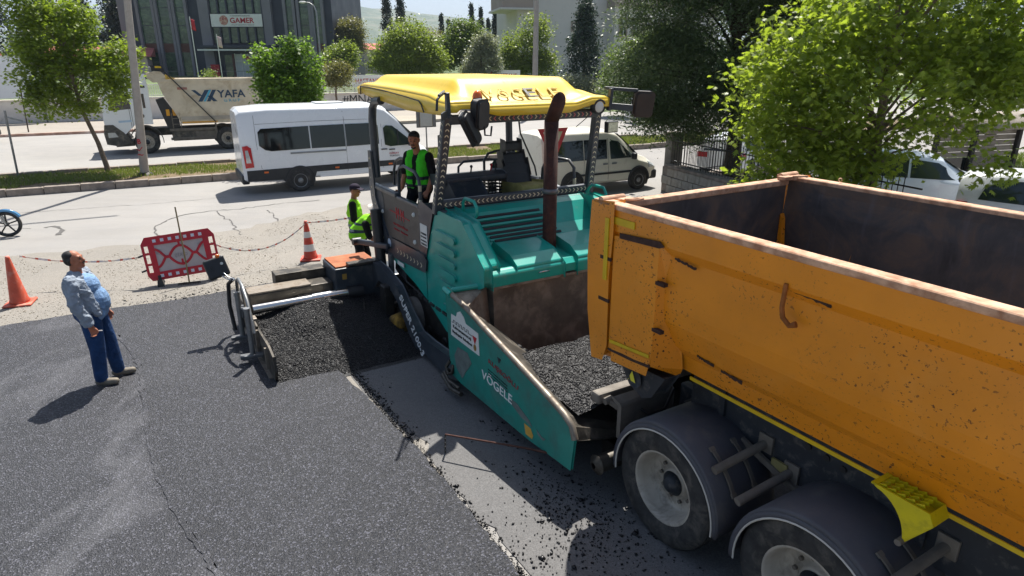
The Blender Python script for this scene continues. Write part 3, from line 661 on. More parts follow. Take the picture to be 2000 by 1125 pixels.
def mirror_head(c, ry, rx, w, h, t=.07):
    m = MB(); m.prism(rounded(0, 0, w, h, .045), 'x', -t/2, t/2); m.prism(rounded(0, 0, w*.8, h*.86, .04), 'x', t/2, t/2 + .035)
    o = m.build('mirror', M_BLACK, pv, bevel=.012); o.location = (c[0] - PX0, c[1], c[2]); o.rotation_euler = (rx, ry, 0)
    g = MB(); g.prism(rounded(0, 0, w*.88, h*.9, .035), 'x', -t/2 - .004, -t/2 - .001); g.build('mirror_glass', M_CHROME, o)
    return o
a = mirror_head((-6.98, -1.0, 3.36), R(8), R(4), .20, .34, .09); a.rotation_euler.z = R(20)
b = mirror_head((-6.95, -1.15, 3.20), R(-14), R(28), .16, .42, .06); b.rotation_euler.z = R(35)
PB().tube([(-6.93, -.96, 3.22), (-6.92, -.96, 3.12), (-6.92, -.88, 3.11), (-6.93, -.86, 3.22)], .012, 6).build('mirror_guard', M_BLACK, pv)
c = mirror_head((-7.0, 1.58, 3.40), R(10), R(-3), .26, .33, .10); c.rotation_euler.z = R(-25)
bc = PB(); bc.lathe([(.062, 0), (.064, .04), (.052, .085), (.03, .112), (.0, .12)], (-7.28, -.86, 3.50), (0, 0, 1), 16); bc.build('beacon', M_AMBER, pv)
PB().cyl((-7.28, -.86, 3.40), (-7.28, -.86, 3.50), .055, n=14).build('beacon_base', M_BLACK, pv)
PB().box((-7.50, 1.32, 2.98), (-7.42, 1.52, 3.14)).build('flood_lamp', M_BLACK, pv, bevel=.012); PB().box((-7.419, 1.335, 2.995), (-7.414, 1.505, 3.125)).build('flood_glass', pbr('lamp_glass', '#b8bba8', .15, .4, .4, 40), pv)
PB().tube([(-7.55, 1.2, 3.30), (-7.4, .75, 3.1), (-7.5, .2, 2.4)][:2], .006, 5).build('cable', M_HOSE, pv)
PB().tube([(-7.9, .10, 3.34), (-7.85, .12, 3.0), (-7.72, .28, 2.55), (-7.7, .3, 2.42)], .012, 6).build('gas_strut', M_HOSE, pv)
PB().box((-7.75, -1.2, 2.86), (-7.66, -1.16, 3.06)).build('switch_box', M_BLACK, pv, bevel=.01)
# platform furniture: floor-side consoles, seats, rails
cs = PB(); cs.prism([(-8.75, 1.42), (-8.75, 2.28), (-8.66, 2.36), (-8.35, 2.30), (-8.10, 2.1), (-8.05, 1.42)], 'y', -.78, -.25); cs.build('console', M_NAVY, pv, bevel=.03, seg=3)
PB().prism([(-8.95, 2.22), (-8.85, 2.36), (-8.55, 2.40), (-8.4, 2.36), (-8.4, 2.28), (-8.8, 2.24)], 'y', -.82, .22).build('control_desk', M_NAVY, pv, bevel=.02)
for yy, m_ in ((-.28, M_BLACK), (.06, M_RLET), (.14, M_BLACK)):
    kk = PB(); kk.cyl((-8.6, yy, 2.38), (-8.58, yy, 2.46), .012, n=8); kk.ball((-8.58, yy, 2.48), .024, 8); kk.build('lever', m_, pv)
def seat(yc, xc, cover):
    s0 = PB()
    for a_, b_, w_ in ((0, .22, .22), (.18, .38, .24), (.34, .50, .20)): s0.prism([(xc - .06 - .42*a_, 2.12 + a_), (xc - .06 - .42*b_, 2.12 + b_), (xc - .17 - .42*b_, 2.10 + b_), (xc - .17 - .42*a_, 2.08 + a_)], 'y', yc - w_, yc + w_)
    bk = s0.build('seat_backrest', M_BLACK, pv, bevel=.035, seg=4)
    PB().prism([(xc - .25, 2.64), (xc - .27, 2.78), (xc - .36, 2.79), (xc - .36, 2.64)], 'y', yc - .15, yc + .15).build('headrest', M_BLACK, pv, bevel=.035, seg=4)
    PB().prism([(xc - .2, 2.06), (xc - .14, 2.17), (xc + .34, 2.21), (xc + .42, 2.16), (xc + .38, 2.06)], 'y', yc - .26, yc + .26).build('seat_cushion', pbr('seat_cover', '#a89f5e', .85, 0, .3, 6, .5, 60) if cover else M_BLACK, pv, bevel=.04, seg=4)
    PB().box((xc - .12, yc - .18, 1.42), (xc + .25, yc + .18, 2.07)).build('seat_base', M_BLACK, pv)
seat(.52, -8.45, True)
cr = PB()
for yy in (.02, .34):
    for k in range(5): cr.box((-8.95, yy - .005, 2.02 + k*.05), (-8.6, yy + .005, 2.045 + k*.05))
for xx in (-8.95, -8.6):
    for k in range(5): cr.box((xx - .005, .02, 2.02 + k*.05), (xx + .005, .34, 2.045 + k*.05))
    for k in range(6): cr.box((xx - .006, .02 + k*.064 - .006, 2.0), (xx + .006, .02 + k*.064 + .006, 2.26))
cr.box((-8.95, .02, 1.99), (-8.6, .34, 2.0))
cro = cr.build('tool_crate', M_BLACK, pv)
PB().ball((-8.9, .36, 2.38), (.10, .12, .13), 10).build('tool_bag', pbr('dark_green_bag', '#1b3a30', .8, 0, .3), pv)
def hoop(pts, r=.022, bands=()):
    o = PB().tube(pts, r, 10).build('handrail', M_NAVY, pv)
    for (p, q) in bands: PB().cyl(p, q, r * 1.06, n=10).build('rail_tape', M_CHEV, o)
hoop([(-9.12, -1.22, 2.04), (-9.12, -1.22, 2.36), (-9.06, -1.22, 2.47), (-8.9, -1.22, 2.52), (-8.5, -1.22, 2.49), (-8.38, -1.22, 2.42), (-8.34, -1.22, 2.3), (-8.34, -1.22, 2.04)], .024, [((-8.34, -1.22, 2.24), (-8.34, -1.22, 2.32)), ((-8.34, -1.22, 2.06), (-8.34, -1.22, 2.12))])
hoop([(-10.0, -.95, 2.05), (-9.98, -.95, 2.3), (-9.9, -.95, 2.45), (-9.7, -.95, 2.52), (-9.45, -.95, 2.53)], .022)
hoop([(-9.6, .0, 2.0), (-9.6, .02, 2.32), (-9.57, .1, 2.40), (-9.5, .5, 2.42), (-9.45, .75, 2.40)], .02)
hoop([(-9.2, .28, 2.0), (-9.2, .28, 2.45), (-9.17, .34, 2.56), (-9.1, .44, 2.60), (-9.05, .85, 2.62)], .022)
hoop([(-8.6, .98, 1.95), (-8.58, 1.0, 2.35), (-8.5, 1.02, 2.50), (-8.38, 1.06, 2.54), (-8.1, 1.16, 2.52), (-8.0, 1.18, 2.42), (-7.98, 1.18, 2.1)], .026, [((-7.98, 1.18, 2.12), (-7.98, 1.18, 2.26))])
eg = PB()
for i in range(8): eg.box((-8.95 + i*.06, .80, 1.75), (-8.92 + i*.06, 1.2, 2.12))
eg.build('battery_rack', M_HOSE, pv)
PB().box((-9.0, .78, 1.42), (-7.9, 1.22, 1.78)).build('side_locker', M_NAVY, pv, bevel=.02)
PB().bar((-8.95, 1.2, 2.14), (-7.95, 1.2, 1.98), .05, .04).build('rail_strip', M_STEELG, pv)
# hopper: back wall, wings, sloping floors, conveyor floor, push rollers
bw = PB().prism([(-6.62, .35), (-6.62, 1.30), (-6.50, 1.36), (-6.46, 1.34), (-6.40, .35)], 'y', -1.14, 1.14).build('hopper_back_wall', pbr('scratched_steel', '#6a635a', .5, .45, .4, 3, .35, 30, ('#9a9184', .25, 6)), pv, bevel=.015)
PB().box((-6.58, -1.16, 1.345), (-6.42, 1.16, 1.375)).build('wall_flange', M_STEELL, bw)
WG = [(-6.75, 1.33), (-6.24, 1.26), (-5.74, 1.15), (-5.24, 1.05), (-4.57, .91), (-4.28, .84), (-4.16, .78), (-4.11, .66), (-4.15, .33), (-4.9, .27), (-6.40, .24), (-6.62, .26), (-6.69, .5)]
for s in (-1, 1):
    w = PB(); w.prism(WG, 'y', s * 1.63, s * 1.60); wg = w.build('hopper_wing', M_TEALW, pv, bevel=.008)
    sl = PB(); sl.add([(x, s * 1.595, z - .01) for x, z in WG[:8]] + [(x, s * .62, .40) for x, z in WG[:8]], [(i, i + 1, 9 + i, 8 + i)[::s] for i in range(7)])
    sl.build('wing_floor', M_STEEL, wg, solid=.02)
    rm = PB(); rm.tube([(x, s * 1.615, z + .012) for x, z in WG[:8]], .034, 8); rm.build('wing_rim', M_STEELL, wg)
    PB().tube([(-6.73, s * 1.60, 1.325), (-6.55, s * 1.16, 1.385)], .035, 10).build('wing_brace', M_TEAL, wg)
    PB().add([(-6.72, s*1.59, 1.30), (-6.56, s*1.17, 1.36), (-6.46, s*1.14, .5), (-6.35, s*1.56, 1.22)], [(0, 1, 2, 3)]).build('corner_plate', M_STEELL, wg, solid=.012)
PB().tube([(-6.77, -1.63, 1.345), (-6.60, -1.63, 1.325)], .038, 10).build('rim_end', M_TEAL, pv)
PB().box((-6.4, -.75, .28), (-4.2, .75, .36)).build('conveyor_floor', M_STEEL, pv)
PB().box((-4.35, -1.1, .22), (-4.15, 1.1, .42)).build('front_apron', M_DIRTY, pv, bevel=.02)
PB().cyl((-4.02, -1.05, .48), (-4.02, -.2, .48), .10, n=16).build('push_roller', M_DIRTY, pv); PB().cyl((-4.02, .2, .48), (-4.02, 1.05, .48), .10, n=16).build('push_roller', M_DIRTY, pv)
rl = PB(); rl.cyl((-3.98, -1.45, .42), (-3.98, -1.15, .42), .085, n=14); rl.lathe([(.03, -.04), (.06, -.03), (.1, 0)], (-3.98, -1.45, .42), (0, 1, 0), 12); rl.build('roller_hub', M_STEEL, pv)
# writing on the near wing
lg = PB(); lg.prism([(-6.60, 1.08), (-6.47, 1.085), (-6.44, 1.15), (-6.36, 1.19), (-6.27, 1.15), (-6.22, 1.08), (-5.92, 1.07), (-5.90, .80), (-6.62, .80)], 'y', -1.636, -1.632); lgo = lg.build('municipal_sticker', M_STICK, pv)
wv = PB(); p_ = [(-6.58, .985)]
for i in range(5): xx = -6.54 + i*.085; p_ += [(xx, .985), (xx, 1.02), (xx + .045, 1.02), (xx + .045, .985)]
wv.tube([(a_, -1.638, b_) for a_, b_ in p_ + [(-6.07, .985)]], .004, 4); wv.build('sticker_line', M_KLET, lgo)
tx('Kahramanmaraş', 'sticker_text', M_KLET, (-6.32, -1.639, .935), (1, 0, 0), (0, 0, 1), .05, .46, thick=.002)
tx('Büyükşehir Belediyesi', 'sticker_text', M_KLET, (-6.32, -1.639, .865), (1, 0, 0), (0, 0, 1), .045, .50, thick=.002)
md = PB(); md.add([(-6.06, -1.638, 1.0), (-5.95, -1.638, 1.0), (-6.0, -1.638, .90)], [(0, 1, 2)]); md.build('medal_ribbon', M_RLET, lgo)
PB().prism([(-6.0 + .032*math.cos(a), .865 + .04*math.sin(a)) for a in [2*math.pi*i/14 for i in range(14)]], 'y', -1.640, -1.637).build('medal', pbr('medal_gold', '#9a7a3a', .4, .4, .2), lgo)
tx('KUŞEOĞLU', 'wing_lettering', pbr('dull_red', '#8f3038', .6, 0, .2), (-5.38, -1.634, .80), (1, 0, -.10), (0, 0, 1), .085, .62, thick=.003)
tx('▼', 'wing_emblem', M_KLET, (-5.46, -1.634, .92), (1, 0, -.1), (0, 0, 1), .06, thick=.003)
for k in range(3): tx('ASFALT HAFRİYAT NAKLİYE', 'wing_smallprint', M_KLET, (-5.50, -1.634, .71 - k*.035), (1, 0, -.06), (0, 0, 1), .016, .42, thick=.002)
tx('VÖGELE', 'wing_lettering', M_WLET, (-5.52, -1.634, .60), (1, 0, -.05), (0, 0, 1), .13, .66, thick=.003)
PB().prism([(-4.95, .42), (-4.83, .42), (-4.78, .36), (-4.80, .31), (-4.92, .31)], 'y', -1.634, -1.631).build('amber_sticker', pbr('sticker_amber', '#c99a3f', .6, 0, .2), pv)
for pts in ([(-6.45, .70), (-6.2, .72), (-6.1, .62), (-6.25, .45), (-6.35, .32), (-6.5, .40), (-6.55, .55)], [(-5.25, .58), (-5.1, .58), (-4.85, .50), (-4.8, .45), (-5.0, .46), (-5.2, .52)], [(-4.72, .47), (-4.62, .43), (-4.55, .44), (-4.6, .40), (-4.7, .42)]):
    PB().prism(pts, 'y', -1.6345, -1.6315).build('bare_patch', pbr('bare_grey', '#5f6b68', .8, 0, .3, 9), pv)
# guide rod with chain at the hopper corner
PB().tube([(-4.50, -1.60, .30), (-4.75, -1.74, .27), (-5.43, -2.31, .25)], [.014, .011, .010], 8).build('guide_rod', pbr('rod_rust', '#4a2a20', .8, .1, .3, 12), pv)
chn = PB()
for i in range(9): z = .235 - i * .026; chn.lathe([(.010, -.006), (.014, 0), (.010, .006)], (-5.43 - .002*i, -2.31, z), (1, 0, 0) if i % 2 else (0, 1, 0), 8)
chn.build('guide_chain', M_DIRTY, pv)
# screed pulling arm
ARM = [(-6.62, .34), (-6.64, .16), (-6.95, .07), (-7.6, .13), (-7.95, .10), (-8.20, .24), (-8.55, .58), (-8.80, .70), (-9.35, .72), (-9.62, .50), (-9.98, .40), (-10.05, .86), (-9.70, .96), (-9.15, .93), (-8.62, .82), (-8.25, .56), (-7.90, .34), (-7.5, .33), (-6.95, .36)]
ARM = [(x, z) for x, z in ARM]
for s in (-1, 1): PB().prism(ARM, 'y', s * 1.56, s * 1.44).build('screed_arm', M_NAVY, pv, bevel=.018, seg=3)
text('SUPER 2100-3', 'arm_lettering', M_WLET, pv, (-8.13 - PX0 + .06, -1.563, .40), (.76, 0, -.66), (.66, 0, .76), .13, 1.0, thick=.003, shear=.15, bold=.012)
for p in ((-6.72, .26), (-6.86, .20)): PB().cyl((p[0], -1.59, p[1]), (p[0], -1.56, p[1]), .03, n=8).build('arm_bolt', M_STEEL, pv)
sh = PB(); sh.tube([(-6.68, -1.63, .42), (-6.72, -1.67, .34), (-6.66, -1.68, .26), (-6.58, -1.66, .30), (-6.60, -1.63, .4)], .022, 8); sh.tube([(-6.85, -1.66, .16), (-6.55, -1.70, .12), (-6.3, -1.68, .14)], .03, 8); sh.tube([(-6.8, -1.66, .22), (-6.6, -1.70, .2), (-6.35, -1.68, .2)], .02, 8); sh.build('tow_shackle', M_STEEL, pv)
# levelling cylinder, hoses
lc = PB(); lc.cyl((-9.62, -1.40, .85), (-9.72, -1.40, 1.75), .085, n=16); lc.cyl((-9.55, -1.40, .55), (-9.62, -1.40, .85), .045, n=12); lc.build('lift_cylinder', M_BLACK, pv)
PB().bar((-9.35, -1.36, 1.22), (-10.15, -1.60, 1.16), .07, .09).build('hinge_arm', M_NAVY, pv, bevel=.02); PB().cyl((-10.15, -1.68, 1.16), (-10.15, -1.54, 1.16), .06, n=14).build('hinge_pin', M_BLACK, pv)
for i in range(7):
    r_ = random.Random(i); y = -1.12 - .02*i
    PB().tube([(-9.6 + .1*i, y, 1.1 - .03*i), (-9.5 + .12*i, y - .08, .8), (-9.2 + .14*i, y - .05, .62 + .02*i), (-8.7 + .1*i, y + .06, .62)], .016, 6).build('hose', M_HOSE, pv)
PB().box((-9.42, -1.36, .72), (-9.30, -1.30, 1.10)).build('valve_bracket', M_STEELG, pv, bevel=.01)
au = PB(); au.cyl((-9.2, -1.95, .30), (-9.2, -1.3, .30), .05, n=10)
for i in range(26):
    a = i * .5; y = -1.95 + i * .026; au.add([(-9.2 + .04*math.cos(a), y, .30 + .04*math.sin(a)), (-9.2 + .2*math.cos(a), y, .30 + .2*math.sin(a)), (-9.2 + .2*math.cos(a+.5), y + .026, .30 + .2*math.sin(a+.5)), (-9.2 + .04*math.cos(a+.5), y + .026, .30 + .04*math.sin(a+.5))], [(0, 1, 2, 3)])
au.build('auger', M_STEEL, pv)
yb = PB(); yb.lathe([(.02, -.02), (.13, -.02), (.16, .02), (.16, .2), (.1, .24)], (-8.62, -1.62, .20), (-.25, 1, .1), 14); yb.build('auger_drive_cover', pbr('dirty_yellow', '#a67d1c', .6, 0, .3, 4, .2, 40, ('#1d1b17', .5, 6)), pv)
PB().box((-9.05, -1.66, .05), (-8.85, -1.5, .75)).build('auger_bracket', M_DIRTY, pv, bevel=.02)
PB().lathe([(.02, -.03), (.2, -.03), (.28, .02), (.28, .22)], (-8.55, -1.36, .34), (0, 1, 0), 18).build('sprocket_cover', pbr('grey_mud', '#77716a', .9, 0, .3, 6, .5, 30), pv)
# screed: main body, guide box, sliding beam, telescopic tube, end plate
PB().box((-10.55, -1.4, .08), (-9.75, 1.9, .62)).build('screed_body', M_NAVY, pv, bevel=.03)
gb = PB().box((-10.30, -2.16, .16), (-9.62, -1.42, .90)).build('guide_box', M_NAVY, pv, bevel=.02)
PB().box((-10.28, -2.13, .902), (-9.66, -1.46, .925)).build('walkway_plate', M_RUSTO, gb)
PB().box((-9.72, -1.95, .93), (-9.55, -1.45, .97)).build('edge_rail', M_STEEL, gb, bevel=.01)
for x, z in ((-9.618, .72), (-9.618, .42)): PB().box((x, -2.05, z), (x + .004, -1.98, z + .09)).build('small_decal', pbr('decal_yellow', '#b08a3a', .6, 0, .3), gb)
PB().box((-10.12, -3.42, .07), (-9.78, -2.16, .66)).build('slide_beam', M_STEEL, pv, bevel=.015)
PB().box((-10.13, -3.42, .662), (-9.79, -2.5, .682)).build('beam_top', M_STEELL, pv)
PB().box((-10.42, -2.95, .50), (-10.15, -2.16, .80)).build('rear_beam', M_STEEL, pv, bevel=.01)
PB().cyl((-9.60, -3.42, .50), (-9.60, -2.5, .50), .070, n=24).build('telescope_tube', M_SILV, pv); PB().cyl((-9.60, -2.55, .50), (-9.60, -1.95, .50), .082, n=24).build('telescope_sleeve', M_SILV, pv)
PB().cyl((-9.60, -2.0, .50), (-9.60, -1.75, .50), .10, n=18).build('tube_gland', M_BLACK, pv)
PB().box((-9.78, -3.4, .08), (-9.62, -2.16, .34)).build('strike_plate', M_STEEL, pv)
ep = PB().prism([(-10.35, .06), (-8.10, .05), (-7.98, .08), (-7.92, .22), (-7.99, .40), (-8.25, .46), (-8.9, .46), (-9.4, .52), (-10.35, .52)], 'y', -3.50, -3.465).build('end_plate', M_STEEL, pv, bevel=.006)
PB().box((-8.9, -3.54, .12), (-8.84, -3.50, .46)).build('plate_rib', M_STEELL, ep); PB().box((-8.3, -3.54, .12), (-8.26, -3.50, .42)).build('plate_rib', M_STEELL, ep)
PB().box((-10.1, -3.55, .05), (-8.1, -3.465, .062)).build('plate_shoe', M_STEELL, ep)
for x in (-9.5, -8.75):
    a_ = PB(); a_.cyl((x, -3.62, .16), (x, -3.62, .80), .036, n=14); a_.cyl((x, -3.62, .80), (x, -3.62, .84), .042, n=14); a_.build('jack_screw', M_PIPE, pv)
    PB().bar((x - .02, -3.78, .15), (x + .02, -3.48, .15), .10, .05).build('jack_foot', M_STEELG, pv, bevel=.01)
PB().tube([(-9.75, -3.56, .20), (-9.85, -3.56, .7), (-9.78, -3.56, .92), (-9.6, -3.56, 1.0), (-9.3, -3.56, .98), (-9.02, -3.56, .84), (-8.85, -3.56, .6), (-8.78, -3.56, .45)], .024, 10).build('guard_hoop', M_PIPE, pv)
PB().tube([(-9.9, -3.66, .12), (-9.98, -3.68, .5), (-9.92, -3.66, .85), (-9.8, -3.6, .95)], .03, 8).build('rubber_strip', M_BLACK, pv)
lk = PB()
for i in range(26): z = .9 - i*.028; lk.lathe([(.012, -.007), (.018, 0), (.012, .007)], (-9.72 - .05*math.sin(i*.12), -3.58, z), (1, 0, 0) if i % 2 else (0, 1, 0), 8)
lk.build('lift_chain', M_BLACK, pv)
for pts in ([(-9.7, -3.52, .9), (-9.45, -3.53, .5), (-9.2, -3.52, .42)], [(-9.55, -3.5, .85), (-9.3, -3.5, .55), (-8.9, -3.5, .48)]): PB().tube(pts, .022, 7).build('link_rod', M_STEEL, pv)
PB().box((-9.62, -3.6, .46), (-9.42, -3.5, .60)).build('clevis', M_STEELG, pv, bevel=.01); PB().box((-9.2, -3.56, .44), (-9.05, -3.46, .56)).build('clevis', M_STEELL, pv, bevel=.01)
cp = PB(); cp.obox((-9.98, -3.78, 1.10), (.10, .30, .30), Matrix.Rotation(R(-20), 3, 'Y') @ Matrix.Rotation(R(12), 3, 'X')); cpo = cp.build('remote_panel', M_BLACK, pv, bevel=.03, seg=3)
for q in ((.02, -.05), (-.05, .06), (.07, .07)): PB().cyl((-9.93, -3.78 + q[1], 1.10 + q[0]), (-9.90, -3.78 + q[1], 1.11 + q[0]), .02, n=10).build('knob', M_STICK if q[0] > 0.05 else M_BLACK, cpo)
PB().ball((-9.96, -3.75, 1.28), .032, 10).build('stop_button', M_AMBER, pv)
PB().tube([(-9.93, -3.72, 1.05), (-9.85, -3.66, .98), (-9.76, -3.58, .95)], .010, 6).build('panel_stalk', M_CHROME, pv); PB().tube([(-9.93, -3.76, 1.02), (-9.86, -3.68, .95), (-9.78, -3.6, .93)], .010, 6).build('panel_stalk', M_CHROME, pv)
# hot mix in the hopper and before the screed
def heap(name, x0, x1, y0, y1, fz, label, n, size, nx=60, ny=60):
    G = [[W(x0 + (x1-x0)*i/nx, y0 + (y1-y0)*j/ny, fz(x0 + (x1-x0)*i/nx, y0 + (y1-y0)*j/ny)) for j in range(ny + 1)] for i in range(nx + 1)]
    X = rng.uniform(x0, x1, n); Y = rng.uniform(y0, y1, n); P = []
    for a_, b_ in zip(X, Y):
        z = fz(a_, b_)
        if z > .02: w = W(a_, b_, z + .003); P.append(tuple(w))
    base = MB().grid(G).build(name, M_HOT)
    peb = pebbles('stone', P, rng.lognormal(math.log(size), .35, len(P)), M_CRUMB); peb.parent = base; tag(peb, kind='stuff')
    peb.name = 'mix_stones'
    return tag(base, label, 'asphalt mix', kind='stuff')
def fz_h(x, y):
    n = (fbm2(x * 1.0, y * 1.0, 1.7, 31) - .5) * .16
    b = .93 - .07 * ((x + 4.9) / 1.0) ** 2 + .03 * y + n
    b -= max(0, (-5.55 - x)) * .55
    return min(b, 1.20 - .30 * max(0, abs(y) - 1.2))
heap('hopper_mix', -6.42, -4.22, -1.5, 1.5, fz_h, 'black hot asphalt mix filling the hopper of the paver', 26000, .0085)
def fz_a(x, y):
    n = (fbm2(x, y, 2.2, 41) - .5) * .14; t = (x + 9.75) / 1.95
    b = (.52 - .12 * abs(y + 2.4)) * max(0, 1 - t ** 1.35) + n * max(0, min(1, (1.02 - t) * 5)) + .012
    return max(.0, b) if t < 1.06 else 0
heap('auger_mix', -9.75, -7.75, -3.46, -1.55, fz_a, 'black asphalt mix heaped before the screed beside the end plate', 26000, .0085)
# ------------------------------------------------------------------ orange tipper truck
def m_orange():
    t = NT('orange_paint'); b = lin('#d9860f')
    v = t.ramp(t.noise(1.6, 5, .6), [(.3, 0.0), (.7, 1.0)]); a = t.mix(v, tuple(x * .86 for x in b[:3]), tuple(x * 1.08 for x in b[:3]))
    dust = t.ramp(t.noise(2.2, 6, .7, .5), [(.55, 0.0), (.85, 1.0)]); a = t.mix(t.math('MULTIPLY', dust, .3), a, lin('#d8a055'))
    run = t.ramp(t.noise(3.0, 5, .7, .3, stretch=(3.5, 1, .35)), [(.66, 0.0), (.80, 1.0)]); a = t.mix(t.math('MULTIPLY', run, .35), a, lin('#8a4a12'))
    spn = t.noise(44, 3, .6); reg = t.ramp(t.noise(1.3, 3), [(.40, 0.0), (.58, 1.0)])
    sp = t.math('MULTIPLY', t.ramp(spn, [(.615, 0.0), (.65, 1.0)]), reg)
    ch = t.ramp(t.noise(5.5, 6, .7, .8), [(.725, 0.0), (.75, 1.0)])
    rust = t.math('MAXIMUM', sp, ch); a = t.mix(rust, a, lin('#3a2016'))
    nm = t.bump(t.math('SUBTRACT', 1.0, rust), .4, .004); nm = t.bump(t.noise(4, 3), .12, .03, nm)
    t.bsdf(a, t.mix(rust, .42, .9), 0, nm, .45, .15); return t.m
def m_tub():
    t = NT('tub_inside'); v = t.noise(2.0, 7, .65, .8); a = t.ramp(v, [(.25, (.030, .030, .036)), (.45, (.075, .066, .066)), (.62, (.16, .105, .075)), (.8, (.22, .22, .25))])
    st = t.ramp(t.noise(4.0, 5, .7, .2, stretch=(3, 1, .4)), [(.55, 0.0), (.75, 1.0)]); a = t.mix(t.math('MULTIPLY', st, .4), a, lin('#6b666c'))
    t.bsdf(a, t.ramp(v, [(.3, .42), (.7, .75)]), .25, t.bump(t.noise(9, 5), .3, .01), .5); return t.m
M_ORA = m_orange(); M_TUB = m_tub()
M_RIM = pbr('worn_rim', '#c9a184', .8, 0, .3, 8, .4, 60, ('#8a5a3c', .35, 10)); M_CH = pbr('chassis_paint', '#20262e', .6, 0, .25, 3, .15, 40, ('#77716a', .16, 12))
M_FEND = pbr('fender_plastic', '#484950', .62, 0, .15, 2, .1, 120, ('#6a6660', .16, 5)); M_DUSTST = pbr('dusty_steel', '#6f6961', .75, .2, .25, 5, .25, 50)
M_WRIM = pbr('wheel_rim', '#b3aca0', .65, .3, .2, 4, .1, 60, ('#4c4742', .25, 5)); M_YTAPE = pbr('yellow_tape', '#c9a800', .5, 0, .15, 8)
M_SCAR = pbr('rust_scar', '#3a241c', .9, 0, .3, 20, .5, 80)
TX0 = -2.5; TA = ANG
tk = thing('tipper_truck', 'orange tipper truck backed up to the paver, tub empty and rust-flecked', 'truck', W(TX0, 0, 0), TA)
def TB(): return MB((-TX0, 0, 0))
XR, XF = -4.28, 3.2
# cross-section of the tub wall, outer skin, from rim down (y for the near side is negative)
SEC = [(1.27, 2.79), (1.27, 2.60), (1.215, 2.52), (1.215, 2.10), (1.20, 1.97), (1.10, 1.74), (1.03, 1.66), (.98, 1.50), (.90, 1.46)]
INN = [(1.17, 2.79), (1.17, 2.70), (1.15, 2.5), (1.13, 2.0), (.98, 1.66), (.70, 1.52), (0, 1.50)]
for s in (-1, 1):
    m = TB(); xs = [-3.5, -2.9, -2.0, -1.0, 0, 1, 2, XF]
    m.grid([[(x, s * y, z) for y, z in SEC] for x in [XR + .10] + xs], smooth=False); side = m.build('tub_side', M_ORA, tk, solid=.008)
    m = TB(); m.grid([[(x, s * y, z) for y, z in INN] for x in [XR + .02] + xs], smooth=False); m.build('tub_lining', M_TUB, tk, solid=.008)
    m = TB(); m.box((XR + .02, s * 1.165, 2.775), (XF, s * 1.285, 2.83)); m.build('tub_rim', M_RIM, tk, bevel=.018, seg=3)
    m = TB(); m.tube([(x, s * 1.062, 1.70) for x in (-3.45, -2, 0, XF)], .008, 6); m.build('weld_seam', pbr('weld', '#c8862a', .6, 0, .2, 30), side)
    TB().box((-3.38, s * .99, 1.445), (XF, s * 1.0, 1.475)).build('reflective_strip', M_YTAPE, side)
TB().box((XF - .05, -1.2, 1.5), (XF, 1.2, 3.0)).build('tub_headboard', M_ORA, tk)
# rear corner: post, hinge housing
for s in (-1, 1):
    m = TB(); m.prism([(XR - .10, 2.80), (XR + .16, 2.83), (XR + .16, 2.55), (XR + .13, 2.2), (XR + .15, 1.55), (XR + .10, 1.40), (XR - .02, 1.38), (XR - .10, 1.8), (XR - .13, 2.3)], 'y', s * 1.30, s * (1.185 if s < 0 else 1.27))
    m.build('rear_post', M_ORA, tk, bevel=.022, seg=2)
    for z in (2.33, 1.95): TB().box((XR + .03, s * 1.305, z), (XR + .17, s * 1.29, z + .03)).build('weld_scar', M_SCAR, tk)
    m = TB(); m.add([(-4.10, s*1.285, 2.56), (-3.56, s*1.285, 2.60), (-3.56, s*1.285, 1.56), (-4.10, s*1.285, 1.52), (-3.44, s*1.19, 2.56), (-3.44, s*1.03, 1.52), (-4.10, s*1.0, 1.40), (-3.5, s*1.0, 1.42), (-4.13, s*1.2, 2.6), (-4.13, s*1.03, 1.45)],
                [(0, 1, 2, 3), (1, 4, 5, 2), (3, 2, 7, 6), (2, 5, 7), (0, 3, 9, 8), (0, 8, 4, 1), (3, 6, 9)])
    hb = m.build('hinge_housing', M_ORA, tk)
    TB().prism([(-4.05, 1.42), (-3.60, 1.46), (-3.56, 1.62), (-4.05, 1.58)], 'y', s * 1.289, s * 1.292).build('access_plate', M_ORA, hb, bevel=.002)
    TB().bar((-4.08, s*1.292, 1.60), (-3.58, s*1.292, 1.645), .006, .03).build('reflective_strip', M_YTAPE, hb)
    for pts in ([(-4.02, 2.60), (-3.55, 2.635), (-3.5, 2.60), (-3.55, 2.58), (-4.02, 2.555)],): TB().prism(pts, 'y', s*1.288, s*1.296).build('weld_scar', M_SCAR, hb)
    TB().prism([(-4.1, 1.525), (-3.9, 1.545), (-3.75, 1.55), (-3.56, 1.575), (-3.56, 1.545), (-3.8, 1.52), (-4.1, 1.505)], 'y', s*1.287, s*1.293).build('weld_scar', M_SCAR, hb)
    for z in (2.28, 1.88): TB().box((-3.57, s*1.292, z), (-3.47, s*1.25, z + .028)).build('weld_scar', M_SCAR, hb)
    pm = TB(); pm.prism([(-4.02, 1.42), (-3.50, 1.44), (-3.62, 1.24), (-3.72, 1.19), (-3.88, 1.25)], 'y', s * 1.20, s * 1.02); pv_ = pm.build('pivot_bracket', M_CH, tk, bevel=.02)
    TB().lathe([(.02, 0), (.075, 0), (.085, .02)], (-3.80, s * 1.205, 1.33), (0, -s * -1, 0), 16).build('pivot_pin', M_CH, pv_)
    TB().add([(-3.90, s*1.212, 1.28), (-3.80, s*1.212, 1.28), (-3.85, s*1.212, 1.38)], [(0, 1, 2)]).build('warning_triangle', pbr('warn_yellow', '#d6cf3a', .5, 0, .1), pv_)
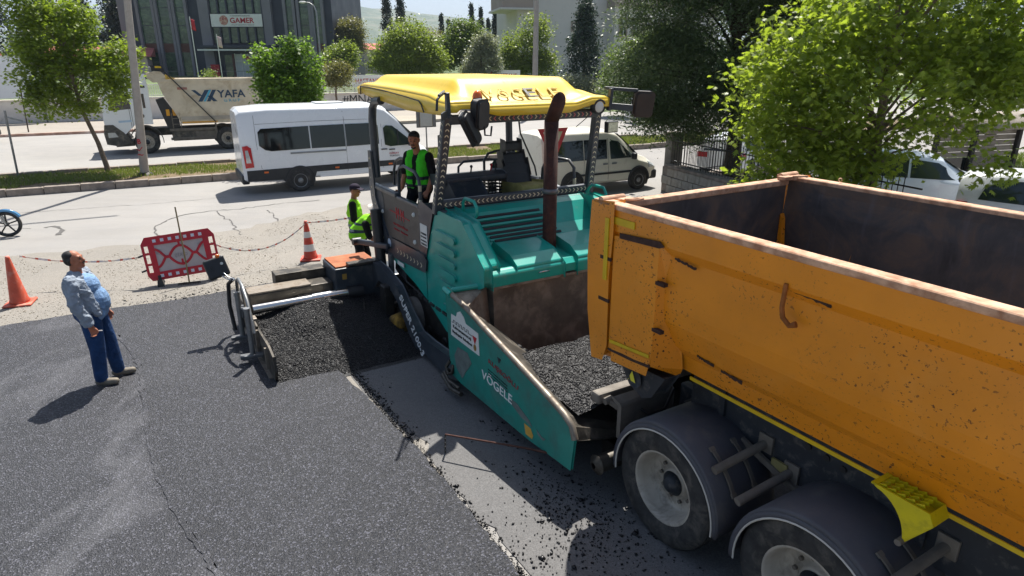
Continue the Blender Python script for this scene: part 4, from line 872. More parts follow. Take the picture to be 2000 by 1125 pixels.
# yellow corner marking near the rim and scars
TB().box((-4.16, -1.283, 2.66), (-3.86, -1.276, 2.72)).build('reflective_strip', M_YTAPE, tk); TB().box((-4.2, -1.309, 2.15), (-4.15, -1.301, 2.7)).build('reflective_strip', M_YTAPE, tk)
for (a, b, w) in [((-3.42, 2.53), (-3.2, 2.50), .022), ((-2.62, 2.585), (-2.44, 2.575), .022), ((-2.40, 2.575), (-2.12, 2.56), .022), ((-3.22, 1.755), (-3.05, 1.74), .02), ((-3.0, 1.71), (-2.8, 1.70), .028)]:
    z0 = a[1]; y = 1.245 if z0 > 2.4 else 1.115 if z0 > 1.73 else 1.085
    rs = random.Random(int(a[0]*100)); up_, lo_ = [], []
    for k in range(15):
        f = k / 14; xx = a[0] + (b[0]-a[0])*f; zz = a[1] + (b[1]-a[1])*f; up_.append((xx, zz + w*.5*rs.uniform(.2, 1.2))); lo_.append((xx, zz - w*.5*rs.uniform(.2, 1.5)))
    TB().prism(up_ + lo_[::-1], 'y', -y - .008, -y - .001).build('weld_scar', M_SCAR, tk)
hk = TB(); hk.tube([(-2.42, -1.285, 2.62), (-2.42, -1.295, 2.46), (-2.40, -1.30, 2.40), (-2.35, -1.295, 2.36), (-2.31, -1.285, 2.38)], [.015, .016, .017, .018, .022], 8); hk.build('tarp_hook', pbr('hook_rust', '#8a4f1a', .8, 0, .3, 12, .3, 50), tk)
# tailgate with hinge ears
tg = TB().prism([(XR - .06, 2.76), (XR + .03, 2.76), (XR + .05, 1.55), (XR - .04, 1.5)], 'y', -1.12, 1.12).build('tailgate', M_TUB, tk)
TB().box((XR - .07, -1.14, 2.74), (XR + .05, 1.14, 2.80)).build('tailgate_rim', M_RIM, tg, bevel=.015)
TB().prism([(XR - .072, 2.7), (XR - .055, 2.7), (XR - .055, 1.5), (XR - .072, 1.5)], 'y', -1.12, 1.12).build('tailgate_skin', M_ORA, tg)
for s in (-1, 1):
    e = TB(); e.box((XR - .10, s*1.12, 2.80), (XR + .12, s*1.30, 2.835)); e.cyl((XR - .0, s*1.05, 2.83), (XR - .0, s*1.30, 2.83), .035, n=12); e.box((XR + .0, s*1.0, 2.8), (XR + .1, s*1.14, 2.84)); e.build('tailgate_hinge', M_RIM, tg, bevel=.008)
    TB().tube([(XR + .10, s*1.12, 2.84), (XR + .22, s*1.06, 2.86), (XR + .28, s*1.08, 2.87), (XR + .26, s*1.12, 2.86), (XR + .14, s*1.15, 2.85)], .010, 6).build('hinge_clip', M_RIM, tg)
TB().prism([(XR + .052, 2.45), (XR + .075, 2.40), (XR + .11, 2.1), (XR + .10, 1.7), (XR + .055, 1.7)], 'y', 1.06, 1.12).build('tailgate_edge', M_ORA, tg)
TB().lathe([(.015, -.006), (.022, 0), (.015, .006), (.015, -.006)], (XR + .55, 1.22, 2.86), (0, 1, 0), 10).build('tarp_ring', M_RIM, tk)
# chassis
TB().box((-3.55, -.76, .90), (XF, -.70, 1.46)).build('subframe_side', M_CH, tk); TB().box((-3.55, .70, .90), (XF, .76, 1.46)).build('subframe_side', M_CH, tk)
for x in (-3.2, -1.55, .2): TB().box((x - .03, -.79, .92), (x + .03, -.76, 1.44)).build('frame_rib', M_CH, tk)
for x, z in ((-2.40, 1.26), (-2.25, 1.25), (-2.12, 1.23)): TB().cyl((x, -.772, z), (x, -.761, z), .026, n=12).build('frame_hole', M_HOSE, tk)
for s in (-1, 1): TB().box((-3.95, s * .48, .72), (XF, s * .38, 1.02)).build('frame_rail', M_CH, tk, bevel=.01)
TB().box((-3.7, -.69, .95), (XF, .69, 1.0)).build('deck_plate', M_CH, tk)
TB().cyl((-3.30, -1.1, .49), (-3.30, 1.1, .49), .12, n=16).build('axle', M_DIRTY, tk); TB().cyl((-1.95, -1.1, .49), (-1.95, 1.1, .49), .12, n=16).build('axle', M_DIRTY, tk)
# rear beam, lamp carrier, marker lamp
TB().box((-4.30, -1.30, .90), (-4.18, .6, 1.01)).build('rear_beam', M_DUSTST, tk, bevel=.022)
lc_ = TB(); lc_.prism([(-3.97, .66), (-3.97, .98), (-4.06, 1.02), (-4.06, 1.035), (-3.96, 1.01), (-3.935, .99), (-3.935, .66)], 'y', -1.24, -.58); lc_.build('lamp_carrier', M_DUSTST, tk, bevel=.008)
TB().tube([(-3.93, -1.0, .90), (-3.86, -.96, .86), (-3.84, -.78, .88), (-3.9, -.62, 1.02)], .014, 6).build('lamp_cable', M_HOSE, tk)
ml = TB(); ml.bar((-4.0, -1.16, .90), (-4.14, -1.22, .95), .03, .05); ml.bar((-4.0, -1.16, .90), (-4.0, -1.16, .68), .04, .03, up=(1, 0, 0)); ml.cyl((-4.14, -1.26, .95), (-4.14, -1.18, .96), .035, n=12); ml.build('marker_lamp', M_DUSTST, tk, bevel=.004)
# wheels
def wheel(name, parent, c, r, w, mats, s=-1, rim=.62, dish=.10, bolts=10, dual=False, n=40):
    """tyre lathe with a dished rim; c is the hub centre at the tyre mid-plane, s the outer side along y"""
    e = thing(name, None, None); e.parent = parent; e.location = c
    h = w / 2; t = MB()
    t.lathe([(r*rim, s*h*.86), (r*(rim+.06), s*h*.98), (r*.86, s*h*1.0), (r*.94, s*h*.93), (r*.985, s*h*.80), (r, s*h*.6), (r, -s*h*.6), (r*.985, -s*h*.8), (r*.86, -s*h), (r*rim, -s*h*.86)], (0, 0, 0), (0, 1, 0), n)
    tb = t.build('tyre', mats[0], e)
    if r > .35:
        for q in (-.35, 0, .35): MB().lathe([(r*1.003, q*w - .006), (r*1.003, q*w + .006)], (0, 0, 0), (0, 1, 0), n).build('tread_groove', M_HOSE, tb)
    m = MB(); d = s * (h*.86 - dish)
    m.lathe([(r*rim*1.02, s*h*.88), (r*rim*.98, s*h*.90), (r*rim*.95, s*h*.84), (r*rim*.90, s*h*.5), (r*rim*.86, d + s*.015), (r*rim*.80, d), (r*rim*.42, d + s*.01), (r*rim*.40, d + s*.045), (r*rim*.33, d + s*.06), (0.0, d + s*.062)], (0, 0, 0), (0, 1, 0), n); rm = m.build('rim', mats[1], e)
    if r > .5: MB().lathe([(r*rim*.30, d + s*.055), (r*rim*.34, d + s*.066), (r*rim*.22, d + s*.10), (r*rim*.20, d + s*.115), (0, d + s*.118)], (0, 0, 0), (0, 1, 0), n).build('hub', M_CH, rm)
    for i in range(bolts):
        a = 2*math.pi*i/bolts; MB().cyl((r*rim*.56*math.cos(a), d, r*rim*.56*math.sin(a)), (r*rim*.56*math.cos(a), d + s*.03, r*rim*.56*math.sin(a)), r*.034, n=6).build('nut', mats[2], rm)
    return e
def _fixempty(o):
    for k in ('label', 'category'):
        if k in o: del o[k]
for x in (-3.30, -1.95):
    for s in (-1, 1):
        wheel('wheel', tk, (x - TX0, s * 1.165, .535), .535, .31, (M_RUBBER, M_WRIM, M_DUSTST), s, .60, .19)
    wheel('inner_wheel', tk, (x - TX0, -.82, .535), .533, .28, (M_RUBBER, M_WRIM, M_DUSTST), -1, .60, .05, 4)
# fenders with white edge trim, carried on tubes
for x in (-3.28, -1.93):
    f = TB(); r_ = .61; A_ = [R(a) for a in range(-6, 187, 7)]
    f.grid([[(x - r_*math.cos(a)*1.0, -1.335, .50 + r_*math.sin(a)), (x - r_*math.cos(a), -1.315, .515 + (r_+.015)*math.sin(a)), (x - r_*math.cos(a), -.70, .515 + (r_+.015)*math.sin(a)), (x - r_*math.cos(a), -.66, .50 + r_*math.sin(a))] for a in A_]); fo = f.build('mudguard', M_FEND, tk, solid=.008)
    TB().grid([[(x - r_*math.cos(a), -1.336, .50 + r_*math.sin(a)), (x - (r_-.045)*math.cos(a), -1.340, .50 + (r_-.045)*math.sin(a))] for a in A_]).build('mudguard_lip', M_FEND, fo, solid=.006)
    TB().tube([(x - (r_-.045)*math.cos(a), -1.342, .50 + (r_-.045)*math.sin(a)) for a in A_], .008, 6).build('edge_trim', pbr('trim_white', '#bdb9b0', .6, 0, .15), fo)
    for dx in (.40, .58):
        px_, pz_ = x + dx, .50 + math.sqrt(max(.01, (r_+.012)**2 - dx**2))
        for yy in (-1.16, -.92):
            if dx != .40: continue
            s_ = TB(); an = [R(a) for a in range(33, 67, 6)]; q_ = [(x + (r_ + .045)*math.sin(a), yy, .515 + (r_ + .045)*math.cos(a)) for a in an]
            for a_, b_ in zip(q_[:-1], q_[1:]): s_.bar(a_, b_, .034, .012, up=(math.sin(.9), 0, math.cos(.9)))
            s_.bar(q_[0], (q_[0][0] - .03, yy, q_[0][2] + .02), .05, .016, up=(.6, 0, .8)); s_.bar(q_[-1], (q_[-1][0] + .02, yy, q_[-1][2] - .03), .05, .016, up=(.8, 0, .6)); s_.build('mudguard_strap', M_DUSTST, fo)
    for (xa, z_) in ((x + .47, 1.0), ):
        tt = TB(); tt.cyl((xa, -1.27, .99), (xa + .06, -.76, 1.10), .034, n=14); tt.build('mudguard_tube', M_DUSTST, tk); TB().box((xa + .0, -.785, 1.03), (xa + .13, -.76, 1.18)).build('tube_flange', M_DUSTST, tk, bevel=.005)
TB().cyl((-2.57, -1.27, .86), (-2.50, -.76, .98), .034, n=14).build('mudguard_tube', M_DUSTST, tk); TB().box((-2.56, -.785, .90), (-2.43, -.76, 1.06)).build('tube_flange', M_DUSTST, tk, bevel=.005)
TB().bar((-2.95, -.80, 1.04), (-2.30, -.80, .84), .03, .05).build('brace', M_DUSTST, tk); TB().box((-2.66, -.80, .93), (-2.52, -.78, 1.03)).build('type_plate', pbr('plate_yellow', '#8a8152', .7, 0, .3), tk)
# wheel chock in its holder
ck = thing('wheel_chock', None, None); ck.parent = tk; ck.location = (-1.52 - TX0, -1.08, 1.36); ck.scale = (.86, .86, .86)
M_CHK = pbr('chock_yellow', '#c9b800', .5, 0, .15, 5, .1, 60, ('#7a6f1c', .2, 6))
m = MB(); top_ = [(-.24, .19), (.16, .18), (.20, .10), (.04, -.14)]; arc = [(-.24 + .27*math.sin(a)*1.02, .17 - .31*(1-math.cos(a))) for a in [R(k) for k in range(8, 90, 9)]]
m.prism([(-.24, .19)] + arc + [(.04, -.14), (.20, .10), (.16, .18)], 'y', -.10, -.085); m.prism([(-.24, .19)] + arc + [(.04, -.14), (.20, .10), (.16, .18)], 'y', .085, .10)
m.build('chock_cheek', M_CHK, ck)
for i in range(5):
    for j in range(4):
        MB().bar((-.20 + i*.065, -.075 + j*.05, .175), (-.15 + i*.065, -.06 + j*.05, .19), .008, .03, mi=0).build('chock_cell', M_CHK, ck)
MB().box((-.24, -.1, .178), (-.20, .1, .192)).build('chock_toe', M_CHK, ck); MB().add([(.16, -.1, .18), (.16, .1, .18), (.20, .1, .10), (.20, -.1, .10), (.04, .1, -.14), (.04, -.1, -.14)], [(0, 3, 2, 1), (3, 5, 4, 2)]).build('chock_back', M_CHK, ck, solid=.006)
MB().add([(x, y, .16 - .22*max(0, x + .1)) for x in (-.2, .0, .15) for y in (-.09, .09)], [(0, 1, 3, 2), (2, 3, 5, 4)]).build('chock_web', M_CHK, ck, solid=.006)
MB().cyl((.03, -.14, -.13), (.03, .12, -.13), .025, n=10).build('chock_pin', M_DUSTST, ck)
MB().box((-.16, .10, .04), (.10, .40, .10)).build('chock_holder', M_CH, ck)
for o in list(COL.objects): _fixempty(o) if o.parent else None
# ------------------------------------------------------------------ people
def m_cloth(name, c, var=.2, fold=.5, fs=9, bands=None):
    if name in MATS: return MATS[name]
    t = NT(name); b = col(c); v = t.ramp(t.noise(fs, 4, .6, .6), [(.3, 0.0), (.7, 1.0)])
    a = t.mix(v, tuple(x * (1 - var) for x in b[:3]), tuple(min(1, x * (1 + var * .6)) for x in b[:3]))
    if bands:
        sep = t.n('ShaderNodeSeparateXYZ'); t.l(t.tc.outputs['Object'], sep.inputs[0])
        for z0, z1, bc in bands:
            f = t.math('MULTIPLY', t.math('GREATER_THAN', sep.outputs[2], z0), t.math('LESS_THAN', sep.outputs[2], z1)); a = t.mix(f, a, bc)
    nm = t.bump(t.noise(fs, 4, .6, 1.2), fold, .03); nm = t.bump(t.noise(240, 2), .2, .002, nm)
    t.bsdf(a, .85, 0, nm, .25); MATS[name] = t.m; return t.m
M_SKIN = pbr('skin', '#a8694d', .55, 0, .15, 12, .1, 90); M_SKIN2 = pbr('tanned_skin', '#a4684a', .55, 0, .15, 12, .1, 90)
M_HAIR = pbr('dark_hair', '#15110f', .6, 0, .4, 60, .6, 120); M_JEAN = m_cloth('blue_jeans', '#23426e', .4, 1.0, 8); M_JACK = m_cloth('grey_jacket', '#8f99a6', .2, .9, 9)
M_SHIRT = m_cloth('pale_shirt', '#7f9fc6', .35, .7, 16); M_TEE = m_cloth('black_tee', '#121214', .2, .5, 9); M_SHOE = pbr('beige_shoe', '#7d7568', .7, 0, .2, 8); M_SOLE = pbr('shoe_sole', '#2a2826', .8, 0, .1)
M_TROU = m_cloth('black_trousers', '#15161a', .2, .5, 8)
GREY_ = lin('#85888c')
def sdf(P, pr):
    k = pr[0]
    if k == 'c':
        a, b, r0, r1 = np.array(pr[1]), np.array(pr[2]), pr[3], pr[4]; ab = b - a; t = np.clip(((P - a) @ ab) / (ab @ ab + 1e-9), 0, 1)
        return np.linalg.norm(P - a - t[:, None] * ab, axis=1) - (r0 + (r1 - r0) * t)
    c, r = np.array(pr[1]), np.array(pr[2]); q = np.linalg.norm((P - c) / r, axis=1); return (q - 1) * r.min()
def skinmesh(name, prims, mats, parent, voxel=.01, smooth=4, wrinkle=0):
    """one continuous surface from overlapping limbs; prims = ('c', p0, p1, r0, r1, mat) or ('e', centre, radii, None, None, mat)"""
    b = MB()
    for p in prims:
        if p[0] == 'c': b.cyl(p[1], p[2], p[3], p[4], 14); b.ball(p[1], p[3], 14); b.ball(p[2], p[4], 14)
        else: b.ball(p[1], p[2], 20)
    o = b.build(name, mats); q = o.modifiers.new('r', 'REMESH'); q.mode = 'VOXEL'; q.voxel_size = voxel; q.use_smooth_shade = True
    s = o.modifiers.new('s', 'SMOOTH'); s.factor = .5; s.iterations = smooth
    dg = bpy.context.evaluated_depsgraph_get(); dg.update(); me = bpy.data.meshes.new_from_object(o.evaluated_get(dg)); old = o.data
    o.modifiers.clear(); o.data = me; bpy.data.meshes.remove(old)
    me.materials.clear()
    for m in (mats if isinstance(mats, list) else [mats]): me.materials.append(m)
    n = len(me.polygons); c = np.zeros(n * 3, np.float32); me.polygons.foreach_get('center', c); c = c.reshape(-1, 3)
    D = np.stack([sdf(c, p) for p in prims]); mi = np.array([p[5] for p in prims])[D.argmin(0)]
    me.polygons.foreach_set('material_index', mi.astype(np.int32)); me.polygons.foreach_set('use_smooth', np.ones(n, bool)); me.update()
    if wrinkle:
        tex = bpy.data.textures.new('folds', 'CLOUDS'); tex.noise_scale = .075; tex.noise_depth = 2; q = o.modifiers.new('folds', 'DISPLACE'); q.texture = tex; q.strength = wrinkle; q.mid_level = .5
    o.parent = parent; return o
def hand(w, d, side, m=0, curl=.6, s=1.0):
    """palm and five bent fingers; w wrist, d direction of the hand, side vector towards the thumb"""
    w, d, t = Vector(w), Vector(d).normalized(), Vector(side); t = (t - d * t.dot(d)).normalized(); n = d.cross(t); out = []
    for k in (-1, 0, 1): out.append(('c', tuple(w + t*(k*.018*s)), tuple(w + d*.085*s + t*(k*.024*s)), .017*s, .014*s, m))
    for k, L in zip((-1.5, -.5, .5, 1.5), (.060, .075, .080, .070)):
        a = w + d*.085*s + t*(k*.019*s); b_ = a + (d*math.cos(curl) + n*math.sin(curl)) * (L*.55*s); e = b_ + (d*math.cos(curl*2.2) + n*math.sin(curl*2.2)) * (L*.55*s)
        out += [('c', tuple(a), tuple(b_), .0098*s, .009*s, m), ('c', tuple(b_), tuple(e), .009*s, .0078*s, m)]
    a = w + d*.03*s + t*.026*s; b_ = a + (d*.7 + t*.6 + n*.3).normalized()*.045*s; e = b_ + (d*.9 + n*.4).normalized()*.032*s
    return out + [('c', tuple(a), tuple(b_), .013*s, .011*s, m), ('c', tuple(b_), tuple(e), .011*s, .009*s, m)]
def head(c, yaw, pitch, m=0, tilt=0.0, hairm=1, stubble=None):
    """head prims about centre c looking along yaw (0 = +x)"""
    M = Matrix.Rotation(yaw, 3, 'Z') @ Matrix.Rotation(pitch, 3, 'Y') @ Matrix.Rotation(tilt, 3, 'X'); c = Vector(c)
    T = lambda x, y, z: tuple(c + M @ Vector((x, y, z)))
    P = [('e', T(-.012, 0, .025), (.093, .076, .098), None, None, m), ('c', T(.03, 0, -.035), T(.055, 0, -.078), .062, .036, m), ('c', T(-.01, 0, -.03), T(.02, 0, -.05), .07, .065, m),
         ('c', T(.086, 0, .02), T(.108, 0, -.018), .010, .014, m), ('c', T(.072, -.035, .035), T(.072, .035, .035), .018, .018, m), ('c', T(.082, -.02, -.055), T(.082, .02, -.055), .012, .012, m), ('c', T(.07, 0, -.088), T(.075, 0, -.082), .022, .02, m)]
    for s in (-1, 1): P += [('c', T(-.008, s*.078, .018), T(-.006, s*.080, -.022), .014, .011, m), ('c', T(.055, s*.035, -.01), T(.06, s*.033, -.02), .026, .024, m)]
    return P, T
def face_bits(T, par, moustache=None, beard=None):
    e = MB()
    for s in (-1, 1): e.ball(T(.081, s*.03, .012), .0095, 8)
    e.build('eyes', pbr('eye_dark', '#140f0d', .3), par)
    b = MB()
    for s in (-1, 1): b.tube([T(.083, s*.016, .034), T(.085, s*.032, .040), T(.070, s*.052, .034)], .0055, 6)
    if moustache: b.tube([T(.094, -.026, -.042), T(.102, 0, -.034), T(.094, .026, -.042)], .008, 6)
    if beard: b.tube([T(.075, -.03, -.085), T(.098, 0, -.094), T(.075, .03, -.085)], .012, 6)
    b.build('eyebrows', M_HAIR, par)
    MB().tube([T(.090, -.02, -.057), T(.0955, 0, -.056), T(.090, .02, -.057)], .004, 6).build('mouth', pbr('lips', '#6b3329', .5), par)
def shoe(P, a, yaw, m, L=.27):
    d = Vector((math.cos(yaw), math.sin(yaw), 0)); a = Vector(a)
    P += [('c', tuple(a - d*.05 + Vector((0, 0, .045))), tuple(a + d*(L - .12) + Vector((0, 0, .038))), .045, .042, m), ('c', tuple(a + d*(L - .2) + Vector((0, 0, .036))), tuple(a + d*(L - .11) + Vector((0, 0, .03))), .048, .032, m)]
# --- the man in the denim jacket watching
pm_ = thing('person', 'stout man in grey jacket, pale shirt and jeans standing on the asphalt', 'person', (-5.23, 7.55, 0.052), R(14))
Bp = []
hp, T0 = head((-.075, .0, 1.625), R(-4), R(-8), 0)
Bp += hp + [('c', (-.09, 0, 1.42), (-.08, 0, 1.56), .068, .062, 0)]
Bp += [('e', (.035, 0, 1.09), (.180, .175, .21), None, None, 2), ('e', (-.01, 0, 1.28), (.15, .17, .17), None, None, 2), ('c', (.06, -.07, .95), (.06, .07, .95), .10, .10, 2), ('c', (-.02, -.10, .93), (-.02, .10, .93), .135, .135, 1), ('e', (-.09, 0, .96), (.13, .17, .14), None, None, 1)]
Bp += [('c', (-.01, -.10, .90), (.0, -.12, .50), .122, .092, 1), ('c', (.0, -.12, .50), (-.03, -.12, .11), .09, .078, 1), ('c', (-.01, .10, .90), (.06, .12, .50), .122, .092, 1), ('c', (.06, .12, .50), (.09, .13, .11), .09, .078, 1)]
shoe(Bp, (-.02, -.12, 0), R(-4), 3); shoe(Bp, (.10, .13, 0), R(12), 3)
Bp += hand((.045, -.285, .86), (.20, .05, -1), (1, .1, .15), 0, .75); Bp += hand((.06, .27, .88), (.2, 0, -1), (1, 0, .1), 0, .6)
Bp += [('c', (-.08, -.20, 1.40), (-.06, -.27, 1.13), .055, .05, 0), ('c', (-.06, -.27, 1.13), (.045, -.285, .86), .05, .03, 0), ('c', (-.08, .20, 1.40), (-.06, .26, 1.13), .055, .05, 0), ('c', (-.06, .26, 1.13), (.06, .27, .88), .05, .03, 0)]
skinmesh('body', Bp, [M_SKIN, M_JEAN, M_SHIRT, M_SHOE], pm_, .009, 3)
face_bits(T0, pm_, moustache=True)
Jk = [('e', (-.10, 0, 1.27), (.155, .225, .22), None, None, 0), ('e', (-.06, 0, 1.06), (.155, .205, .22), None, None, 0), ('c', (-.05, -.125, 1.22), (-.02, -.13, .92), .115, .108, 0), ('c', (-.05, .125, 1.22), (-.02, .13, .92), .115, .108, 0), ('c', (-.10, -.16, 1.40), (-.10, .16, 1.40), .085, .085, 0)]
for s in (-1, 1): Jk += [('c', (-.09, s*.20, 1.40), (-.07, s*.275, 1.13), .088, .076, 0), ('c', (-.07, s*.275, 1.13), (.03, s*.285, .90), .074, .062, 0), ('c', (.0, s*.15, 1.36), (.11, s*.165, .98), .055, .05, 0), ('c', (-.12, s*.05, 1.47), (-.02, s*.09, 1.43), .045, .035, 0)]
skinmesh('jacket', Jk, [M_JACK], pm_, .010, 3, .055)
MB().obox((.02, -.232, 1.29), (.11, .02, .06), Matrix.Rotation(R(12), 3, 'Y')).build('jacket_pocket', M_JACK, pm_, bevel=.012)
skinmesh('hair', [('e', T0(-.045, 0, .02), (.075, .082, .085), None, None, 0), ('e', T0(-.03, 0, .06), (.09, .078, .065), None, None, 0), ('c', T0(-.02, -.078, .02), T0(-.03, -.074, -.03), .022, .018, 0), ('c', T0(-.02, .078, .02), T0(-.03, .074, -.03), .022, .018, 0)], [M_HAIR], pm_, .008, 2)
MB().cyl((.10, -.26, .785), (.155, -.27, .79), .006, n=8).build('cigarette', M_WLET, pm_)
# --- hi-vis workers
def vest_mat(name, c, bands): return m_cloth(name, c, .12, .6, 8, bands)
def worker_top(P, lean=0.0):
    return P
w1 = thing('person', 'worker in dark cap and yellow-green hi-vis vest standing beyond the screed', 'person', (-2.99, 12.2, .005), R(8))
Bp = []; hp, T1 = head((.02, -.01, 1.64), R(-22), R(10), 0)
Bp += hp + [('c', (-.03, 0, 1.43), (.0, 0, 1.57), .058, .055, 0), ('e', (-.02, 0, 1.22), (.125, .175, .26), None, None, 1), ('c', (-.02, -.08, .95), (-.02, .08, .95), .125, .125, 2)]
for s in (-1, 1):
    Bp += [('c', (-.02, s*.09, .92), (.01, s*.10, .50), .10, .07, 2), ('c', (.01, s*.10, .50), (-.02, s*.11, .10), .07, .055, 2), ('c', (-.03, s*.18, 1.40), (-.02, s*.235, 1.14), .072, .066, 1), ('c', (-.02, s*.235, 1.12), (.14, s*.20, .96), .042, .034, 0)]
    shoe(Bp, (-.02, s*.11, 0), R(s*5), 2); Bp += hand((.14, s*.20, .96), (1, -s*.3, -.25), (.2, 0, 1), 0, .5)
skinmesh('body', Bp, [M_SKIN2, M_TEE, M_TROU], w1, .009, 3); face_bits(T1, w1)
Vs = [('e', (-.025, 0, 1.22), (.145, .19, .27), None, None, 0), ('c', (-.02, -.08, 1.0), (-.02, .08, 1.0), .135, .135, 0), ('c', (-.04, -.12, 1.42), (-.04, .12, 1.42), .068, .068, 0)]
skinmesh('vest', Vs, [vest_mat('vest_lime', '#9be02a', [(1.10, 1.155, GREY_), (.97, 1.025, GREY_)])], w1, .011, 3, .035)
skinmesh('hair', [('e', T1(-.03, 0, .03), (.085, .08, .085), None, None, 0)], [M_HAIR], w1, .01, 2)
cp_ = MB(); cp_.ball(T1(-.015, 0, .06), (.102, .088, .075), 16); cp_.obox(T1(.10, 0, .055), (.11, .14, .012), Matrix.Rotation(R(-22), 3, 'Z') @ Matrix.Rotation(R(20), 3, 'Y')); cp_.build('cap', m_cloth('dark_cap', '#2d2636', .2, .3, 20), w1)
w2 = thing('person', 'worker in white sun hat and green hi-vis vest bending behind the paver', 'person', (-2.72, 11.75, .005), R(-12))
Bp = []; hp, T2 = head((.22, 0, 1.36), R(-10), R(30), 0)
Bp += hp + [('c', (.12, 0, 1.20), (.18, 0, 1.30), .058, .055, 0), ('c', (-.16, 0, .92), (.06, 0, 1.14), .16, .15, 1), ('c', (-.18, -.08, .88), (-.18, .08, .88), .125, .125, 2)]
for s in (-1, 1):
    Bp += [('c', (-.16, s*.09, .86), (-.05, s*.11, .48), .10, .07, 2), ('c', (-.05, s*.11, .48), (-.12, s*.12, .10), .07, .055, 2), ('c', (.08, s*.17, 1.14), (.16, s*.21, .92), .07, .06, 1), ('c', (.16, s*.21, .92), (.30, s*.16, .80), .042, .034, 0)]
    shoe(Bp, (-.12, s*.12, 0), 0, 2); Bp += hand((.30, s*.16, .80), (1, 0, -.5), (0, -s, .4), 0, .7)
skinmesh('body', Bp, [M_SKIN2, M_TEE, M_TROU], w2, .009, 3); face_bits(T2, w2)
skinmesh('vest', [('c', (-.16, 0, .92), (.05, 0, 1.13), .175, .165, 0), ('c', (-.17, -.08, .90), (-.17, .08, .90), .138, .138, 0), ('c', (.08, -.12, 1.18), (.08, .12, 1.18), .06, .06, 0)], [vest_mat('vest_lime2', '#8fdc2c', [(.96, 1.02, lin('#3c4a52')), (1.10, 1.14, lin('#3c4a52'))])], w2, .011, 3)
MB().lathe([(.0, .075), (.06, .07), (.088, .04), (.095, .0), (.155, -.03), (.158, -.036), (.09, -.008)], T2(-.01, 0, .065), T2(0, 0, 1) and (Vector(T2(0, 0, 1)) - Vector(T2(0, 0, 0))), 22).build('sun_hat', m_cloth('white_hat', '#cfc8bf', .1, .4, 14), w2)
MB().cyl((.33, -.16, .74), (.36, -.16, .98), .03, n=10).build('glove', pbr('green_glove', '#2aa04a', .7), w2)
# --- operator on the paver
op = thing('person', 'paver operator in black T-shirt and bright green hi-vis vest under the canopy', 'person', W(-9.12, -.90, 1.42), ANG + R(-58))
Bp = []; hp, T3 = head((.07, .0, 1.435), R(22), R(14), 0)
Bp += hp + [('c', (.0, 0, 1.22), (.04, 0, 1.37), .058, .055, 0), ('e', (-.02, 0, 1.02), (.125, .18, .26), None, None, 1), ('c', (-.03, -.09, .72), (-.03, .09, .72), .13, .13, 2), ('e', (-.0, 0, .82), (.13, .165, .15), None, None, 1)]
for s in (-1, 1):
    Bp += [('c', (-.02, s*.10, .68), (.12, s*.12, .40), .10, .075, 2), ('c', (.12, s*.12, .40), (.06, s*.12, .08), .07, .055, 2), ('c', (-.02, s*.185, 1.19), (-.01, s*.25, .95), .074, .066, 1), ('c', (-.01, s*.25, .93), (.10, s*.24, .72), .043, .036, 0)]
    shoe(Bp, (.06, s*.12, 0), 0, 2); Bp += hand((.10, s*.24, .72), (.8, 0, -.6), (0, -s, .3), 0, .7)
skinmesh('body', Bp, [M_SKIN2, M_TEE, M_TROU], op, .009, 3); face_bits(T3, op, beard=True, moustache=True)
Vs = []
for s in (-1, 1): Vs += [('e', (-.03, s*.085, 1.03), (.145, .115, .27), None, None, 0), ('c', (-.01, s*.13, 1.22), (.02, s*.12, 1.18), .062, .06, 0), ('c', (.06, s*.115, 1.14), (.09, s*.075, .80), .055, .06, 0)]
Vs += [('e', (-.05, 0, 1.0), (.12, .17, .28), None, None, 0), ('c', (-.02, -.08, .80), (-.02, .08, .80), .14, .14, 0)]
skinmesh('vest', Vs, [vest_mat('vest_green', '#46d02a', [(.86, .91, lin('#2f3a3f')), (.74, .79, lin('#2f3a3f'))])], op, .010, 3, .035)
skinmesh('hair', [('e', T3(-.03, 0, .045), (.090, .083, .085), None, None, 0), ('c', T3(.045, -.04, .095), T3(.045, .04, .095), .026, .026, 0)], [M_HAIR], op, .008, 2)
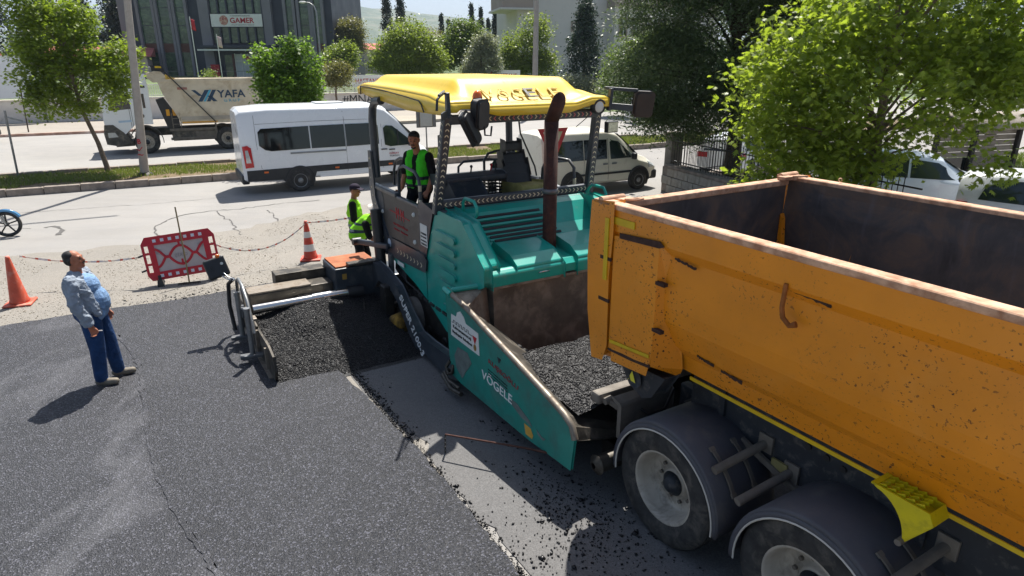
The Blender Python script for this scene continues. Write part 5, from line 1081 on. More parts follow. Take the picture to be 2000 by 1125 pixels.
# ------------------------------------------------------------------ vehicles
M_VANW = pbr('van_white', (.74, .76, .78), .28, 0, .03, 1, coat=.5); M_CREAM = pbr('van_cream', '#dcd8c8', .35, 0, .04, 1, coat=.4, dirt=('#b5ac9a', .1, 2))
M_CLAD = pbr('grey_cladding', '#26282b', .6, 0, .15, 4); M_REDL = pbr('tail_red', '#b81420', .2, 0, .2, 10, coat=.6); M_ORL = pbr('marker_orange', '#e06a1a', .3, 0, .1); M_HEADL = pbr('lamp_clear', '#c8ccce', .12, .3, .2, 12, coat=.6)
M_SEAM = pbr('door_seam', (.05, .05, .055), .8); M_HUBC = pbr('hubcap', '#8d8f90', .4, .6, .2, 8)
class Car:
    """lofted body; stations along x: (x, z_bottom, z_belt, z_shoulder, z_roof, half_bottom, half_belt, half_shoulder)"""
    def __init__(s, root, st, paint):
        s.r = root; s.st = st
        rows = []
        for x, zb, zm, zs, zt, wb, wm, wr in st:
            h = [(0, zb), (wm*.9, zb), (wm, zb + .06), (wm, zb + (zm - zb)*.35), (wm, zm), (wr, zs), (wr - .05, zs + (zt - zs)*.55), (wr - .22, zt - .012), (0, zt)]
            rows.append([(x, y, z) for y, z in h] + [(x, -y, z) for y, z in h[::-1][1:-1]])
        n = len(rows[0]); m = MB(); fs = []
        for k in range(len(rows) - 1):
            for i in range(n): j = (i + 1) % n; fs.append((k*n+i, (k+1)*n+i, (k+1)*n+j, k*n+j))
        m.add([p for r in rows for p in r], fs, 0, True); m.add(rows[0], [list(range(n))], 0, False); m.add(rows[-1], [list(range(n))[::-1]], 0, False)
        o = m.build('body', paint, root, bevel=.035, seg=3); o.data.set_sharp_from_angle(angle=R(32)); s.body = o
    def at(s, x):
        st = s.st
        for a, b in zip(st[:-1], st[1:]):
            if a[0] <= x <= b[0]: f = (x - a[0]) / (b[0] - a[0] + 1e-9); return [p + (q - p)*f for p, q in zip(a, b)]
        return st[0] if x < st[0][0] else st[-1]
    def sy(s, x, z):
        _, zb, zm, zs, zt, wb, wm, wr = s.at(x); pts = [(zb - .2, wm), (zb + .06, wm), (zb + (zm - zb)*.35, wm), (zm, wm), (zs, wr), (zs + (zt - zs)*.55, wr - .05)]
        for (a, p), (b, q) in zip(pts[:-1], pts[1:]):
            if a <= z <= b + 1e-6: return p + (q - p) * (z - a) / (b - a + 1e-9)
        return pts[-1][1]
    def panel(s, name, poly, mat, sides=(-1, 1), out=.006, parent=None):
        for sd in sides:
            # dense outline so that the panel follows the side
            x0, x1 = min(p[0] for p in poly), max(p[0] for p in poly); nc = max(4, min(24, int((x1 - x0) / .08))); rows = []
            xs = sorted(set([x0 + (x1 - x0)*(i/nc) for i in range(nc + 1)] + [p[0] for p in poly])); xs = [x0 + 1e-4] + [x for x in xs if x0 + .004 < x < x1 - .004] + [x1 - 1e-4]
            for x in xs:
                zs = []
                for (ax, az), (bx, bz) in zip(poly, poly[1:] + poly[:1]):
                    if (ax - x) * (bx - x) <= 0 and abs(ax - bx) > 1e-9: zs.append(az + (bz - az)*(x - ax)/(bx - ax))
                if len(zs) < 2: continue
                lo, hi = min(zs), max(zs); rows.append([(x, sd*(s.sy(x, lo + (hi - lo)*k/5) + out), lo + (hi - lo)*k/5) for k in range(6)])
            m = MB(); m.grid(rows, smooth=False); o = m.build(name, mat, parent or s.r); q = o.modifiers.new('thick', 'SOLIDIFY'); q.thickness = .02; q.offset = -sd if False else 0
    def seam(s, pts, sides=(-1, 1)):
        for sd in sides: MB().tube([(x, sd*(s.sy(x, z) + .001), z) for x, z in pts], .006, 4).build('door_seam', M_SEAM, s.r)
    def arch(s, x, r, mat=None, lip=None):
        for sd in (-1, 1):
            y = max(s.sy(x - r, .5), s.sy(x + r, .5), s.sy(x, .5)); m = MB()
            P = [(x + r*math.cos(a), max(.12, .36 + r*math.sin(a))) for a in [R(k) for k in range(-30, 211, 12)]]
            m.prism(P, 'y', sd*(y - .03), sd*(y + .008)); m.build('wheel_arch', M_HOSE, s.r)
            if lip: MB().tube([(p[0], sd*(y + .012), p[1]) for p in P[2:-2]], .028, 6).build('arch_lip', lip, s.r)
    def glassband(s, name, q, mat):
        m = MB(); m.add(q, [(0, 1, 2, 3)]); return m.build(name, mat, s.r, solid=.01)
def road_wheel(root, x, y, r, s, w=.22, steel=True): wheel('wheel', root, (x, y, r), r, w, (M_RUBBER, M_HUBC if steel else M_WRIM, M_BLACK), s, .60, .05, 5, n=28)
# --- white minibus on the near carriageway
def minibus():
    t = thing('minibus', 'white high-roof minibus with tinted windows driving past the roadworks', 'minibus', Q(5.2, 22.5, 0), RD)
    st = [(-3.10, .42, 1.15, 2.30, 2.50, .88, .95, .84), (-3.0, .40, 1.15, 2.38, 2.60, .95, .99, .87), (-2.2, .40, 1.15, 2.40, 2.66, .96, 1.0, .88), (1.1, .40, 1.15, 2.38, 2.66, .96, 1.0, .88), (1.5, .40, 1.15, 2.28, 2.55, .96, 1.0, .86), (1.95, .40, 1.15, 1.95, 2.20, .96, .99, .82), (2.45, .40, 1.10, 1.45, 1.62, .95, .97, .78), (2.62, .40, 1.02, 1.22, 1.34, .94, .95, .76), (2.95, .38, .92, 1.06, 1.16, .92, .92, .72), (3.08, .40, .80, .90, .98, .80, .80, .62)]
    c = Car(t, st, M_VANW)
    c.panel('side_window', [(-2.38, 1.36), (-2.55, 1.50), (-2.55, 1.90), (-2.45, 2.0), (-1.02, 2.03), (-1.02, 1.34), (-2.2, 1.32)], M_GLASS, (-1, 1)); c.panel('side_window', [(-.98, 1.34), (-.98, 2.03), (.10, 2.04), (.10, 1.34)], M_GLASS); c.panel('side_window', [(.14, 1.34), (.14, 2.04), (1.12, 2.04), (1.22, 1.95), (1.22, 1.36)], M_GLASS)
    c.panel('door_window', [(1.42, 1.32), (1.40, 1.86), (1.50, 1.94), (1.72, 1.92), (2.30, 1.46), (2.38, 1.28), (1.6, 1.26)], M_GLASS2, out=.022)
    c.panel('quarter_post', [(1.86, 1.28), (1.88, 1.80), (1.92, 1.78), (1.90, 1.28)], M_CLAD, out=.036)
    c.panel('lower_cladding', [(-3.0, .44), (-3.0, .76), (-1.9, .78), (.0, .80), (2.3, .80), (2.3, .62), (-.9, .60), (-.95, .46), (-1.9, .42)], M_CLAD); c.panel('sill', [(-.8, .42), (-.8, .55), (1.75, .57), (1.75, .44)], M_VANW, out=.01)
    c.panel('slide_rail', [(-1.65, 1.20), (-1.65, 1.25), (.10, 1.25), (.10, 1.20)], M_HUBC, out=.012)
    for x in (-2.5, -.3, 1.5): c.panel('side_marker', [(x, .66), (x, .71), (x + .13, .71), (x + .13, .66)], M_ORL, out=.013)
    for x, z in ((1.28, 1.16), (1.55, 1.14)): c.panel('door_handle', [(x, z), (x, z + .035), (x + .2, z + .035), (x + .2, z)], M_CLAD, out=.015)
    c.seam([(.12, .5), (.12, 1.2), (.12, 2.2), (.10, 2.45)]); c.seam([(-2.55, .8), (-2.62, 1.5), (-2.62, 2.4)]); c.seam([(1.32, .5), (1.30, 1.3), (1.34, 2.0)]); c.seam([(2.3, .8), (2.42, 1.3)])
    c.seam([(-2.6, 2.14), (-1, 2.17), (.8, 2.17), (1.6, 2.1)])
    c.glassband('windscreen', [(1.62, -.70, 2.44), (1.62, .70, 2.44), (2.52, .82, 1.56), (2.52, -.82, 1.56)], M_GLASS2)
    c.glassband('rear_window', [(-3.085, -.74, 1.32), (-3.085, .74, 1.32), (-3.06, .70, 2.10), (-3.06, -.70, 2.10)], M_GLASS)
    c.panel('tail_lamp', [(-3.02, .84), (-3.04, 1.50), (-2.90, 1.52), (-2.80, 1.44), (-2.78, .86)], M_REDL, out=.012); c.panel('tail_lamp_lens', [(-2.98, 1.0), (-2.98, 1.38), (-2.90, 1.38), (-2.84, 1.0)], M_HEADL, out=.02)
    c.panel('headlamp', [(2.72, .80), (2.70, 1.0), (3.0, .96), (3.02, .82)], M_HEADL, out=.01)
    MB().box((-3.16, -.95, .34), (-2.95, .95, .62)).build('rear_bumper', M_CLAD, t, bevel=.04, seg=3); MB().box((2.85, -.9, .34), (3.14, .9, .62)).build('front_bumper', M_CLAD, t, bevel=.06, seg=3)
    MB().box((-.6, -.35, 2.66), (.3, .35, 2.70)).build('roof_hatch', pbr('hatch', '#c3c6c8', .5), t, bevel=.02); MB().box((1.2, -.1, 2.62), (1.34, .0, 2.68)).build('roof_antenna', M_BLACK, t, bevel=.02)
    for s in (-1, 1): MB().obox((2.25, s*1.14, 1.42), (.10, .2, .34), None).build('door_mirror', M_BLACK, t, bevel=.03); MB().bar((2.25, s*.95, 1.34), (2.25, s*1.1, 1.36), .05, .05).build('mirror_arm', M_BLACK, t)
    for x in (-1.43, 2.28): c.arch(x, .44, lip=M_CLAD)
    for x in (-1.43, 2.28):
        for s in (-1, 1): road_wheel(t, x, s*.92, .355, s, .24)
    for s in (1,): pass
    text('GİRAY', 'lettering', M_RLET, t, (1.72, -1.012, 1.04), (1, 0, 0), (0, 0, 1), .08, .34, thick=.003); text('TURİZM', 'lettering', M_KLET, t, (1.72, -1.012, .95), (1, 0, 0), (0, 0, 1), .06, .34, thick=.003)
    text('GİRAY', 'lettering', M_RLET, t, (-3.08, -.45, 2.24), (0, -1, 0), (0, 0, 1), .14, .45, thick=.003)
    return t
minibus()
# --- cream delivery van
def smallvan(label, loc, rz, paint, cargo=False):
    t = thing('delivery_van', label, 'van', loc, rz)
    st = [(-2.15, .38, .98, 1.70, 1.86, .76, .82, .72), (-2.05, .34, .98, 1.76, 1.92, .82, .86, .74), (-1.4, .32, .98, 1.78, 1.97, .84, .88, .75), (.2, .32, .98, 1.76, 1.97, .84, .88, .75), (.6, .32, .98, 1.68, 1.86, .84, .88, .73), (1.0, .32, .98, 1.42, 1.58, .84, .87, .70), (1.42, .32, .95, 1.08, 1.18, .83, .85, .68), (1.9, .32, .82, .92, 1.02, .82, .83, .64), (2.18, .34, .70, .78, .86, .74, .75, .55)]
    c = Car(t, st, paint)
    c.panel('side_window', [(-1.78, 1.08), (-1.80, 1.60), (-1.74, 1.66), (-.72, 1.68), (-.72, 1.08)], M_GLASS); c.panel('side_window', [(-.68, 1.08), (-.68, 1.68), (.16, 1.66), (.16, 1.08)], M_GLASS)
    c.panel('door_window', [(.30, 1.06), (.28, 1.58), (.36, 1.63), (.62, 1.58), (1.16, 1.16), (1.20, 1.06)], M_GLASS2); c.panel('window_bar', [(.84, 1.06), (.84, 1.42), (.87, 1.40), (.87, 1.06)], M_CLAD, out=.01)
    c.panel('rub_strip', [(-1.0, .60), (-1.0, .66), (1.15, .66), (1.15, .60)], M_CLAD, out=.018)
    for x in (.0, .34): c.panel('door_handle', [(x, .90), (x, .95), (x + .17, .95), (x + .17, .90)], M_HUBC, out=.018)
    c.seam([(.22, .42), (.22, 1.0), (.20, 1.7)]); c.seam([(-.70, .42), (-.70, 1.0), (-.70, 1.85)]); c.seam([(1.26, .45), (1.24, 1.0)])
    c.glassband('windscreen', [(.70, -.60, 1.80), (.70, .60, 1.80), (1.44, .72, 1.15), (1.44, -.72, 1.15)], M_GLASS2); c.glassband('rear_window', [(-2.14, -.64, 1.10), (-2.14, .64, 1.10), (-2.12, .60, 1.66), (-2.12, -.60, 1.66)], M_GLASS)
    c.panel('tail_lamp', [(-2.1, .84), (-2.1, 1.30), (-1.98, 1.30), (-1.94, .86)], M_REDL, out=.012); c.panel('headlamp', [(1.86, .70), (1.84, .88), (2.1, .82), (2.12, .70)], M_HEADL, out=.012)
    MB().box((-2.24, -.83, .32), (-2.02, .83, .62)).build('rear_bumper', M_CLAD, t, bevel=.04); MB().box((1.95, -.80, .30), (2.26, .80, .60)).build('front_bumper', M_CLAD, t, bevel=.07, seg=3)
    for s in (-1, 1): MB().obox((1.12, s*1.0, 1.12), (.12, .18, .2), None).build('door_mirror', M_BLACK, t, bevel=.03); c.arch(-1.12, .40, lip=M_CLAD) if s > 0 else c.arch(1.44, .40, lip=M_CLAD)
    for x in (-1.12, 1.44):
        for s in (-1, 1): road_wheel(t, x, s*.80, .32, s, .20)
    return t
smallvan('cream delivery van with tall roof and grey rub strip passing beyond the paver', Q(12.08, 17.55, 0), RD, M_CREAM)
# --- parked white cars behind the stone wall
def hatch(name, label, loc, rz, paint, cat='car', group=None, k=1.0):
    t = thing(name, label, cat, loc, rz, group)
    st = [(-2.05, .40, .86, 1.30, 1.38, .74, .82, .62), (-1.95, .32, .88, 1.38, 1.47, .80, .85, .62), (-1.2, .30, .90, 1.42, 1.53, .82, .87, .64), (-.2, .30, .90, 1.42, 1.54, .82, .87, .64), (.35, .30, .90, 1.34, 1.44, .82, .87, .62), (.95, .30, .88, 1.0, 1.10, .82, .86, .62), (1.6, .30, .74, .84, .92, .80, .83, .6), (2.02, .34, .60, .68, .74, .70, .72, .5)]
    st = [(a, b, c_*k, d*k, e*k, f, g, h) for a, b, c_, d, e, f, g, h in st]
    c = Car(t, st, paint)
    c.panel('side_window', [(-1.65, 1.0*k), (-1.55, 1.26*k), (-1.2, 1.38*k), (-.42, 1.40*k), (-.42, .98*k)], M_GLASS2); c.panel('side_window', [(-.36, .98*k), (-.36, 1.40*k), (.25, 1.33*k), (.78, 1.04*k), (.80, .97*k)], M_GLASS2)
    c.glassband('windscreen', [(.38, -.54, 1.42*k), (.38, .54, 1.42*k), (.98, .66, 1.08*k), (.98, -.66, 1.08*k)], M_GLASS2); c.glassband('rear_window', [(-2.06, -.6, .98*k), (-2.06, .6, .98*k), (-1.97, .54, 1.38*k), (-1.97, -.54, 1.38*k)], M_GLASS)
    c.panel('tail_lamp', [(-2.02, .72*k), (-2.02, .94*k), (-1.82, .94*k), (-1.80, .76*k)], M_REDL, out=.012); c.panel('headlamp', [(1.62, .60*k), (1.60, .76*k), (1.95, .66*k), (1.95, .56*k)], M_HEADL, out=.012)
    for y0, y1 in ((-.8, -.45), (.45, .8)): MB().box((-2.07, y0, .74*k), (-2.03, y1, .92*k)).build('rear_lamp', M_REDL, t, bevel=.01)
    c.seam([(-.39, .4), (-.39, 1.0*k)]); c.seam([(.85, .42), (.88, .95*k)])
    for x in (-1.25, 1.25): c.arch(x, .37)
    for x in (-1.25, 1.25):
        for s in (-1, 1): road_wheel(t, x, s*.78, .31, s, .2)
    for s in (-1, 1): MB().obox((.75, s*.98, 1.02*k), (.1, .16, .13), None).build('door_mirror', M_BLACK, t, bevel=.03)
    return t
hatch('parked_car', 'white car with red tail lamps parked behind the iron fence', (8.6, 24.6, 0), R(50), M_VANW, group=None)
hatch('parked_car', 'pale blue-white tall car parked under the big bright green tree', (11.05, 17.6, 0), R(-22), pbr('pale_blue_white', '#cdd8e4', .28, 0, .03, 1, coat=.5), k=1.10)
hatch('parked_car', 'white car with black roof bars parked beside the wooden shelter', (11.9, 13.5, 0), R(-40), M_VANW, k=1.12)
# --- white tipper with blue logo on the far carriageway (front to the left)
M_TUBW = pbr('dusty_white_tub', '#cfc4ae', .65, 0, .16, 1.4, .1, 30, ('#a08a68', .28, 1.6)); M_CABW = pbr('cab_white', '#dfe3e6', .3, 0, .04, 1, coat=.4)
M_NAVYL = pbr('logo_navy', '#24405a', .5, 0, .1); M_CYAN = pbr('logo_cyan', '#4ba7c7', .5, 0, .1); M_GREYT = pbr('grey_chassis', '#4b4945', .7, .1, .3, 4, .2, 40, ('#8c8375', .3, 5))
yt = thing('tipper_truck', 'dusty white tipper truck with navy logo on the far carriageway', 'truck', Q(2.0, 35.25, 0), RD + math.pi)
LX = lambda u: 2.0 - u
def yb(u0, u1, y0, y1, z0, z1, name, m, bev=.015): return MB().box((LX(u0), y0, z0), (LX(u1), y1, z1)).build(name, m, yt, bevel=bev)
def ypr(poly, y0, y1, name, m, bev=.015, par=None): return MB().prism([(LX(u), z) for u, z in poly], 'y', y0, y1).build(name, m, par or yt, bevel=bev)
cabp = [(-1.98, .95), (-2.0, 1.5), (-1.95, 2.3), (-1.75, 2.85), (-1.45, 3.18), (-1.0, 3.30), (-.25, 3.34), (-.22, 2.9), (-.22, 1.35), (-.9, 1.35), (-1.35, .95)]
cab = ypr(cabp, -1.22, 1.22, 'cab', M_CABW, .06)
ypr([(-1.78, 1.92), (-1.70, 2.55), (-1.55, 2.62), (-.98, 2.62), (-.95, 1.98)], 1.222, 1.232, 'cab_window', M_GLASS); ypr([(-.45, 2.0), (-.45, 2.6), (-.36, 2.6), (-.36, 2.0)], 1.222, 1.232, 'rear_cab_window', M_GLASS, .004)
ypr([(-1.9, 2.66), (-1.72, 2.9), (-.26, 2.94), (-.26, 2.86), (-1.6, 2.80)], 1.222, 1.23, 'roof_stripe', M_BLACK, .004)
MB().add([(LX(-1.985), -1.05, 1.95), (LX(-1.985), 1.05, 1.95), (LX(-1.74), .98, 2.82), (LX(-1.74), -.98, 2.82)], [(0, 1, 2, 3)]).build('windscreen', M_GLASS, yt, solid=.012)
ypr([(-2.06, .52), (-2.10, .95), (-2.04, 1.28), (-1.75, 1.28), (-1.40, .95), (-1.15, .55), (-1.6, .42)], -1.2, 1.24, 'bumper', M_GREYT, .04)
ypr([(-1.98, .78), (-1.98, .98), (-1.72, .98), (-1.62, .80)], 1.24, 1.252, 'headlamp', M_HEADL); ypr([(-1.75, .36), (-1.75, .48), (-1.05, .50), (-1.05, .38)], -.9, 1.1, 'step', M_GREYT)
for u in (-1.02, -.95): MB().box((LX(u) - .008, 1.219, 1.0), (LX(u) + .008, 1.224, 2.62)).build('door_seam', M_SEAM, yt)
ypr([(-1.5, 1.48), (-1.0, 1.5), (-1.0, 1.42), (-1.5, 1.40)], 1.222, 1.228, 'blue_stripe', pbr('pale_blue', '#a9c3dc', .4), .002)
MB().cyl((LX(-.55), 1.22, 1.66), (LX(-.55), 1.25, 1.66), .09, n=14).build('fuel_cap', M_BLACK, yt)
MB().tube([(LX(-.5), .9, 3.36), (LX(-.75), .95, 3.46), (LX(-1.35), .95, 3.42)], .05, 8).build('roof_rail', M_GREYT, yt); yb(-1.3, -.3, -.9, .9, 3.34, 3.42, 'roof_vent', M_BLACK)
for u in (-.52,):
    A2 = [R(a) for a in range(-5, 186, 10)]; f = MB(); f.grid([[(LX(u) + .66*math.cos(a), 1.26, .52 + .70*math.sin(a)), (LX(u) + .66*math.cos(a), .75, .52 + .70*math.sin(a))] for a in A2]); f.build('mudguard', M_GREYT, yt, solid=.03)
for u, nm in ((-.52, 'wheel'), (2.86, 'wheel'), (4.25, 'wheel')):
    for s in (-1, 1): wheel(nm, yt, (LX(u), s*1.1, .52), .52, .30, (M_RUBBER, M_WRIM, M_DUSTST), s, .56, .02 if u < 0 else .12, 10, n=32)
yb(-.3, 5.6, -.5, .5, .72, 1.05, 'frame', M_GREYT); yb(.55, 2.3, -1.15, 1.15, .5, .95, 'tool_box_row', M_GREYT); yb(1.5, 2.4, .8, 1.18, .55, .92, 'fuel_tank', M_DUSTST, .05)
ladder = MB()
for z in (.60, 1.0): ladder.box((LX(.45), 1.16, z - .06), (LX(2.42), 1.22, z + .06))
ladder.box((LX(2.36), 1.17, .5), (LX(2.44), 1.21, 1.35)); ladder.build('side_guard', M_DUSTST, yt, bevel=.01)
lad = MB()
for u in (.62, .95): lad.box((LX(u) - .02, 1.20, .95), (LX(u) + .02, 1.24, 1.75))
for z in (1.0, 1.25, 1.5): lad.box((LX(.95), 1.20, z - .015), (LX(.62), 1.24, z + .015))
lad.build('access_ladder', M_DUSTST, yt)
tubp = [(.32, 3.10), (.45, 2.6), (.92, 1.55), (1.02, 1.30), (5.30, 1.30), (5.75, 2.2), (5.5, 3.17), (.70, 3.17)]
tub = ypr(tubp, -1.24, 1.24, 'tub', M_TUBW, .05); ypr([(.45, 3.10), (.5, 3.18), (5.5, 3.22), (5.5, 3.10)], 1.24, 1.29, 'tub_rail', M_TUBW, .015)
ypr([(1.02, 1.42), (1.0, 1.56), (5.4, 1.56), (5.35, 1.42)], 1.24, 1.26, 'tub_sill', pbr('grey_sill', '#a9a296', .7, 0, .2, 2), .01); ypr([(1.02, 1.28), (1.02, 1.34), (2.5, 1.34), (2.5, 1.28)], 1.242, 1.262, 'reflective_strip', pbr('amber_strip', '#d39a3c', .6), .004)
ypr([(-.1, 3.30), (-.12, 3.42), (.2, 3.52), (.45, 3.50), (.75, 3.18), (.6, 3.12), (.1, 3.1)], -1.2, 1.24, 'headboard_lip', M_TUBW, .03)
ypr([(.10, 3.52), (.12, 3.74), (.55, 3.74), (.6, 3.52)], -1.1, 1.2, 'tarp_roll_housing', M_BLACK, .03); yb(.02, .12, -1.15, 1.22, 3.5, 3.72, 'housing_cap', M_HUBC)
ypr([(.28, 3.68), (.28, 3.76), (.52, 3.74), (.52, 3.68)], 1.2, 1.225, 'yellow_tab', M_YTAPE, .004)
MB().bar((LX(.50), 1.34, 3.66), (LX(2.42), 1.34, 1.30), .05, .05).build('tarp_arm', M_BLACK, yt)
ypr([(.62, 3.20), (.62, 3.42), (1.0, 3.22)], 1.262, 1.27, 'ce_plate', pbr('ce_yellow', '#d3b04a', .6), .002); text('CE', 'plate_text', M_KLET, yt, (LX(.76), 1.273, 3.28), (-1, 0, 0), (0, 0, 1), .09, thick=.003)
ypr([(.42, 1.05), (.1, 2.3), (.4, 2.4), (.9, 1.5), (.9, 1.05)], .4, 1.1, 'hoist_stand', M_BLACK); 
for u in (.42, .68): yb(u, u + .14, 1.10, 1.13, 1.62, 1.9, 'marker_plate', pbr('marker_amber', '#e0a020', .5), .004)
# logo and name on the tub
lgm = MB()
def quad(u0, u1, z0, z1, sk, m_, nm): MB().add([(LX(u0), 1.253, z0), (LX(u0 + (u1-u0)), 1.253, z0), (LX(u1 + sk), 1.253, z1), (LX(u0 + sk), 1.253, z1)], [(0, 1, 2, 3)]).build(nm, m_, tub, solid=.006)
quad(1.80, 1.98, 2.21, 2.72, .34, M_NAVYL, 'logo_bar'); quad(2.02, 2.12, 2.21, 2.72, .30, M_CYAN, 'logo_bar'); quad(2.16, 2.32, 2.21, 2.72, .30, M_NAVYL, 'logo_bar'); quad(1.86, 2.02, 2.46, 2.72, -.28, M_NAVYL, 'logo_bar'); quad(2.44, 2.62, 2.21, 2.46, -.22, M_NAVYL, 'logo_bar')
text('YAFA', 'lettering', M_NAVYL, yt, (LX(3.25), 1.252, 2.54), (-1, 0, 0), (0, 0, 1), .34, 1.22, thick=.006, bold=.02); text('G R U P', 'lettering', M_CYAN, yt, (LX(3.25), 1.252, 2.24), (-1, 0, 0), (0, 0, 1), .13, .7, thick=.006)
ypr([(1.02, 2.75), (1.02, 2.85), (1.42, 2.85), (1.42, 2.75)], 1.252, 1.258, 'small_plate', pbr('faded_plate', '#a8776a', .7, 0, .2), .002)
# --- motorcycle entering at the left
mc = thing('motorcycle', 'blue motorcycle with five-spoke front wheel riding in the lane', 'motorcycle', (-12.0, 15.05, 0), R(24))
M_BLUE = pbr('moto_blue', '#3f7fae', .3, 0, .1, coat=.5)
def mwheel(x, r=.30):
    e = thing('wheel', None, None); e.parent = mc; e.location = (x, 0, r)
    for k in ('label', 'category'):
        if k in e: del e[k]
    MB().lathe([(r - .045, -.03), (r - .02, -.045), (r, -.02), (r, .02), (r - .02, .045), (r - .045, .03)], (0, 0, 0), (0, 1, 0), 32).build('tyre', M_RUBBER, e)
    m = MB(); m.lathe([(r - .045, -.03), (r - .075, -.02), (r - .075, .02), (r - .045, .03)], (0, 0, 0), (0, 1, 0), 32); m.cyl((0, -.05, 0), (0, .05, 0), .045, n=14); m.build('rim', M_BLACK, e)
    for i in range(5): a = 2*math.pi*i/5 + .3; MB().bar((.04*math.cos(a), 0, .04*math.sin(a)), ((r - .07)*math.cos(a), 0, (r - .07)*math.sin(a)), .03, .03, up=(0, 1, 0)).build('spoke', M_BLACK, e)
mwheel(0); mwheel(-1.28)
MB().prism([(.34*math.cos(R(a)), .30 + .345*math.sin(R(a))) for a in range(30, 150, 10)] + [(.31*math.cos(R(a)), .30 + .32*math.sin(R(a))) for a in range(140, 20, -10)], 'y', -.06, .06).build('front_fender', M_BLUE, mc, bevel=.01)
for s in (-1, 1): MB().cyl((0, s*.075, .30), (-.24, s*.075, .95), .022, n=10).build('fork_leg', M_CHROME, mc)
MB().tube([(-.28, -.36, 1.04), (-.22, -.2, 1.02), (-.22, .2, 1.02), (-.28, .36, 1.04)], .014, 8).build('handlebar', M_BLACK, mc); MB().ball((-.12, 0, .88), (.10, .11, .11), 12).build('headlamp', M_HEADL, mc)
MB().prism([(-.28, .62), (-.22, .92), (-.55, .96), (-.75, .80), (-.7, .62)], 'y', -.14, .14).build('tank', M_BLUE, mc, bevel=.05, seg=3); MB().prism([(-.7, .76), (-.72, .84), (-1.45, .88), (-1.5, .80)], 'y', -.13, .13).build('seat', M_BLACK, mc, bevel=.03)
MB().box((-.85, -.15, .28), (-.45, .15, .60)).build('engine', M_STEELG, mc, bevel=.04); MB().bar((-.6, 0, .35), (-1.28, 0, .30), .2, .05).build('swingarm', M_BLACK, mc); MB().tube([(-.5, -.16, .3), (-.9, -.2, .26), (-1.5, -.2, .38)], .04, 10).build('muffler', M_CHROME, mc)
MB().cyl((-.62, -.1, .28), (-.58, -.26, .005), .012, n=8).build('side_stand', M_BLACK, mc)
# --- red pickup at the left edge
rp = thing('red_car', 'dark red car with roof bars at the far kerb', 'car', (-28.6, 33.4, 0), RD)
_st = [(-2.1, .42, .86, 1.24, 1.34, .76, .84, .64), (-1.95, .34, .88, 1.36, 1.46, .82, .86, .64), (-.2, .32, .90, 1.42, 1.52, .84, .88, .66), (.4, .32, .90, 1.32, 1.42, .84, .88, .64), (1.0, .32, .88, 1.0, 1.08, .84, .87, .64), (1.7, .34, .74, .86, .94, .82, .84, .62), (2.15, .36, .6, .7, .76, .72, .74, .5)]
_c = Car(rp, _st, pbr('dark_red', '#8a1d22', .3, 0, .06, coat=.5)); _c.panel('side_window', [(-1.6, .98), (-1.5, 1.3), (-.4, 1.38), (-.4, .96)], M_GLASS); _c.panel('side_window', [(-.34, .96), (-.34, 1.38), (.3, 1.3), (.85, 1.0)], M_GLASS)
_c.glassband('windscreen', [(.42, -.56, 1.40), (.42, .56, 1.40), (1.02, .68, 1.07), (1.02, -.68, 1.07)], M_GLASS); _c.panel('headlamp', [(1.72, .62), (1.70, .78), (2.05, .68), (2.05, .58)], M_HEADL, out=.012)
for x in (-1.3, 1.35):
    _c.arch(x, .38)
    for s in (-1, 1): road_wheel(rp, x, s*.79, .32, s, .2)
for s in (-1, 1): MB().bar((-1.2, s*.6, 1.56), (.1, s*.6, 1.56), .04, .04).build('roof_bar', M_BLACK, rp); MB().obox((.8, s*1.0, 1.0), (.1, .16, .13), None).build('door_mirror', M_BLACK, rp, bevel=.03)
MB().box((1.9, -.82, .3), (2.2, .82, .58)).build('front_bumper', M_CLAD, rp, bevel=.06)
# --- pickup partly hidden behind the dark tree on the far carriageway
hatch('far_car', 'silver car half hidden by the dark tree on the far carriageway', (9.9, 45.9, 0), RD, pbr('silver_paint', '#b9bcbe', .3, .4, .05, coat=.5), k=1.15)
for o in list(COL.objects):
    if o.parent: _fixempty(o)
# ------------------------------------------------------------------ street furniture and props
def m_cone(nm, c): return pbr(nm, c, .55, 0, .2, 5, .1, 60, ('#c9b8a8', .22, 4))
def cone(loc, h, bands, label, m, rz=0, tilt=0):
    t = thing('traffic_cone', label, 'cone', loc, rz); k = h / .78
    MB().lathe([(.0, .0), (.14*k, .0), (.145*k, .03*k), (.13*k, .06*k), (.035*k, .75*k), (.028*k, .78*k), (0, .78*k)], (0, 0, .03*k), (tilt, 0, 1), 24).build('cone_body', m, t)
    MB().box((-.20*k, -.20*k, .0), (.20*k, .20*k, .035*k)).build('cone_base', m, t, bevel=.02)
    for z0, z1 in bands:
        f = lambda z: (.13 + (.035 - .13) * (z - .06) / .69)
        MB().lathe([(f(z0)*k + .003, z0*k), (f(z1)*k + .003, z1*k)], (0, 0, .03*k), (tilt, 0, 1), 24).build('reflective_band', pbr('cone_white', '#d8d5d0', .5, 0, .1), t)
    return t
cone((-8.48, 10.48, 0.006), .82, [], 'faded plain orange traffic cone near the rolled asphalt', m_cone('faded_orange', '#c8553a'), R(20), -.02)
cone((-4.25, 13.15, 0.006), .80, [(.16, .30), (.44, .56)], 'orange traffic cone with two white bands beyond the screed', m_cone('cone_orange', '#c2412a'), R(12), -.04)
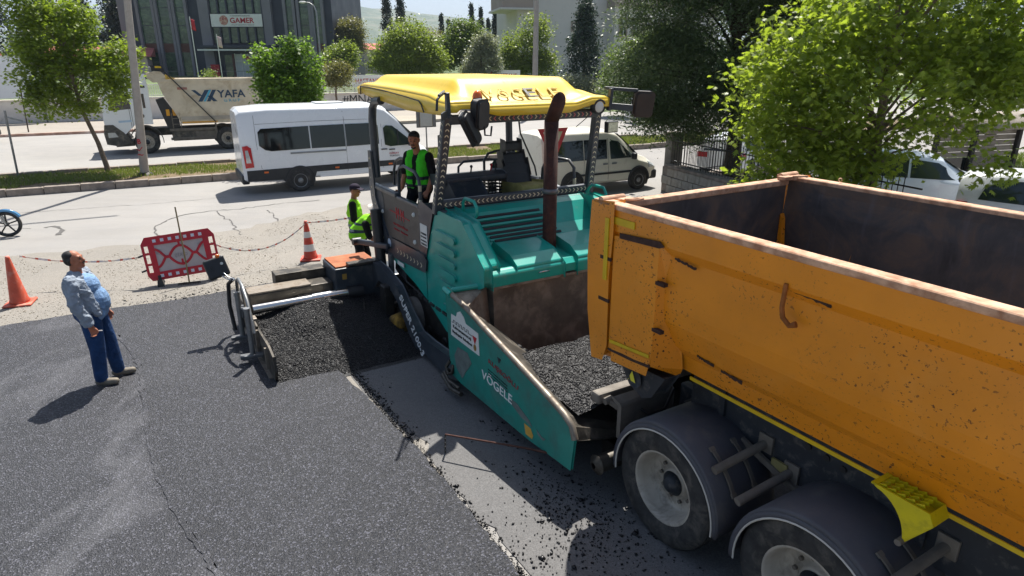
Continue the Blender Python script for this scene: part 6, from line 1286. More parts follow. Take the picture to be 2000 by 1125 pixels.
# barrier
M_BRED = pbr('barrier_red', '#c0142a', .45, 0, .12, 4, .05, 80, coat=.2); M_BFIL = pbr('milky_panel', '#bdb2b2', .4, 0, .12, 5)
br = thing('traffic_barrier', 'red and white plastic barrier panel with printed mesh infill and clip-on feet', 'barrier', (-6.15, 11.66, 0.006), math.atan2(.55, 1.08))
br.rotation_euler = (R(-9), R(-4), R(24))
Wd, Hb = 1.24, .80; z0 = .13
def bpart(poly, y0, y1, nm, m, bev=.006): return MB().prism(poly, 'y', y0, y1).build(nm, m, br, bevel=bev)
bpart([(-Wd/2, z0 + .1), (-Wd/2 + .06, z0), (Wd/2 - .06, z0), (Wd/2, z0 + .1), (Wd/2, z0 + .14), (-Wd/2, z0 + .14)], -.02, .02, 'bottom_rail', M_BRED); bpart([(-Wd/2, z0 + Hb - .12), (-Wd/2 + .08, z0 + Hb), (Wd/2 - .08, z0 + Hb), (Wd/2, z0 + Hb - .12), (Wd/2, z0 + Hb - .15), (-Wd/2, z0 + Hb - .15)], -.02, .02, 'top_rail', M_BRED)
for s in (-1, 1):
    bpart([(s*(Wd/2 - .20), z0 + .141), (s*(Wd/2 - .11), z0 + .141), (s*(Wd/2 - .11), z0 + Hb - .151), (s*(Wd/2 - .20), z0 + Hb - .151)], -.018, .018, 'side_rail', M_BRED); bpart([(s*(Wd/2 - .03), z0 + .141), (s*Wd/2, z0 + .141), (s*Wd/2, z0 + Hb - .151), (s*(Wd/2 - .03), z0 + Hb - .151)], -.016, .016, 'edge_rail', M_BRED)
    for zc_ in (z0 + .30, z0 + .50): bpart([(s*(Wd/2 - .11), zc_ - .015), (s*(Wd/2 - .03), zc_ - .015), (s*(Wd/2 - .03), zc_ + .015), (s*(Wd/2 - .11), zc_ + .015)], -.014, .014, 'end_tie', M_BRED)
    ft = MB(); ft.prism([(-.055, 0), (.055, 0), (.03, .14), (-.03, .14)], 'y', -.14, .14); ft.box((-.03, -.03, .1), (.03, .03, .22)); fo_ = ft.build('foot', M_BLACK, br, bevel=.01); fo_.location = (s*.44, 0, -.005)
MB().box((-.07, -.12, -.01), (.07, .12, .02)).build('foot_shoe', M_STICK, br).location = (-.44, 0, 0)
for i in range(7):
    for zc_ in (z0 + .07, z0 + Hb - .075): x = -.39 + i*.13; MB().box((x - .028, -.0235, zc_ - .028), (x + .028, -.0205, zc_ + .028)).build('reflector', pbr('refl_white', '#d9dbe6', .4, 0, .06), br)
MB().box((-Wd/2 + .16, -.004, z0 + .12), (Wd/2 - .16, .004, z0 + Hb - .13)).build('print_panel', M_BFIL, br)
xc = [(-.44 + .88*i/44) for i in range(45)]
def wv(x, s):
    a = abs(x); return z0 + Hb/2 + s * (.005 + (.17 * (1 - (a/.20)**2) if a < .20 else 0 if a < .27 else .17 * math.sin(min(1, (a - .27)/.17) * math.pi/2)))
for s in (-1, 1): MB().tube([(x, 0, wv(x, s)) for x in xc], .024, 8).build('wave_bar', M_BRED, br)
for x in (0,):
    for s in (-1, 1): MB().box((-.018, -.016, z0 + Hb/2 + s*.18 - .02), (.018, .016, z0 + Hb/2 + s*.18 + .10 * 1)).build('centre_tie', M_BRED, br)
GRF = pbr('ghost_print', '#9a8f93', .5, 0, .2)
text('GİRİŞ', 'ghost_lettering', GRF, br, (0, -.007, z0 + Hb/2), (1, 0, 0), (0, 0, 1), .09, .22, thick=.002, mirror=True)
for x, z in ((-.36, .68), (.36, .70)): text('30', 'ghost_number', GRF, br, (x, -.007, z0 - .07 + z - .10), (1, 0, 0), (0, 0, 1), .05, thick=.002, mirror=True); MB().lathe([(.045, -.001), (.05, 0), (.045, .001)], (x, -.006, z0 + z - .17), (0, 1, 0), 20).build('ghost_ring', GRF, br)
for zc_ in (.28, .56): MB().cyl((-Wd/2 - .09, 0, zc_ + .04), (-Wd/2, 0, zc_ + .06), .018, n=8).build('hook_lug', M_BLACK, br)
# rake leaning on the barrier
rk = thing('rake', 'iron-toothed rake with a long wooden handle leaning against the barrier', 'rake', (-6.06, 11.54, 0.006), R(20))
MB().tube([(0, 0, .02), (-.01, .06, .5), (-.055, .24, 1.42)], [.013, .014, .013], 8).build('handle', pbr('old_wood', '#8a7a58', .8, 0, .3, 10), rk)
MB().box((-.19, -.012, .012), (.19, .012, .032)).build('rake_bar', M_DIRTY, rk)
for i in range(14): MB().cyl((-.185 + i*.0285, 0, .02), (-.185 + i*.0285, -.05, .0), .006, .004, 6).build('tine', M_DIRTY, rk)
# warning tape runs
def tape(a, b, sag, nm_label, n=40):
    a, b = Vector(a), Vector(b); m = MB(); P = [a.lerp(b, i/n) + Vector((0, 0, -sag*4*(i/n)*(1 - i/n))) for i in range(n + 1)]
    for i in range(n):
        p, q = P[i], P[i+1]; w = Vector((0, 0, .016)); tw = Vector((0, .01*math.sin(i*.7), 0)); m.add([p - w + tw, q - w + tw, q + w - tw, p + w - tw], [(0, 1, 2, 3)], 1 if i % 4 == 1 else 0)
    o = m.build('warning_tape', [pbr('tape_white', '#dcd6d0', .5), pbr('tape_red', '#d0543c', .5)], None, solid=.002)
    tag(o, nm_label, 'tape')
bl = br.matrix_basis
tape((-8.93, 11.29, 0.62), bl @ Vector((-Wd/2 - .05, 0, .6)), .10, 'red and white warning tape from the plain cone to the barrier')
tape(bl @ Vector((Wd/2, 0, .6)), (-4.14, 12.73, 0.84) if False else (-4.28, 13.12, .78), .30, 'slack red and white warning tape from the barrier to the banded cone')
tape((-4.26, 13.12, .80), (-2.6, 13.9, .95), .06, 'red and white warning tape from the banded cone past the workers')
# concrete light pole in the median, galvanised posts, signs
pl = thing('utility_pole', 'tall leaning concrete pole with red paint marks in the median', 'pole', (-13.11, 23.24, 0.13), 0)
MB().tube([(0, 0, -.1), (.0, 0, .25), (.22, .02, 3.0), (.42, .05, 5.5), (.75, .1, 9.0), (1.2, .1, 14.5)], [.155, .145, .125, .11, .09, .07], 18).build('shaft', pbr('pole_concrete', '#a8a097', .9, 0, .15, 3, .3, 60, ('#7d756b', .15, 3)), pl)
MB().lathe([(.28, 0), (.22, .06), (.15, .09)], (0, 0, 0), (0, 0, 1), 14).build('footing', M_DIRTY, pl)
_pt = Vector((1.12, .1, 13.6)); MB().tube([tuple(_pt - RU*3), tuple(_pt), tuple(_pt + RU*3)], .06, 8).build('cross_arm', M_PIPE, pl); MB().tube([tuple(_pt), tuple(_pt - RN*2.2)], .09, 8).build('lamp_arm', M_PIPE, pl); MB().ball(tuple(_pt - RN*2.3), (.5, .38, .12), 14).build('lamp_head', M_STEELG, pl)
text('B', 'paint_mark', M_RLET, pl, (.075, -.150, 1.18), (1, .0, 0), (.07, 0, 1), .17, thick=.004, bold=.02); text('✓', 'paint_mark', M_RLET, pl, (.055, -.150, .92), (1, 0, 0), (.07, 0, 1), .16, thick=.004); text('~', 'paint_mark', M_RLET, pl, (.045, -.152, .72), (1, 0, 0), (.07, 0, 1), .06, thick=.004)
def gpost(loc, h, label, r=.035, lean=(0, 0), cap=None):
    t = thing('sign_post', label, 'post', loc); MB().tube([(0, 0, -.05), (lean[0]*.5, lean[1]*.5, h/2), (lean[0], lean[1], h)], r, 10).build('tube', M_PIPE, t); return t
gp_ = gpost((-17.26, 22.69, 0.13), 2.25, 'thin grey steel post with a side bracket in the median', .035, (.1, 0)); MB().bar((.05, 0, 2.05), (.55, .1, 1.9), .05, .05).build('bracket', M_PIPE, gp_)
sb = thing('sign_board', 'grey back of a traffic sign on a thin post in the median', 'sign', (-3.62, 28.05, .13), RD)
MB().cyl((0, 0, -.05), (0, 0, 2.1), .03, n=10).build('post', M_PIPE, sb); MB().box((-.44, -.05, 1.2), (.44, -.03, 1.98)).build('panel', M_STEELG, sb, bevel=.03)
MB().box((-.28, -.07, 1.25), (.26, -.052, 1.9)).build('inner_panel', pbr('sign_grey', '#a9aaa6', .6, 0, .1), sb)
for a_, b_ in (((-.29, 1.24), (-.29, 1.91)), ((.27, 1.24), (.27, 1.91)), ((-.29, 1.91), (.27, 1.91))): MB().bar((a_[0], -.062, a_[1]), (b_[0], -.062, b_[1]), .02, .02).build('rim_strip', pbr('rim_ochre', '#6d5a3a', .6), sb)
ys = thing('give_way_sign', 'dented red-bordered give way sign on a post beyond the paver', 'sign', (1.12, 18.6, 0), R(6))
MB().cyl((0, .03, -.02), (0, .03, 2.2), .03, n=10).build('post', M_PIPE, ys)
tri = lambda k, zc=1.86: [(-.42*k, zc + .30*k), (.42*k, zc + .34*k), (.05*k, zc - .64*k)]
MB().prism([(a_ + .02, b_) for a_, b_ in tri(1)], 'y', -.012, .0).build('sign_plate', pbr('sign_red', '#a8262c', .55, 0, .2, 5), ys, bevel=.01); MB().prism([(a_ + .02, b_ + .02) for a_, b_ in tri(.66)], 'y', -.016, -.0125).build('sign_face', pbr('sign_cream', '#c7c2a8', .6, 0, .25, 6, dirt=('#8f8c62', .4, 6)), ys)
# far poles and lamps
p2 = thing('lamp_post', 'tall grey concrete pole behind the hospital fence', 'pole', (1.75, 52.0, 0)); MB().tube([(0, 0, -.1), (.02, 0, 4), (.1, 0, 13)], [.24, .21, .15], 14).build('shaft', pbr('pole_grey', '#97928c', .9, 0, .15, 3), p2)
sl_ = thing('street_lamp', 'slim street lamp with curved head in front of the dark building', 'street lamp', (-16.7, 60.0, 1.5)); MB().tube([(0, 0, -.1), (0, 0, 6.4), (-.15, 0, 6.9), (-.5, 0, 7.15), (-.9, 0, 7.2)], [.09, .07, .05, .045, .04], 10).build('mast', M_PIPE, sl_); MB().ball((-1.1, 0, 7.2), (.32, .12, .09), 12).build('lamp_head', M_STICK, sl_)
for i, (x, y, h) in enumerate(((-27.8, 60.5, 6.0), (-25.2, 60.5, 4.6))):
    fl = thing('flagpole', ('tall flagpole with a small red flag', 'short flagpole with a furled pale flag')[i] + ' before the dark building', 'flagpole', (x + (0, -.5)[i], y, 1.6)); MB().tube([(0, 0, -.1), (0, 0, h)], .04, 8).build('mast', M_STICK, fl)
    MB().grid([[(.03 + .12*k, .04*math.sin(k*1.3 + j), h - .15 - j*.22 - .05*k) for k in range(4)] for j in range(5)]).build('flag', M_RLET if i == 0 else pbr('flag_pale', '#cdb4b2', .7), fl, solid=.004)
# big billboard on the fence at the left
bb = thing('billboard', 'large white billboard with red letters above the perimeter wall', 'billboard', Q(-8.6, 53.5, 0), RD)
MB().box((-4.5, -.05, 1.7), (4.2, .05, 4.3)).build('panel', pbr('board_white', '#d8dde0', .6, 0, .06, 1), bb)
for x in (-3.8, 0, 3.8): MB().box((x - .05, .06, 0), (x + .05, .16, 4.2)).build('post', M_STEELG, bb)
text('BİLİM', 'lettering', pbr('faded_red', '#c05058', .6, 0, .15), bb, (-1.4, -.06, 3.5), (1, 0, 0), (0, 0, 1), 1.0, 3.6, thick=.006); text('ÖZGÜL', 'lettering', pbr('faded_red', '#c05058'), bb, (-1.2, -.06, 2.6), (1, 0, 0), (0, 0, 1), .45, 2.4, thick=.006); text('İÇERİR', 'lettering', pbr('faded_red', '#c05058'), bb, (-.6, -.06, 2.05), (1, 0, 0), (0, 0, 1), .42, 2.0, thick=.006)
MB().tube([(.6 + .5*math.cos(R(a)), -.06, 3.65 + .35*math.sin(R(a))) for a in range(20, 200, 15)], .09, 6).build('blue_swoosh', pbr('board_blue', '#3d88b8', .6), bb); MB().ball((1.25, -.05, 3.35), (.5, .02, .25), 12).build('red_swoosh', pbr('faded_red', '#c05058'), bb)
bb.location = Q(-10.2, 53.4, 0)
# marker posts along the far pavement
for i, (u, l_) in enumerate(((-10.0, 'slim dark striped marker post before the billboard'), (-6.6, 'thin young sapling stake by the far kerb'))):
    mp = thing('marker_post', l_, 'post', Q(u, 46.6, .13)); MB().tube([(0, 0, -.02), (-.12 + .25*i, 0, 3.0 - .4*i)], .05 - .015*i, 8).build('stick', M_BARKD, mp)
# paved traffic island at the gate
isl = MB(); isl.prism([tuple((Vector((-8.2, 46.6)) + Vector((RU.x, RU.y))*4.2*math.cos(a) + Vector((RN.x, RN.y))*2.3*math.sin(a))) for a in [2*math.pi*i/40 for i in range(40)]], 'z', -.02, .20)
isl.build('traffic_island', m_road('cobbles', (.45, .41, .34), grain=2.0), bevel=.04)['kind'] = 'structure'
cbk = thing('concrete_block', 'low broken concrete block on the paved island', 'block', (-9.9, 45.2, .20), RD); MB().box((-.3, -.3, 0), (.3, .3, .5)).build('block_body', M_CONC, cbk, bevel=.04)
# ------------------------------------------------------------------ right side: stone wall, pillar, iron fence, shelter
M_STONE = pbr('stone_block', '#a7a196', .9, 0, .25, 3, .5, 30, ('#7b7468', .25, 4)); M_IRON = pbr('black_iron', '#15171a', .5, .3, .2, 8)
sw = thing('garden_wall', 'pale stone block wall with coping under a black iron fence', 'wall', (4.95, 20.9, 0), math.atan2(-4.5, 1.55))
sw_len = 9.0
MB().box((.0, -.14, -.02), (sw_len, .14, .80)).build('wall_core', M_CONC, sw)
blk = MB().box((.012, -.03, .008), (.575, 0, .252)).build('stone', M_STONE, sw, bevel=.014); first = True
for r_ in range(3):
    for i in range(15):
        o = blk if first else blk.copy()
        if not first: COL.objects.link(o)
        first = False; o.location = (i*.585 - (.29 if r_ == 1 else 0) + .3, -.141 - random.uniform(0, .012), r_*.262 + .01)
cpb = MB().box((.006, -.24, 0), (1.19, .24, .09)).build('coping_stone', M_CONC, sw, bevel=.015); cpb.location = (.2, 0, .803)
for i in range(1, 7): o = cpb.copy(); COL.objects.link(o); o.location = (.2 + i*1.2, random.uniform(-.01, .01), .803)
pi_ = thing('stone_pillar', 'square concrete gate pillar with a flat cap at the wall end', 'pillar', (5.15, 21.0, 0), math.atan2(-4.5, 1.55))
MB().box((-.19, -.19, -.02), (.19, .19, 1.72)).build('shaft', pbr('pillar_concrete', '#6e6a64', .9, 0, .25, 4, .5, 30), pi_, bevel=.015); MB().box((-.25, -.25, 1.722), (.25, .25, 1.84)).build('cap', M_CONC, pi_, bevel=.02)
fe = thing('iron_fence', 'black iron picket fence standing on the stone wall', 'fence', (4.95, 20.9, .893), math.atan2(-4.5, 1.55))
MB().box((.3, -.012, .10), (sw_len, .012, .13)).build('lower_rail', M_IRON, fe); MB().box((.3, -.012, .72), (sw_len, .012, .75)).build('upper_rail', M_IRON, fe)
pk = MB().cyl((0, 0, 0), (0, 0, .88), .010, n=6); pk.cyl((0, 0, .88), (0, 0, .96), .016, .002, 6); pko = pk.build('picket', M_IRON, fe); pko.location = (.4, 0, .0)
for i in range(1, 64): o = pko.copy(); COL.objects.link(o); o.location = (.4 + i*.13, 0, 0)
# second leg of the fence going back along the main road
fe2 = thing('iron_fence', 'black iron picket fence running back from the gate pillar along the road', 'fence', (5.4, 21.2, .45), R(34))
MB().box((0, -.012, .10), (9, .012, .13)).build('lower_rail', M_IRON, fe2); MB().box((0, -.012, .95), (9, .012, .98)).build('upper_rail', M_IRON, fe2)
pk2 = MB().cyl((0, 0, -.1), (0, 0, 1.15), .012, n=6).build('picket', M_IRON, fe2); pk2.location = (.13, 0, 0)
for i in range(2, 68): o = pk2.copy(); COL.objects.link(o); o.location = (i*.13, 0, 0)
lw = thing('low_wall', 'low concrete wall carrying the iron fence along the road', 'wall', (5.4, 21.2, 0), R(34)); MB().box((0, -.12, -.02), (9, .12, .42)).build('wall_body', M_CONC, lw, bevel=.02)
# wooden shelter
shl = thing('bus_shelter', 'grey timber shelter with arched roof and slatted panels', 'shelter', (14.2, 20.2, 0), R(14))
M_TIMB = pbr('grey_timber', '#8c847a', .85, 0, .25, 3, .3, 30, stretch=(1, 1, 6)); M_DARKT = pbr('dark_frame', '#25221f', .7)
for x in (-1.5, -.1, 1.6): MB().box((x - .06, -.06, -.02), (x + .06, .06, 2.2)).build('post', M_DARKT, shl)
for k in range(11):
    if k in (2, 3, 4): continue
    MB().box((-1.5, .065, .35 + k*.165), (1.6, .095, .50 + k*.165)).build('board', M_TIMB, shl)
MB().box((-1.4, .07, .7), (1.5, .08, 1.16)).build('clear_panel', M_GLASS, shl)
A3 = [R(a) for a in range(0, 181, 15)]; rf = MB(); rf.grid([[(x, -.2 + .9*math.cos(a), 2.1 + .42*math.sin(a)) for a in A3] for x in (-1.8, 1.9)]); rf.build('arched_roof', pbr('shelter_roof', '#8f8579', .7, 0, .2, 3), shl, solid=.03)
for x in (-1.75, 0, 1.85): MB().tube([(x, -.2 + .88*math.cos(a), 2.08 + .42*math.sin(a)) for a in A3], .035, 6).build('roof_rib', M_DARKT, shl)
MB().box((-1.3, -.35, .42), (1.4, -.02, .48)).build('bench', M_TIMB, shl)
_gp = scatter_poly(16000, [(11.2, 19.0), (19, 20), (24, 30), (13, 27)]); tag(blades('lawn_grass', np.c_[_gp, np.full(len(_gp), .0)], .12, .02, M_GRASS), 'patch of mown lawn round the timber shelter', 'grass', kind='stuff')
# ------------------------------------------------------------------ buildings
M_DKB = pbr('slate_cladding', '#2f3342', .55, 0, .12, .6, .05, 8); M_DKB2 = pbr('slate_grey_fin', '#77747c', .6, 0, .08, .6); M_BRN = pbr('brown_spandrel', '#5a3226', .6, 0, .1)
def m_curtain():
    t = NT('curtain_glass'); v = t.noise(.7, 5, .7, 1.5, stretch=(1, 1, 2)); a = t.ramp(v, [(.3, (.012, .03, .022)), (.5, (.04, .085, .05)), (.66, (.10, .16, .08)), (.8, (.22, .26, .22))])
    t.bsdf(a, .06, 0, t.bump(t.noise(1.2, 3), .25, .05), .9); return t.m
M_CURT = m_curtain()
gb_ = thing('office_building', 'dark slate office block with tall green glass strips and a GAMER banner', 'building', (-36.2, 84.0, 2.6), R(-2))
hb_ = 14.0; bx0, bx1 = -10.8, 14.8
MB().box((bx0, 0, -1.5), (bx1, 14, hb_)).build('wall', M_DKB, gb_)
def strip_win(x0, x1):
    MB().box((x0, -.08, 3.42), (x1, -.01, hb_)).build('glass_strip', M_CURT, gb_); MB().box((x0, -.09, 2.4), (x1, -.01, 3.40)).build('spandrel', M_BRN, gb_); MB().box((x0, -.08, -.9), (x1, -.01, 2.38)).build('ground_window', M_CURT, gb_)
    for x in (x0 - .32, x1): MB().box((x, -.40, -.9), (x + .32, .0, hb_)).build('fin', M_DKB2, gb_)
    for z in (5.4, 7.4, 9.4): MB().box((x0, -.11, z), (x1, -.081, z + .07)).build('glazing_bar', M_DKB, gb_)
for x0, x1 in ((-8.4, -6.8), (-6.1, -4.7), (-4.0, -2.8), (9.4, 10.2), (11.0, 12.1), (12.75, 13.6)): strip_win(x0, x1)
MB().box((bx0 - .1, -.3, -.9), (bx0 + .8, -.01, hb_)).build('fin', M_DKB2, gb_)
MB().box((-1.0, -.6, -.9), (.2, -.01, hb_)).build('pilaster', M_DKB2, gb_); MB().box((6.7, -.6, -.9), (7.7, -.01, hb_)).build('pilaster', M_DKB2, gb_)
for z0_, z1_ in ((3.45, 5.2), (6.75, 11.0)):
    for i in range(6): x = .32 + i*1.06; MB().box((x, -.2, z0_), (x + .84, -.01, z1_)).build('bay_window', M_CURT, gb_); MB().box((x + .86, -.42, z0_), (x + 1.04, -.01, z1_)).build('mullion', M_DKB, gb_)
MB().box((.45, -.75, 5.26), (6.6, -.62, 6.66)).build('banner', pbr('banner_cloth', '#dcdbd8', .7, 0, .04), gb_)
text('GAMER', 'banner_lettering', pbr('banner_red', '#b01f30', .6), gb_, (4.2, -.76, 5.95), (1, 0, 0), (0, 0, 1), .60, 2.9, thick=.01, bold=.02); text('T.C. KAHRAMANMARAŞ BELEDİYESİ', 'banner_lettering', M_KLET, gb_, (4.0, -.76, 6.45), (1, 0, 0), (0, 0, 1), .16, 2.4, thick=.01); text('GENÇLİK ARAŞTIRMA MERKEZİ', 'banner_lettering', M_KLET, gb_, (4.2, -.76, 5.45), (1, 0, 0), (0, 0, 1), .12, 2.8, thick=.01)
MB().prism([(2.0 + .52*math.cos(a), 5.96 + .55*math.sin(a)) for a in [2*math.pi*i/20 for i in range(20)]], 'y', -.77, -.752).build('banner_emblem', pbr('emblem_red', '#a8323a', .6, 0, .4, 6, dirt=('#d8c8b0', .5, 4)), gb_)
MB().box((-.9, -2.6, 2.85), (7.9, -.0, 3.15)).build('entrance_canopy', M_DKB, gb_, bevel=.03); MB().box((-.8, -2.62, 2.55), (7.8, -2.5, 2.72)).build('canopy_strip', M_STICK, gb_)
MB().box((2.5, -.1, -.9), (5.8, -.01, 2.2)).build('entrance_glazing', pbr('bright_glass', '#b9bfc4', .2, 0, .1, 1), gb_)
for x in (2.5, 3.3, 4.1, 4.9, 5.7): MB().box((x - .05, -.16, -.9), (x + .05, -.1, 2.25)).build('door_frame', M_STICK, gb_)
MB().box((2.5, -.165, 1.35), (5.8, -.105, 1.45)).build('transom', M_STICK, gb_); MB().box((3.85, -.2, 1.5), (4.4, -.17, 1.95)).build('door_sign', M_RLET, gb_)
MB().box((1.2, -.1, -.9), (2.1, -.01, 2.1)).build('entrance_window', M_CURT, gb_); MB().box((2.12, -.14, -.9), (2.4, -.01, 2.2)).build('brown_jamb', M_BRN, gb_); MB().box((-.3, -.9, -.6), (.7, -.65, 1.0)).build('notice_board', M_RLET, gb_)
MB().box((-6, -4.0, .25), (10, -3.96, .3)).build('terrace_rail', M_STEELG, gb_)
wb = thing('apartment_building', 'large pale hospital building with framed windows behind the trees', 'building', (8.2, 78.0, 1.0), R(12))
M_PALE = pbr('pale_render', '#cfc9c6', .9, 0, .05, .6); M_BEI = pbr('beige_trim', '#a3938a', .8, 0, .08, .8)
MB().box((-7.8, 0, -1), (7.0, 12, 16)).build('wall', M_PALE, wb); MB().box((-9.6, -.8, 8.4), (-6.2, 6, 10.2)).build('balcony', M_BEI, wb); MB().box((-9.9, -1.0, 8.2), (-6.0, 6.0, 8.4)).build('balcony_slab', M_PALE, wb)
MB().box((2.6, -2.2, -1), (15, 12, 8.6)).build('wing', M_PALE, wb); MB().box((2.4, -2.6, 8.6), (15.2, 12, 9.6)).build('cornice', M_BEI, wb)
def wwin(x, z, y, w=.75, h=1.3):
    f = MB().box((x - w/2 - .14, y - .10, z - .14), (x + w/2 + .14, y - .01, z + h + .14)).build('window', M_BEI, wb); MB().box((x - w/2, y - .13, z), (x + w/2, y - .102, z + h)).build('pane', M_GLASS, f); MB().box((x - .03, y - .15, z), (x + .03, y - .131, z + h)).build('glazing_bar', M_STICK, f); MB().box((x - w/2, y - .15, z + h*.62), (x + w/2, y - .131, z + h*.66)).build('glazing_bar', M_STICK, f)
for x in (3.6, 5.1, 6.4, 8.2, 9.8, 11.4): wwin(x, 5.6, -2.2, .7, 1.7); wwin(x, 1.6, -2.2, .7, 1.6)
for x in (-5.8, -4.9, -3.4, -1.2): wwin(x, 9.6, 0, .6, 1.0); wwin(x, 6.2, 0, .7, .8) if x in (-1.2, -4.9) else None
MB().cyl((.4, -.15, -1), (.4, -.15, 16), .16, n=10).build('downpipe', M_BEI, wb)
for i, (x, y, w, h, c, l_) in enumerate(((-66, 76, 12, 2.4, '#c6b6a8', 'small house with a red tiled roof beyond the billboard'), (-47.5, 79, 10, 2.8, '#cdb8b0', 'low house with a pinkish red roof left of the office block'), (-24, 120, 16, 4.2, '#cfc4b8', 'low house with faded red roof between the trees'))):
    hs = thing('house', l_, 'house', (x, y, 1.7), R(20)); MB().box((-w/2, 0, -.5), (w/2, 8, h)).build('wall', pbr('house_' + str(i), c, .9, 0, .1), hs)
    MB().prism([(-.5, h), (4, h + 1.1), (8.5, h)], 'x', -w/2 - .5, w/2 + .5).build('roof', pbr('red_tiles', '#b5655c', .85, 0, .2, 2, .4, 12), hs)
    for k in range(3):
        f = MB().box((-w*.35 + k*w*.3 - .5, -.08, 1.0), (-w*.35 + k*w*.3 + .5, -.01, 2.2)).build('window', M_STICK, hs); MB().box((-w*.35 + k*w*.3 - .4, -.10, 1.1), (-w*.35 + k*w*.3 + .4, -.085, 2.1)).build('pane', M_GLASS, f)
# ------------------------------------------------------------------ trees
L_QUAD = np.array([(-.5, 0, 0), (0, -.5, .06), (.5, 0, 0), (0, .5, .06)]) * np.array((1, .62, 1))
_ma = [(0, .0), (.22, .34), (.12, .12), (.50, .38), (.42, .12), (.72, .22), (.62, .06), (1.0, 0), (.62, -.06), (.72, -.22), (.42, -.12), (.50, -.38), (.12, -.12), (.22, -.34)]
L_MAPLE = np.array([(x, y * 1.25, -.10 * x * x - .18 * abs(y)) for x, y in _ma])
def leaves(name, C, sig, per, size, mat, parent, tmpl=L_QUAD, droop=.3, up=.7, seed=0, flat=1.0):
    r = np.random.default_rng(seed); C = np.asarray(C, float); n = len(C) * per
    P = np.repeat(C, per, 0) + r.normal(0, 1, (n, 3)) * sig * np.array((1, 1, .8 * flat))
    nm = r.normal(0, 1, (n, 3)); nm[:, 2] = np.abs(nm[:, 2]) + up; nm /= np.linalg.norm(nm, axis=1)[:, None]
    t = r.normal(0, 1, (n, 3)); t[:, 2] -= droop * 2; t -= nm * (t * nm).sum(1)[:, None]; t /= np.linalg.norm(t, axis=1)[:, None] + 1e-9
    b = np.cross(nm, t); s = size * r.uniform(.6, 1.3, n); K = len(tmpl)
    V = P[:, None] + s[:, None, None] * (tmpl[None, :, 0, None] * t[:, None] + tmpl[None, :, 1, None] * b[:, None] + tmpl[None, :, 2, None] * nm[:, None])
    return mesh_np(name, V.reshape(-1, 3), np.arange(n * K), K, mat, parent)
def blob_points(blobs, n, r, shell=.35):
    out = []; w = np.array([b[3] * b[4] * b[5] for b in blobs]) ** .7; w /= w.sum()
    for k in r.choice(len(blobs), n, p=w):
        b = blobs[k]; d = r.normal(0, 1, 3); d /= np.linalg.norm(d); q = (shell + (1 - shell) * r.random()) ** .6
        out.append((b[0] + d[0]*b[3]*q, b[1] + d[1]*b[4]*q, b[2] + d[2]*b[5]*q))
    return np.array(out)
def tree(label, base, fork, blobs, clumps, per, sig, size, mat, tmpl=L_QUAD, bark=None, r0=.12, nbr=30, seed=1, group=None, name='tree', droop=.3, lean=(0, 0), up=.7):
    r = np.random.default_rng(seed); t = thing(name, label, 'tree', base, 0, group); bark = bark or M_BARK
    C = blob_points(blobs, clumps, r)
    F = Vector((lean[0], lean[1], fork)); m = MB()
    m.tube([(0, 0, -.05), (lean[0]*.3 + r.normal(0, .03), lean[1]*.3, fork*.45), tuple(F)], [r0*1.15, r0*.9, r0*.75], 10)
    top = max(b[2] + b[5]*.5 for b in blobs); ctr = Vector((np.mean([b[0] for b in blobs]), np.mean([b[1] for b in blobs]), top)); m.tube([tuple(F), tuple(F.lerp(ctr, .5) + Vector((r.normal(0, .1), r.normal(0, .1), 0))), tuple(ctr)], [r0*.72, r0*.45, r0*.12], 8)
    m.build('trunk', bark, t); m = MB()
    for k in r.choice(len(C), min(nbr, len(C)), replace=False):
        c = Vector(C[k]); f = min(.8, max(0, (c.z - fork) / max(.1, top - fork) * .6 - .05)); s = F.lerp(ctr, max(0, f)); mid = s.lerp(c, .5) + Vector((r.normal(0, .08), r.normal(0, .08), .12 * (c - s).length * .5))
        m.tube([tuple(s), tuple(mid), tuple(c)], [r0*.26, r0*.14, r0*.04], 5, cap=False)
    m.build('limbs', bark, t)
    leaves('crown', C, sig, per, size, mat, t, tmpl, droop, up, seed); return t
LF_MAP = m_leaf('maple_leaf', (.19, .29, .04), .45, .55); LF_YNG = m_leaf('young_leaf', (.15, .24, .03), .4, .5); LF_YNG2 = m_leaf('spring_leaf', (.11, .22, .03), .4, .5)
LF_ASH = m_leaf('ash_leaf', (.075, .125, .058), .5, .42, .03); LF_MID = m_leaf('mid_leaf', (.10, .17, .035), .45, .4); LF_MID2 = m_leaf('fresh_leaf', (.15, .23, .04), .4, .45); LF_SIL = m_leaf('silver_leaf', (.20, .24, .17), .35, .3, .01); LF_OLV = m_leaf('olive_leaf', (.14, .16, .055), .4, .35); LF_CYP = m_leaf('cypress_leaf', (.022, .042, .024), .5, .15, .02); LF_FIR = m_leaf('fir_leaf', (.028, .055, .030), .5, .15, .02)
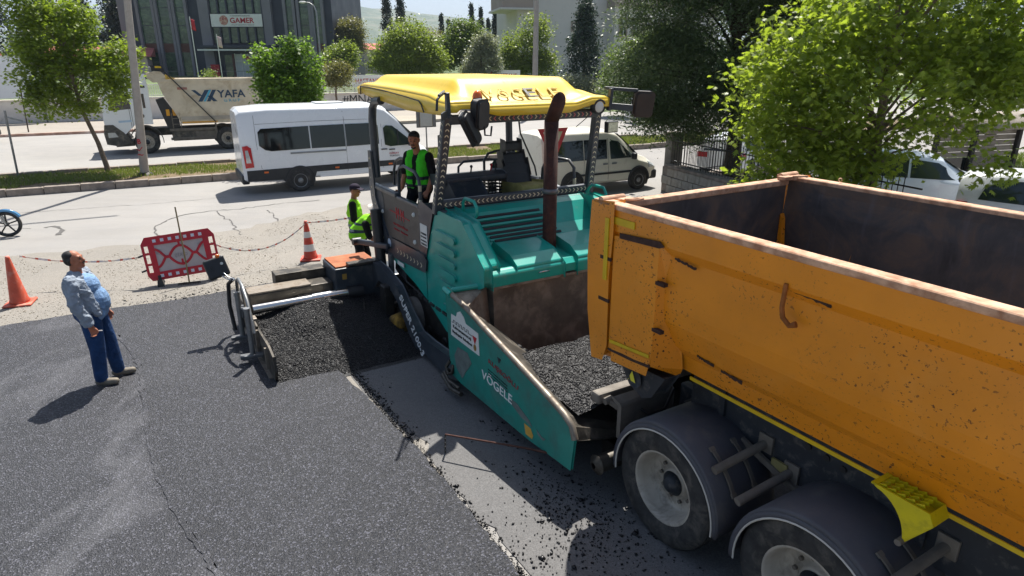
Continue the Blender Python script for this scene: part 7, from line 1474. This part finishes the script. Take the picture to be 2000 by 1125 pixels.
# young maple in the median, and the next one half behind the minibus
tree('slender young maple with bright yellow-green leaves in the median beside the concrete pole', (-14.8, 23.9, .13), 2.3, [(-.5, 0, 3.2, 1.9, 1.2, 1.2), (-1.1, .1, 4.6, 1.3, 1.0, 1.3), (-1.5, 0, 5.8, .8, .7, 1.2), (.8, 0, 3.7, 1.0, .8, .7), (-.2, 0, 5.0, .7, .7, .8), (1.3, 0, 4.1, .6, .5, .4), (-1.6, 0, 2.6, .9, .8, .8), (-1.9, 0, 3.6, .8, .7, .9)], 430, 44, .17, .135, LF_YNG, L_MAPLE, M_BARK, .085, 42, 3, lean=(-.55, 0))
tree('dense young maple with upright shoots and bright leaves between minibus and white tipper', (-8.3, 25.2, .13), 1.5, [(-.1, 0, 2.4, 1.15, .95, 1.0), (-.75, 0, 3.6, .45, .4, .9), (.1, .1, 3.7, .42, .4, .9), (.75, 0, 3.6, .42, .4, 1.0), (.45, 0, 2.9, .8, .7, .8), (-.5, 0, 3.0, .7, .6, .7)], 300, 46, .15, .14, LF_YNG2, L_MAPLE, M_BARK, .08, 26, 5)
tree('small round olive-green tree by the white perimeter wall', (-12.8, 49.2, .13), 1.7, [(0, 0, 2.8, 1.25, 1.1, .85), (.4, 0, 3.1, .8, .8, .6)], 110, 40, .26, .16, LF_OLV, L_QUAD, M_BARK, .09, 16, 6)
# the two big trees on the right
tree('large dark green ash tree behind the iron fence', (6.6, 19.6, 0), 2.6, [(-.2, 0, 4.6, 2.9, 2.2, 2.0), (.6, .3, 6.6, 3.0, 2.4, 2.0), (-1.9, -.2, 3.6, 1.7, 1.5, 1.3), (-.6, .0, 2.6, 2.0, 1.5, .9), (-2.3, 0, 5.2, 1.5, 1.3, 1.2), (-1.4, .4, 7.4, 2.0, 1.8, 1.6), (2.2, .6, 5.2, 1.9, 1.8, 2.0), (2.6, .8, 7.6, 2.2, 2.0, 1.8), (-3.0, -.2, 3.2, .9, .8, .9), (-1.6, .2, 2.3, 1.3, 1.2, .7), (.6, .3, 2.2, 1.5, 1.3, .6), (-2.6, .2, 2.4, .8, .8, .6)], 1350, 115, .26, .125, LF_ASH, L_QUAD * np.array((1, .5, 1)), M_BARKD, .26, 40, 8, droop=.5)
tree('broad bright green maple spreading over the parked cars', (7.6, 13.7, 0), 1.6, [(-.2, 0, 3.4, 2.7, 1.9, 1.4), (-1.7, .0, 2.7, 1.3, 1.1, .8), (.5, .1, 4.9, 2.4, 1.9, 1.5), (2.0, 0, 4.2, 1.5, 1.4, 1.4), (-1.0, 0, 4.3, 1.6, 1.4, 1.1), (-.8, -.3, 2.2, 1.1, 1.0, .5), (2.2, -.1, 3.7, .8, .8, .7), (.8, .2, 6.2, 2.0, 1.6, 1.0), (2.1, -1.0, 1.95, .5, .4, .2), (-1.5, .2, 1.9, 1.2, 1.0, .6), (-2.3, 0, 3.4, 1.0, .9, .9), (-.4, .2, 1.5, 1.0, .8, .4), (-1.9, .1, 1.5, .8, .8, .4)], 700, 40, .21, .15, LF_MAP, L_MAPLE, M_BARK, .15, 42, 9, droop=.7)
tree('tall dark green tree beyond the timber shelter', (19.5, 27.0, 0), 3.0, [(0, 0, 6.0, 3.2, 2.6, 2.6), (-1.4, 0, 4.2, 2.2, 2.0, 1.4), (1.5, 0, 8.0, 2.6, 2.4, 2.0), (-3.0, 0, 7.0, 2.0, 2.0, 2.0)], 330, 60, .45, .16, LF_ASH, L_QUAD, M_BARKD, .22, 30, 10)
tree('tall shady tree closing the view behind the dark ash', (13.5, 31.0, 0), 3.0, [(0, 0, 6.2, 3.6, 2.8, 3.0), (-2.5, 0, 5.0, 2.2, 2.2, 2.0), (2.6, 0, 7.5, 2.6, 2.4, 2.2), (0, 0, 9.0, 2.8, 2.4, 1.8)], 380, 60, .45, .17, LF_ASH, L_QUAD, M_BARKD, .24, 30, 12)
# trees on the hospital grounds
for lab, b, bl_, m_, c_, p_, s_, z_ in (
    ('broad fresh green tree on the hospital grounds behind the HASTANE banner', (-9.2, 61, 1.4), [(0, 0, 3.0, 3.2, 2.5, 1.9), (.2, 0, 4.4, 2.2, 2.0, 1.5), (-1.6, 0, 2.4, 1.8, 1.6, 1.2), (2.0, 0, 2.6, 1.6, 1.5, 1.2)], LF_MID2, 260, 40, .40, .19),
    ('pale yellow-green tree rising behind the broad hospital tree', (-4.7, 67, 1.4), [(0, 0, 3.8, 2.5, 2.0, 1.8), (.4, 0, 5.2, 1.6, 1.5, 1.1), (-1.4, 0, 3.0, 1.6, 1.4, 1.2)], LF_MID, 200, 40, .40, .19),
    ('silvery grey-leaved tree among the green hospital trees', (-2.5, 58.5, 1.2), [(0, 0, 2.6, 1.5, 1.2, 1.6), (.3, 0, 4.0, 1.0, .9, .9), (-.8, 0, 1.8, 1.0, .9, .9)], LF_SIL, 160, 40, .30, .15),
    ('open airy green tree before the pale hospital building', (1.2, 62.5, .6), [(0, 0, 4.0, 2.3, 2.0, 2.2), (.6, 0, 6.0, 1.6, 1.4, 1.5), (-1.2, 0, 3.2, 1.5, 1.3, 1.3), (1.6, 0, 3.0, 1.5, 1.3, 1.2)], LF_MID2, 210, 36, .40, .18),
    ('bushy mid-green tree right of the dark fir', (9.4, 51, .1), [(0, 0, 3.6, 2.4, 2.0, 2.0), (1.2, 0, 4.8, 1.8, 1.6, 1.4), (-1.0, 0, 2.4, 1.8, 1.5, 1.3)], LF_MID, 220, 40, .40, .18),
    ('low bright green tree right of the office block', (-17.6, 70, 1.8), [(0, 0, 2.2, 1.9, 1.6, 1.3), (.6, 0, 3.0, 1.2, 1.1, .9)], LF_MID2, 130, 40, .36, .18),
    ('grey-green tree standing before the cypresses', (-20.5, 86, 2.2), [(0, 0, 4.2, 2.3, 2.0, 2.2), (.8, 0, 5.4, 1.6, 1.4, 1.3)], LF_OLV, 170, 40, .42, .2),
    ('pale shrub between hospital fence and green trees', (5.2, 58, .2), [(0, 0, 1.7, 1.6, 1.2, 1.0), (1.4, 0, 1.4, 1.2, 1.0, .9)], LF_SIL, 90, 40, .34, .15),
    ('dark leafy tree behind the picket fence end', (12.2, 58, .2), [(0, 0, 3.4, 2.6, 2.0, 2.2), (1.6, 0, 4.6, 2.2, 2.0, 1.8)], LF_MID, 200, 40, .42, .19),
    ('green tree behind the low red-roofed house', (-13.0, 92, 2.2), [(0, 0, 3.2, 2.6, 2.2, 2.0), (2.2, 0, 3.8, 2.2, 2.0, 1.8)], LF_OLV, 170, 40, .5, .22)):
    tree(lab, b, 1.4, bl_, int(c_*1.4), int(p_*1.4), s_*.9, z_*1.15, m_, L_QUAD, M_BARKD, .12, 12, int(abs(b[0] * 10)), 'trees on the hospital grounds')
tree('small yellow-flowering shrub at the foot of the flagpoles', (-26.2, 59.0, 1.55), .4, [(0, 0, .9, .85, .7, .75)], 50, 36, .2, .13, LF_MID2, L_QUAD, M_BARKD, .05, 8, 77, None, 'shrub')
# conifers
def conifer(label, base, h, w, mat, n, size, seed, p=1.0, group=None, name='cypress_tree'):
    r = np.random.default_rng(seed); t = thing(name, label, 'tree', base, 0, group)
    MB().tube([(0, 0, -.1), (0, 0, h*.5), (0, 0, h*.97)], [w*.10 + .04, w*.06, .02], 7).build('trunk', M_BARKD, t)
    k = n // 30; zz = r.random(k) ** .85; z = .06*h + zz*h*.94; lobes = 1 + .25*np.sin(z*2.3 + seed) + r.normal(0, .14, k)
    rad = w * np.minimum(1, (1 - zz)**p * 1.1 + .04) * lobes * np.sqrt(r.uniform(.35, 1, k)); a = r.uniform(0, 6.283, k)
    C = np.stack([rad*np.cos(a), rad*np.sin(a), z], 1); leaves('crown', C, w*.14 + .05, 30, size, mat, t, L_QUAD, .1, .1, seed, 1.5); return t
conifer('dark green fir with a pointed top before the pale hospital building', (6.35, 60.5, .3), 8.4, 1.75, LF_FIR, 9000, .22, 3, .8, None, 'fir_tree')
CY = [(-27.3, 110, 13.0, 1.5), (-25.6, 113, 12.0, 1.4), (-28.6, 108, 8.5, 1.2), (-21.0, 118, 13.5, 1.25), (-18.7, 118, 13.0, 1.3), (-12.6, 125, 9.6, .75), (-7.4, 128, 11.5, .8), (-5.7, 128, 10.8, .75), (-2.9, 122, 9.8, .9), (-11.4, 126, 8.6, .6), (-4.4, 130, 9.0, .7)]
for i, (x, y, h, w) in enumerate(CY): conifer('tall dark cypress standing before the blue hills', (x, y, 2.2), h, w, LF_CYP, 4200, .30, 20 + i, .75, 'cypresses before the hills')
PN = [(-72, 96, 13, 3.2), (-66.5, 100, 10, 2.6), (-58.5, 95, 11, 2.4), (-54.5, 97, 13, 2.6), (-51.6, 92, 9.5, 2.2), (-63, 92, 8, 2.6), (-77, 94, 11, 3)]
for i, (x, y, h, w) in enumerate(PN): conifer('broad dark pine standing behind the red-roofed houses', (x, y, 2.0), h, w, LF_CYP, 7000, .34, 50 + i, .55, 'pines behind the houses', 'pine_tree')
# far woods that read as one mass along the plain
r_ = np.random.default_rng(5); n_ = 420; fx = r_.uniform(-330, 260, n_); fy = r_.uniform(150, 460, n_); Cw = np.stack([fx, fy, 3.0 + r_.uniform(0, 3.2, n_)], 1)
wd_ = leaves('far_woodland', Cw, 1.5, 34, .8, m_leaf('wood_leaf', (.06, .10, .035), .5, .2), None, L_QUAD, .2, .4, 9); tag(wd_, 'hazy belt of trees on the plain below the hills', 'woodland', kind='stuff')
# ------------------------------------------------------------------ air
def haze(density):
    t = NT('haze_air'); v = t.n('ShaderNodeVolumePrincipled'); v.inputs['Color'].default_value = (.66, .80, 1.0, 1); v.inputs['Density'].default_value = density; v.inputs['Anisotropy'].default_value = .2
    t.l(v.outputs[0], t.out.inputs['Volume']); o = MB().box((-5200, -330, -60), (5200, 6100, 520)).build('haze', t.m); return tag(o, 'thin bluish summer haze over the plain', 'haze', kind='stuff')
haze(.00019)
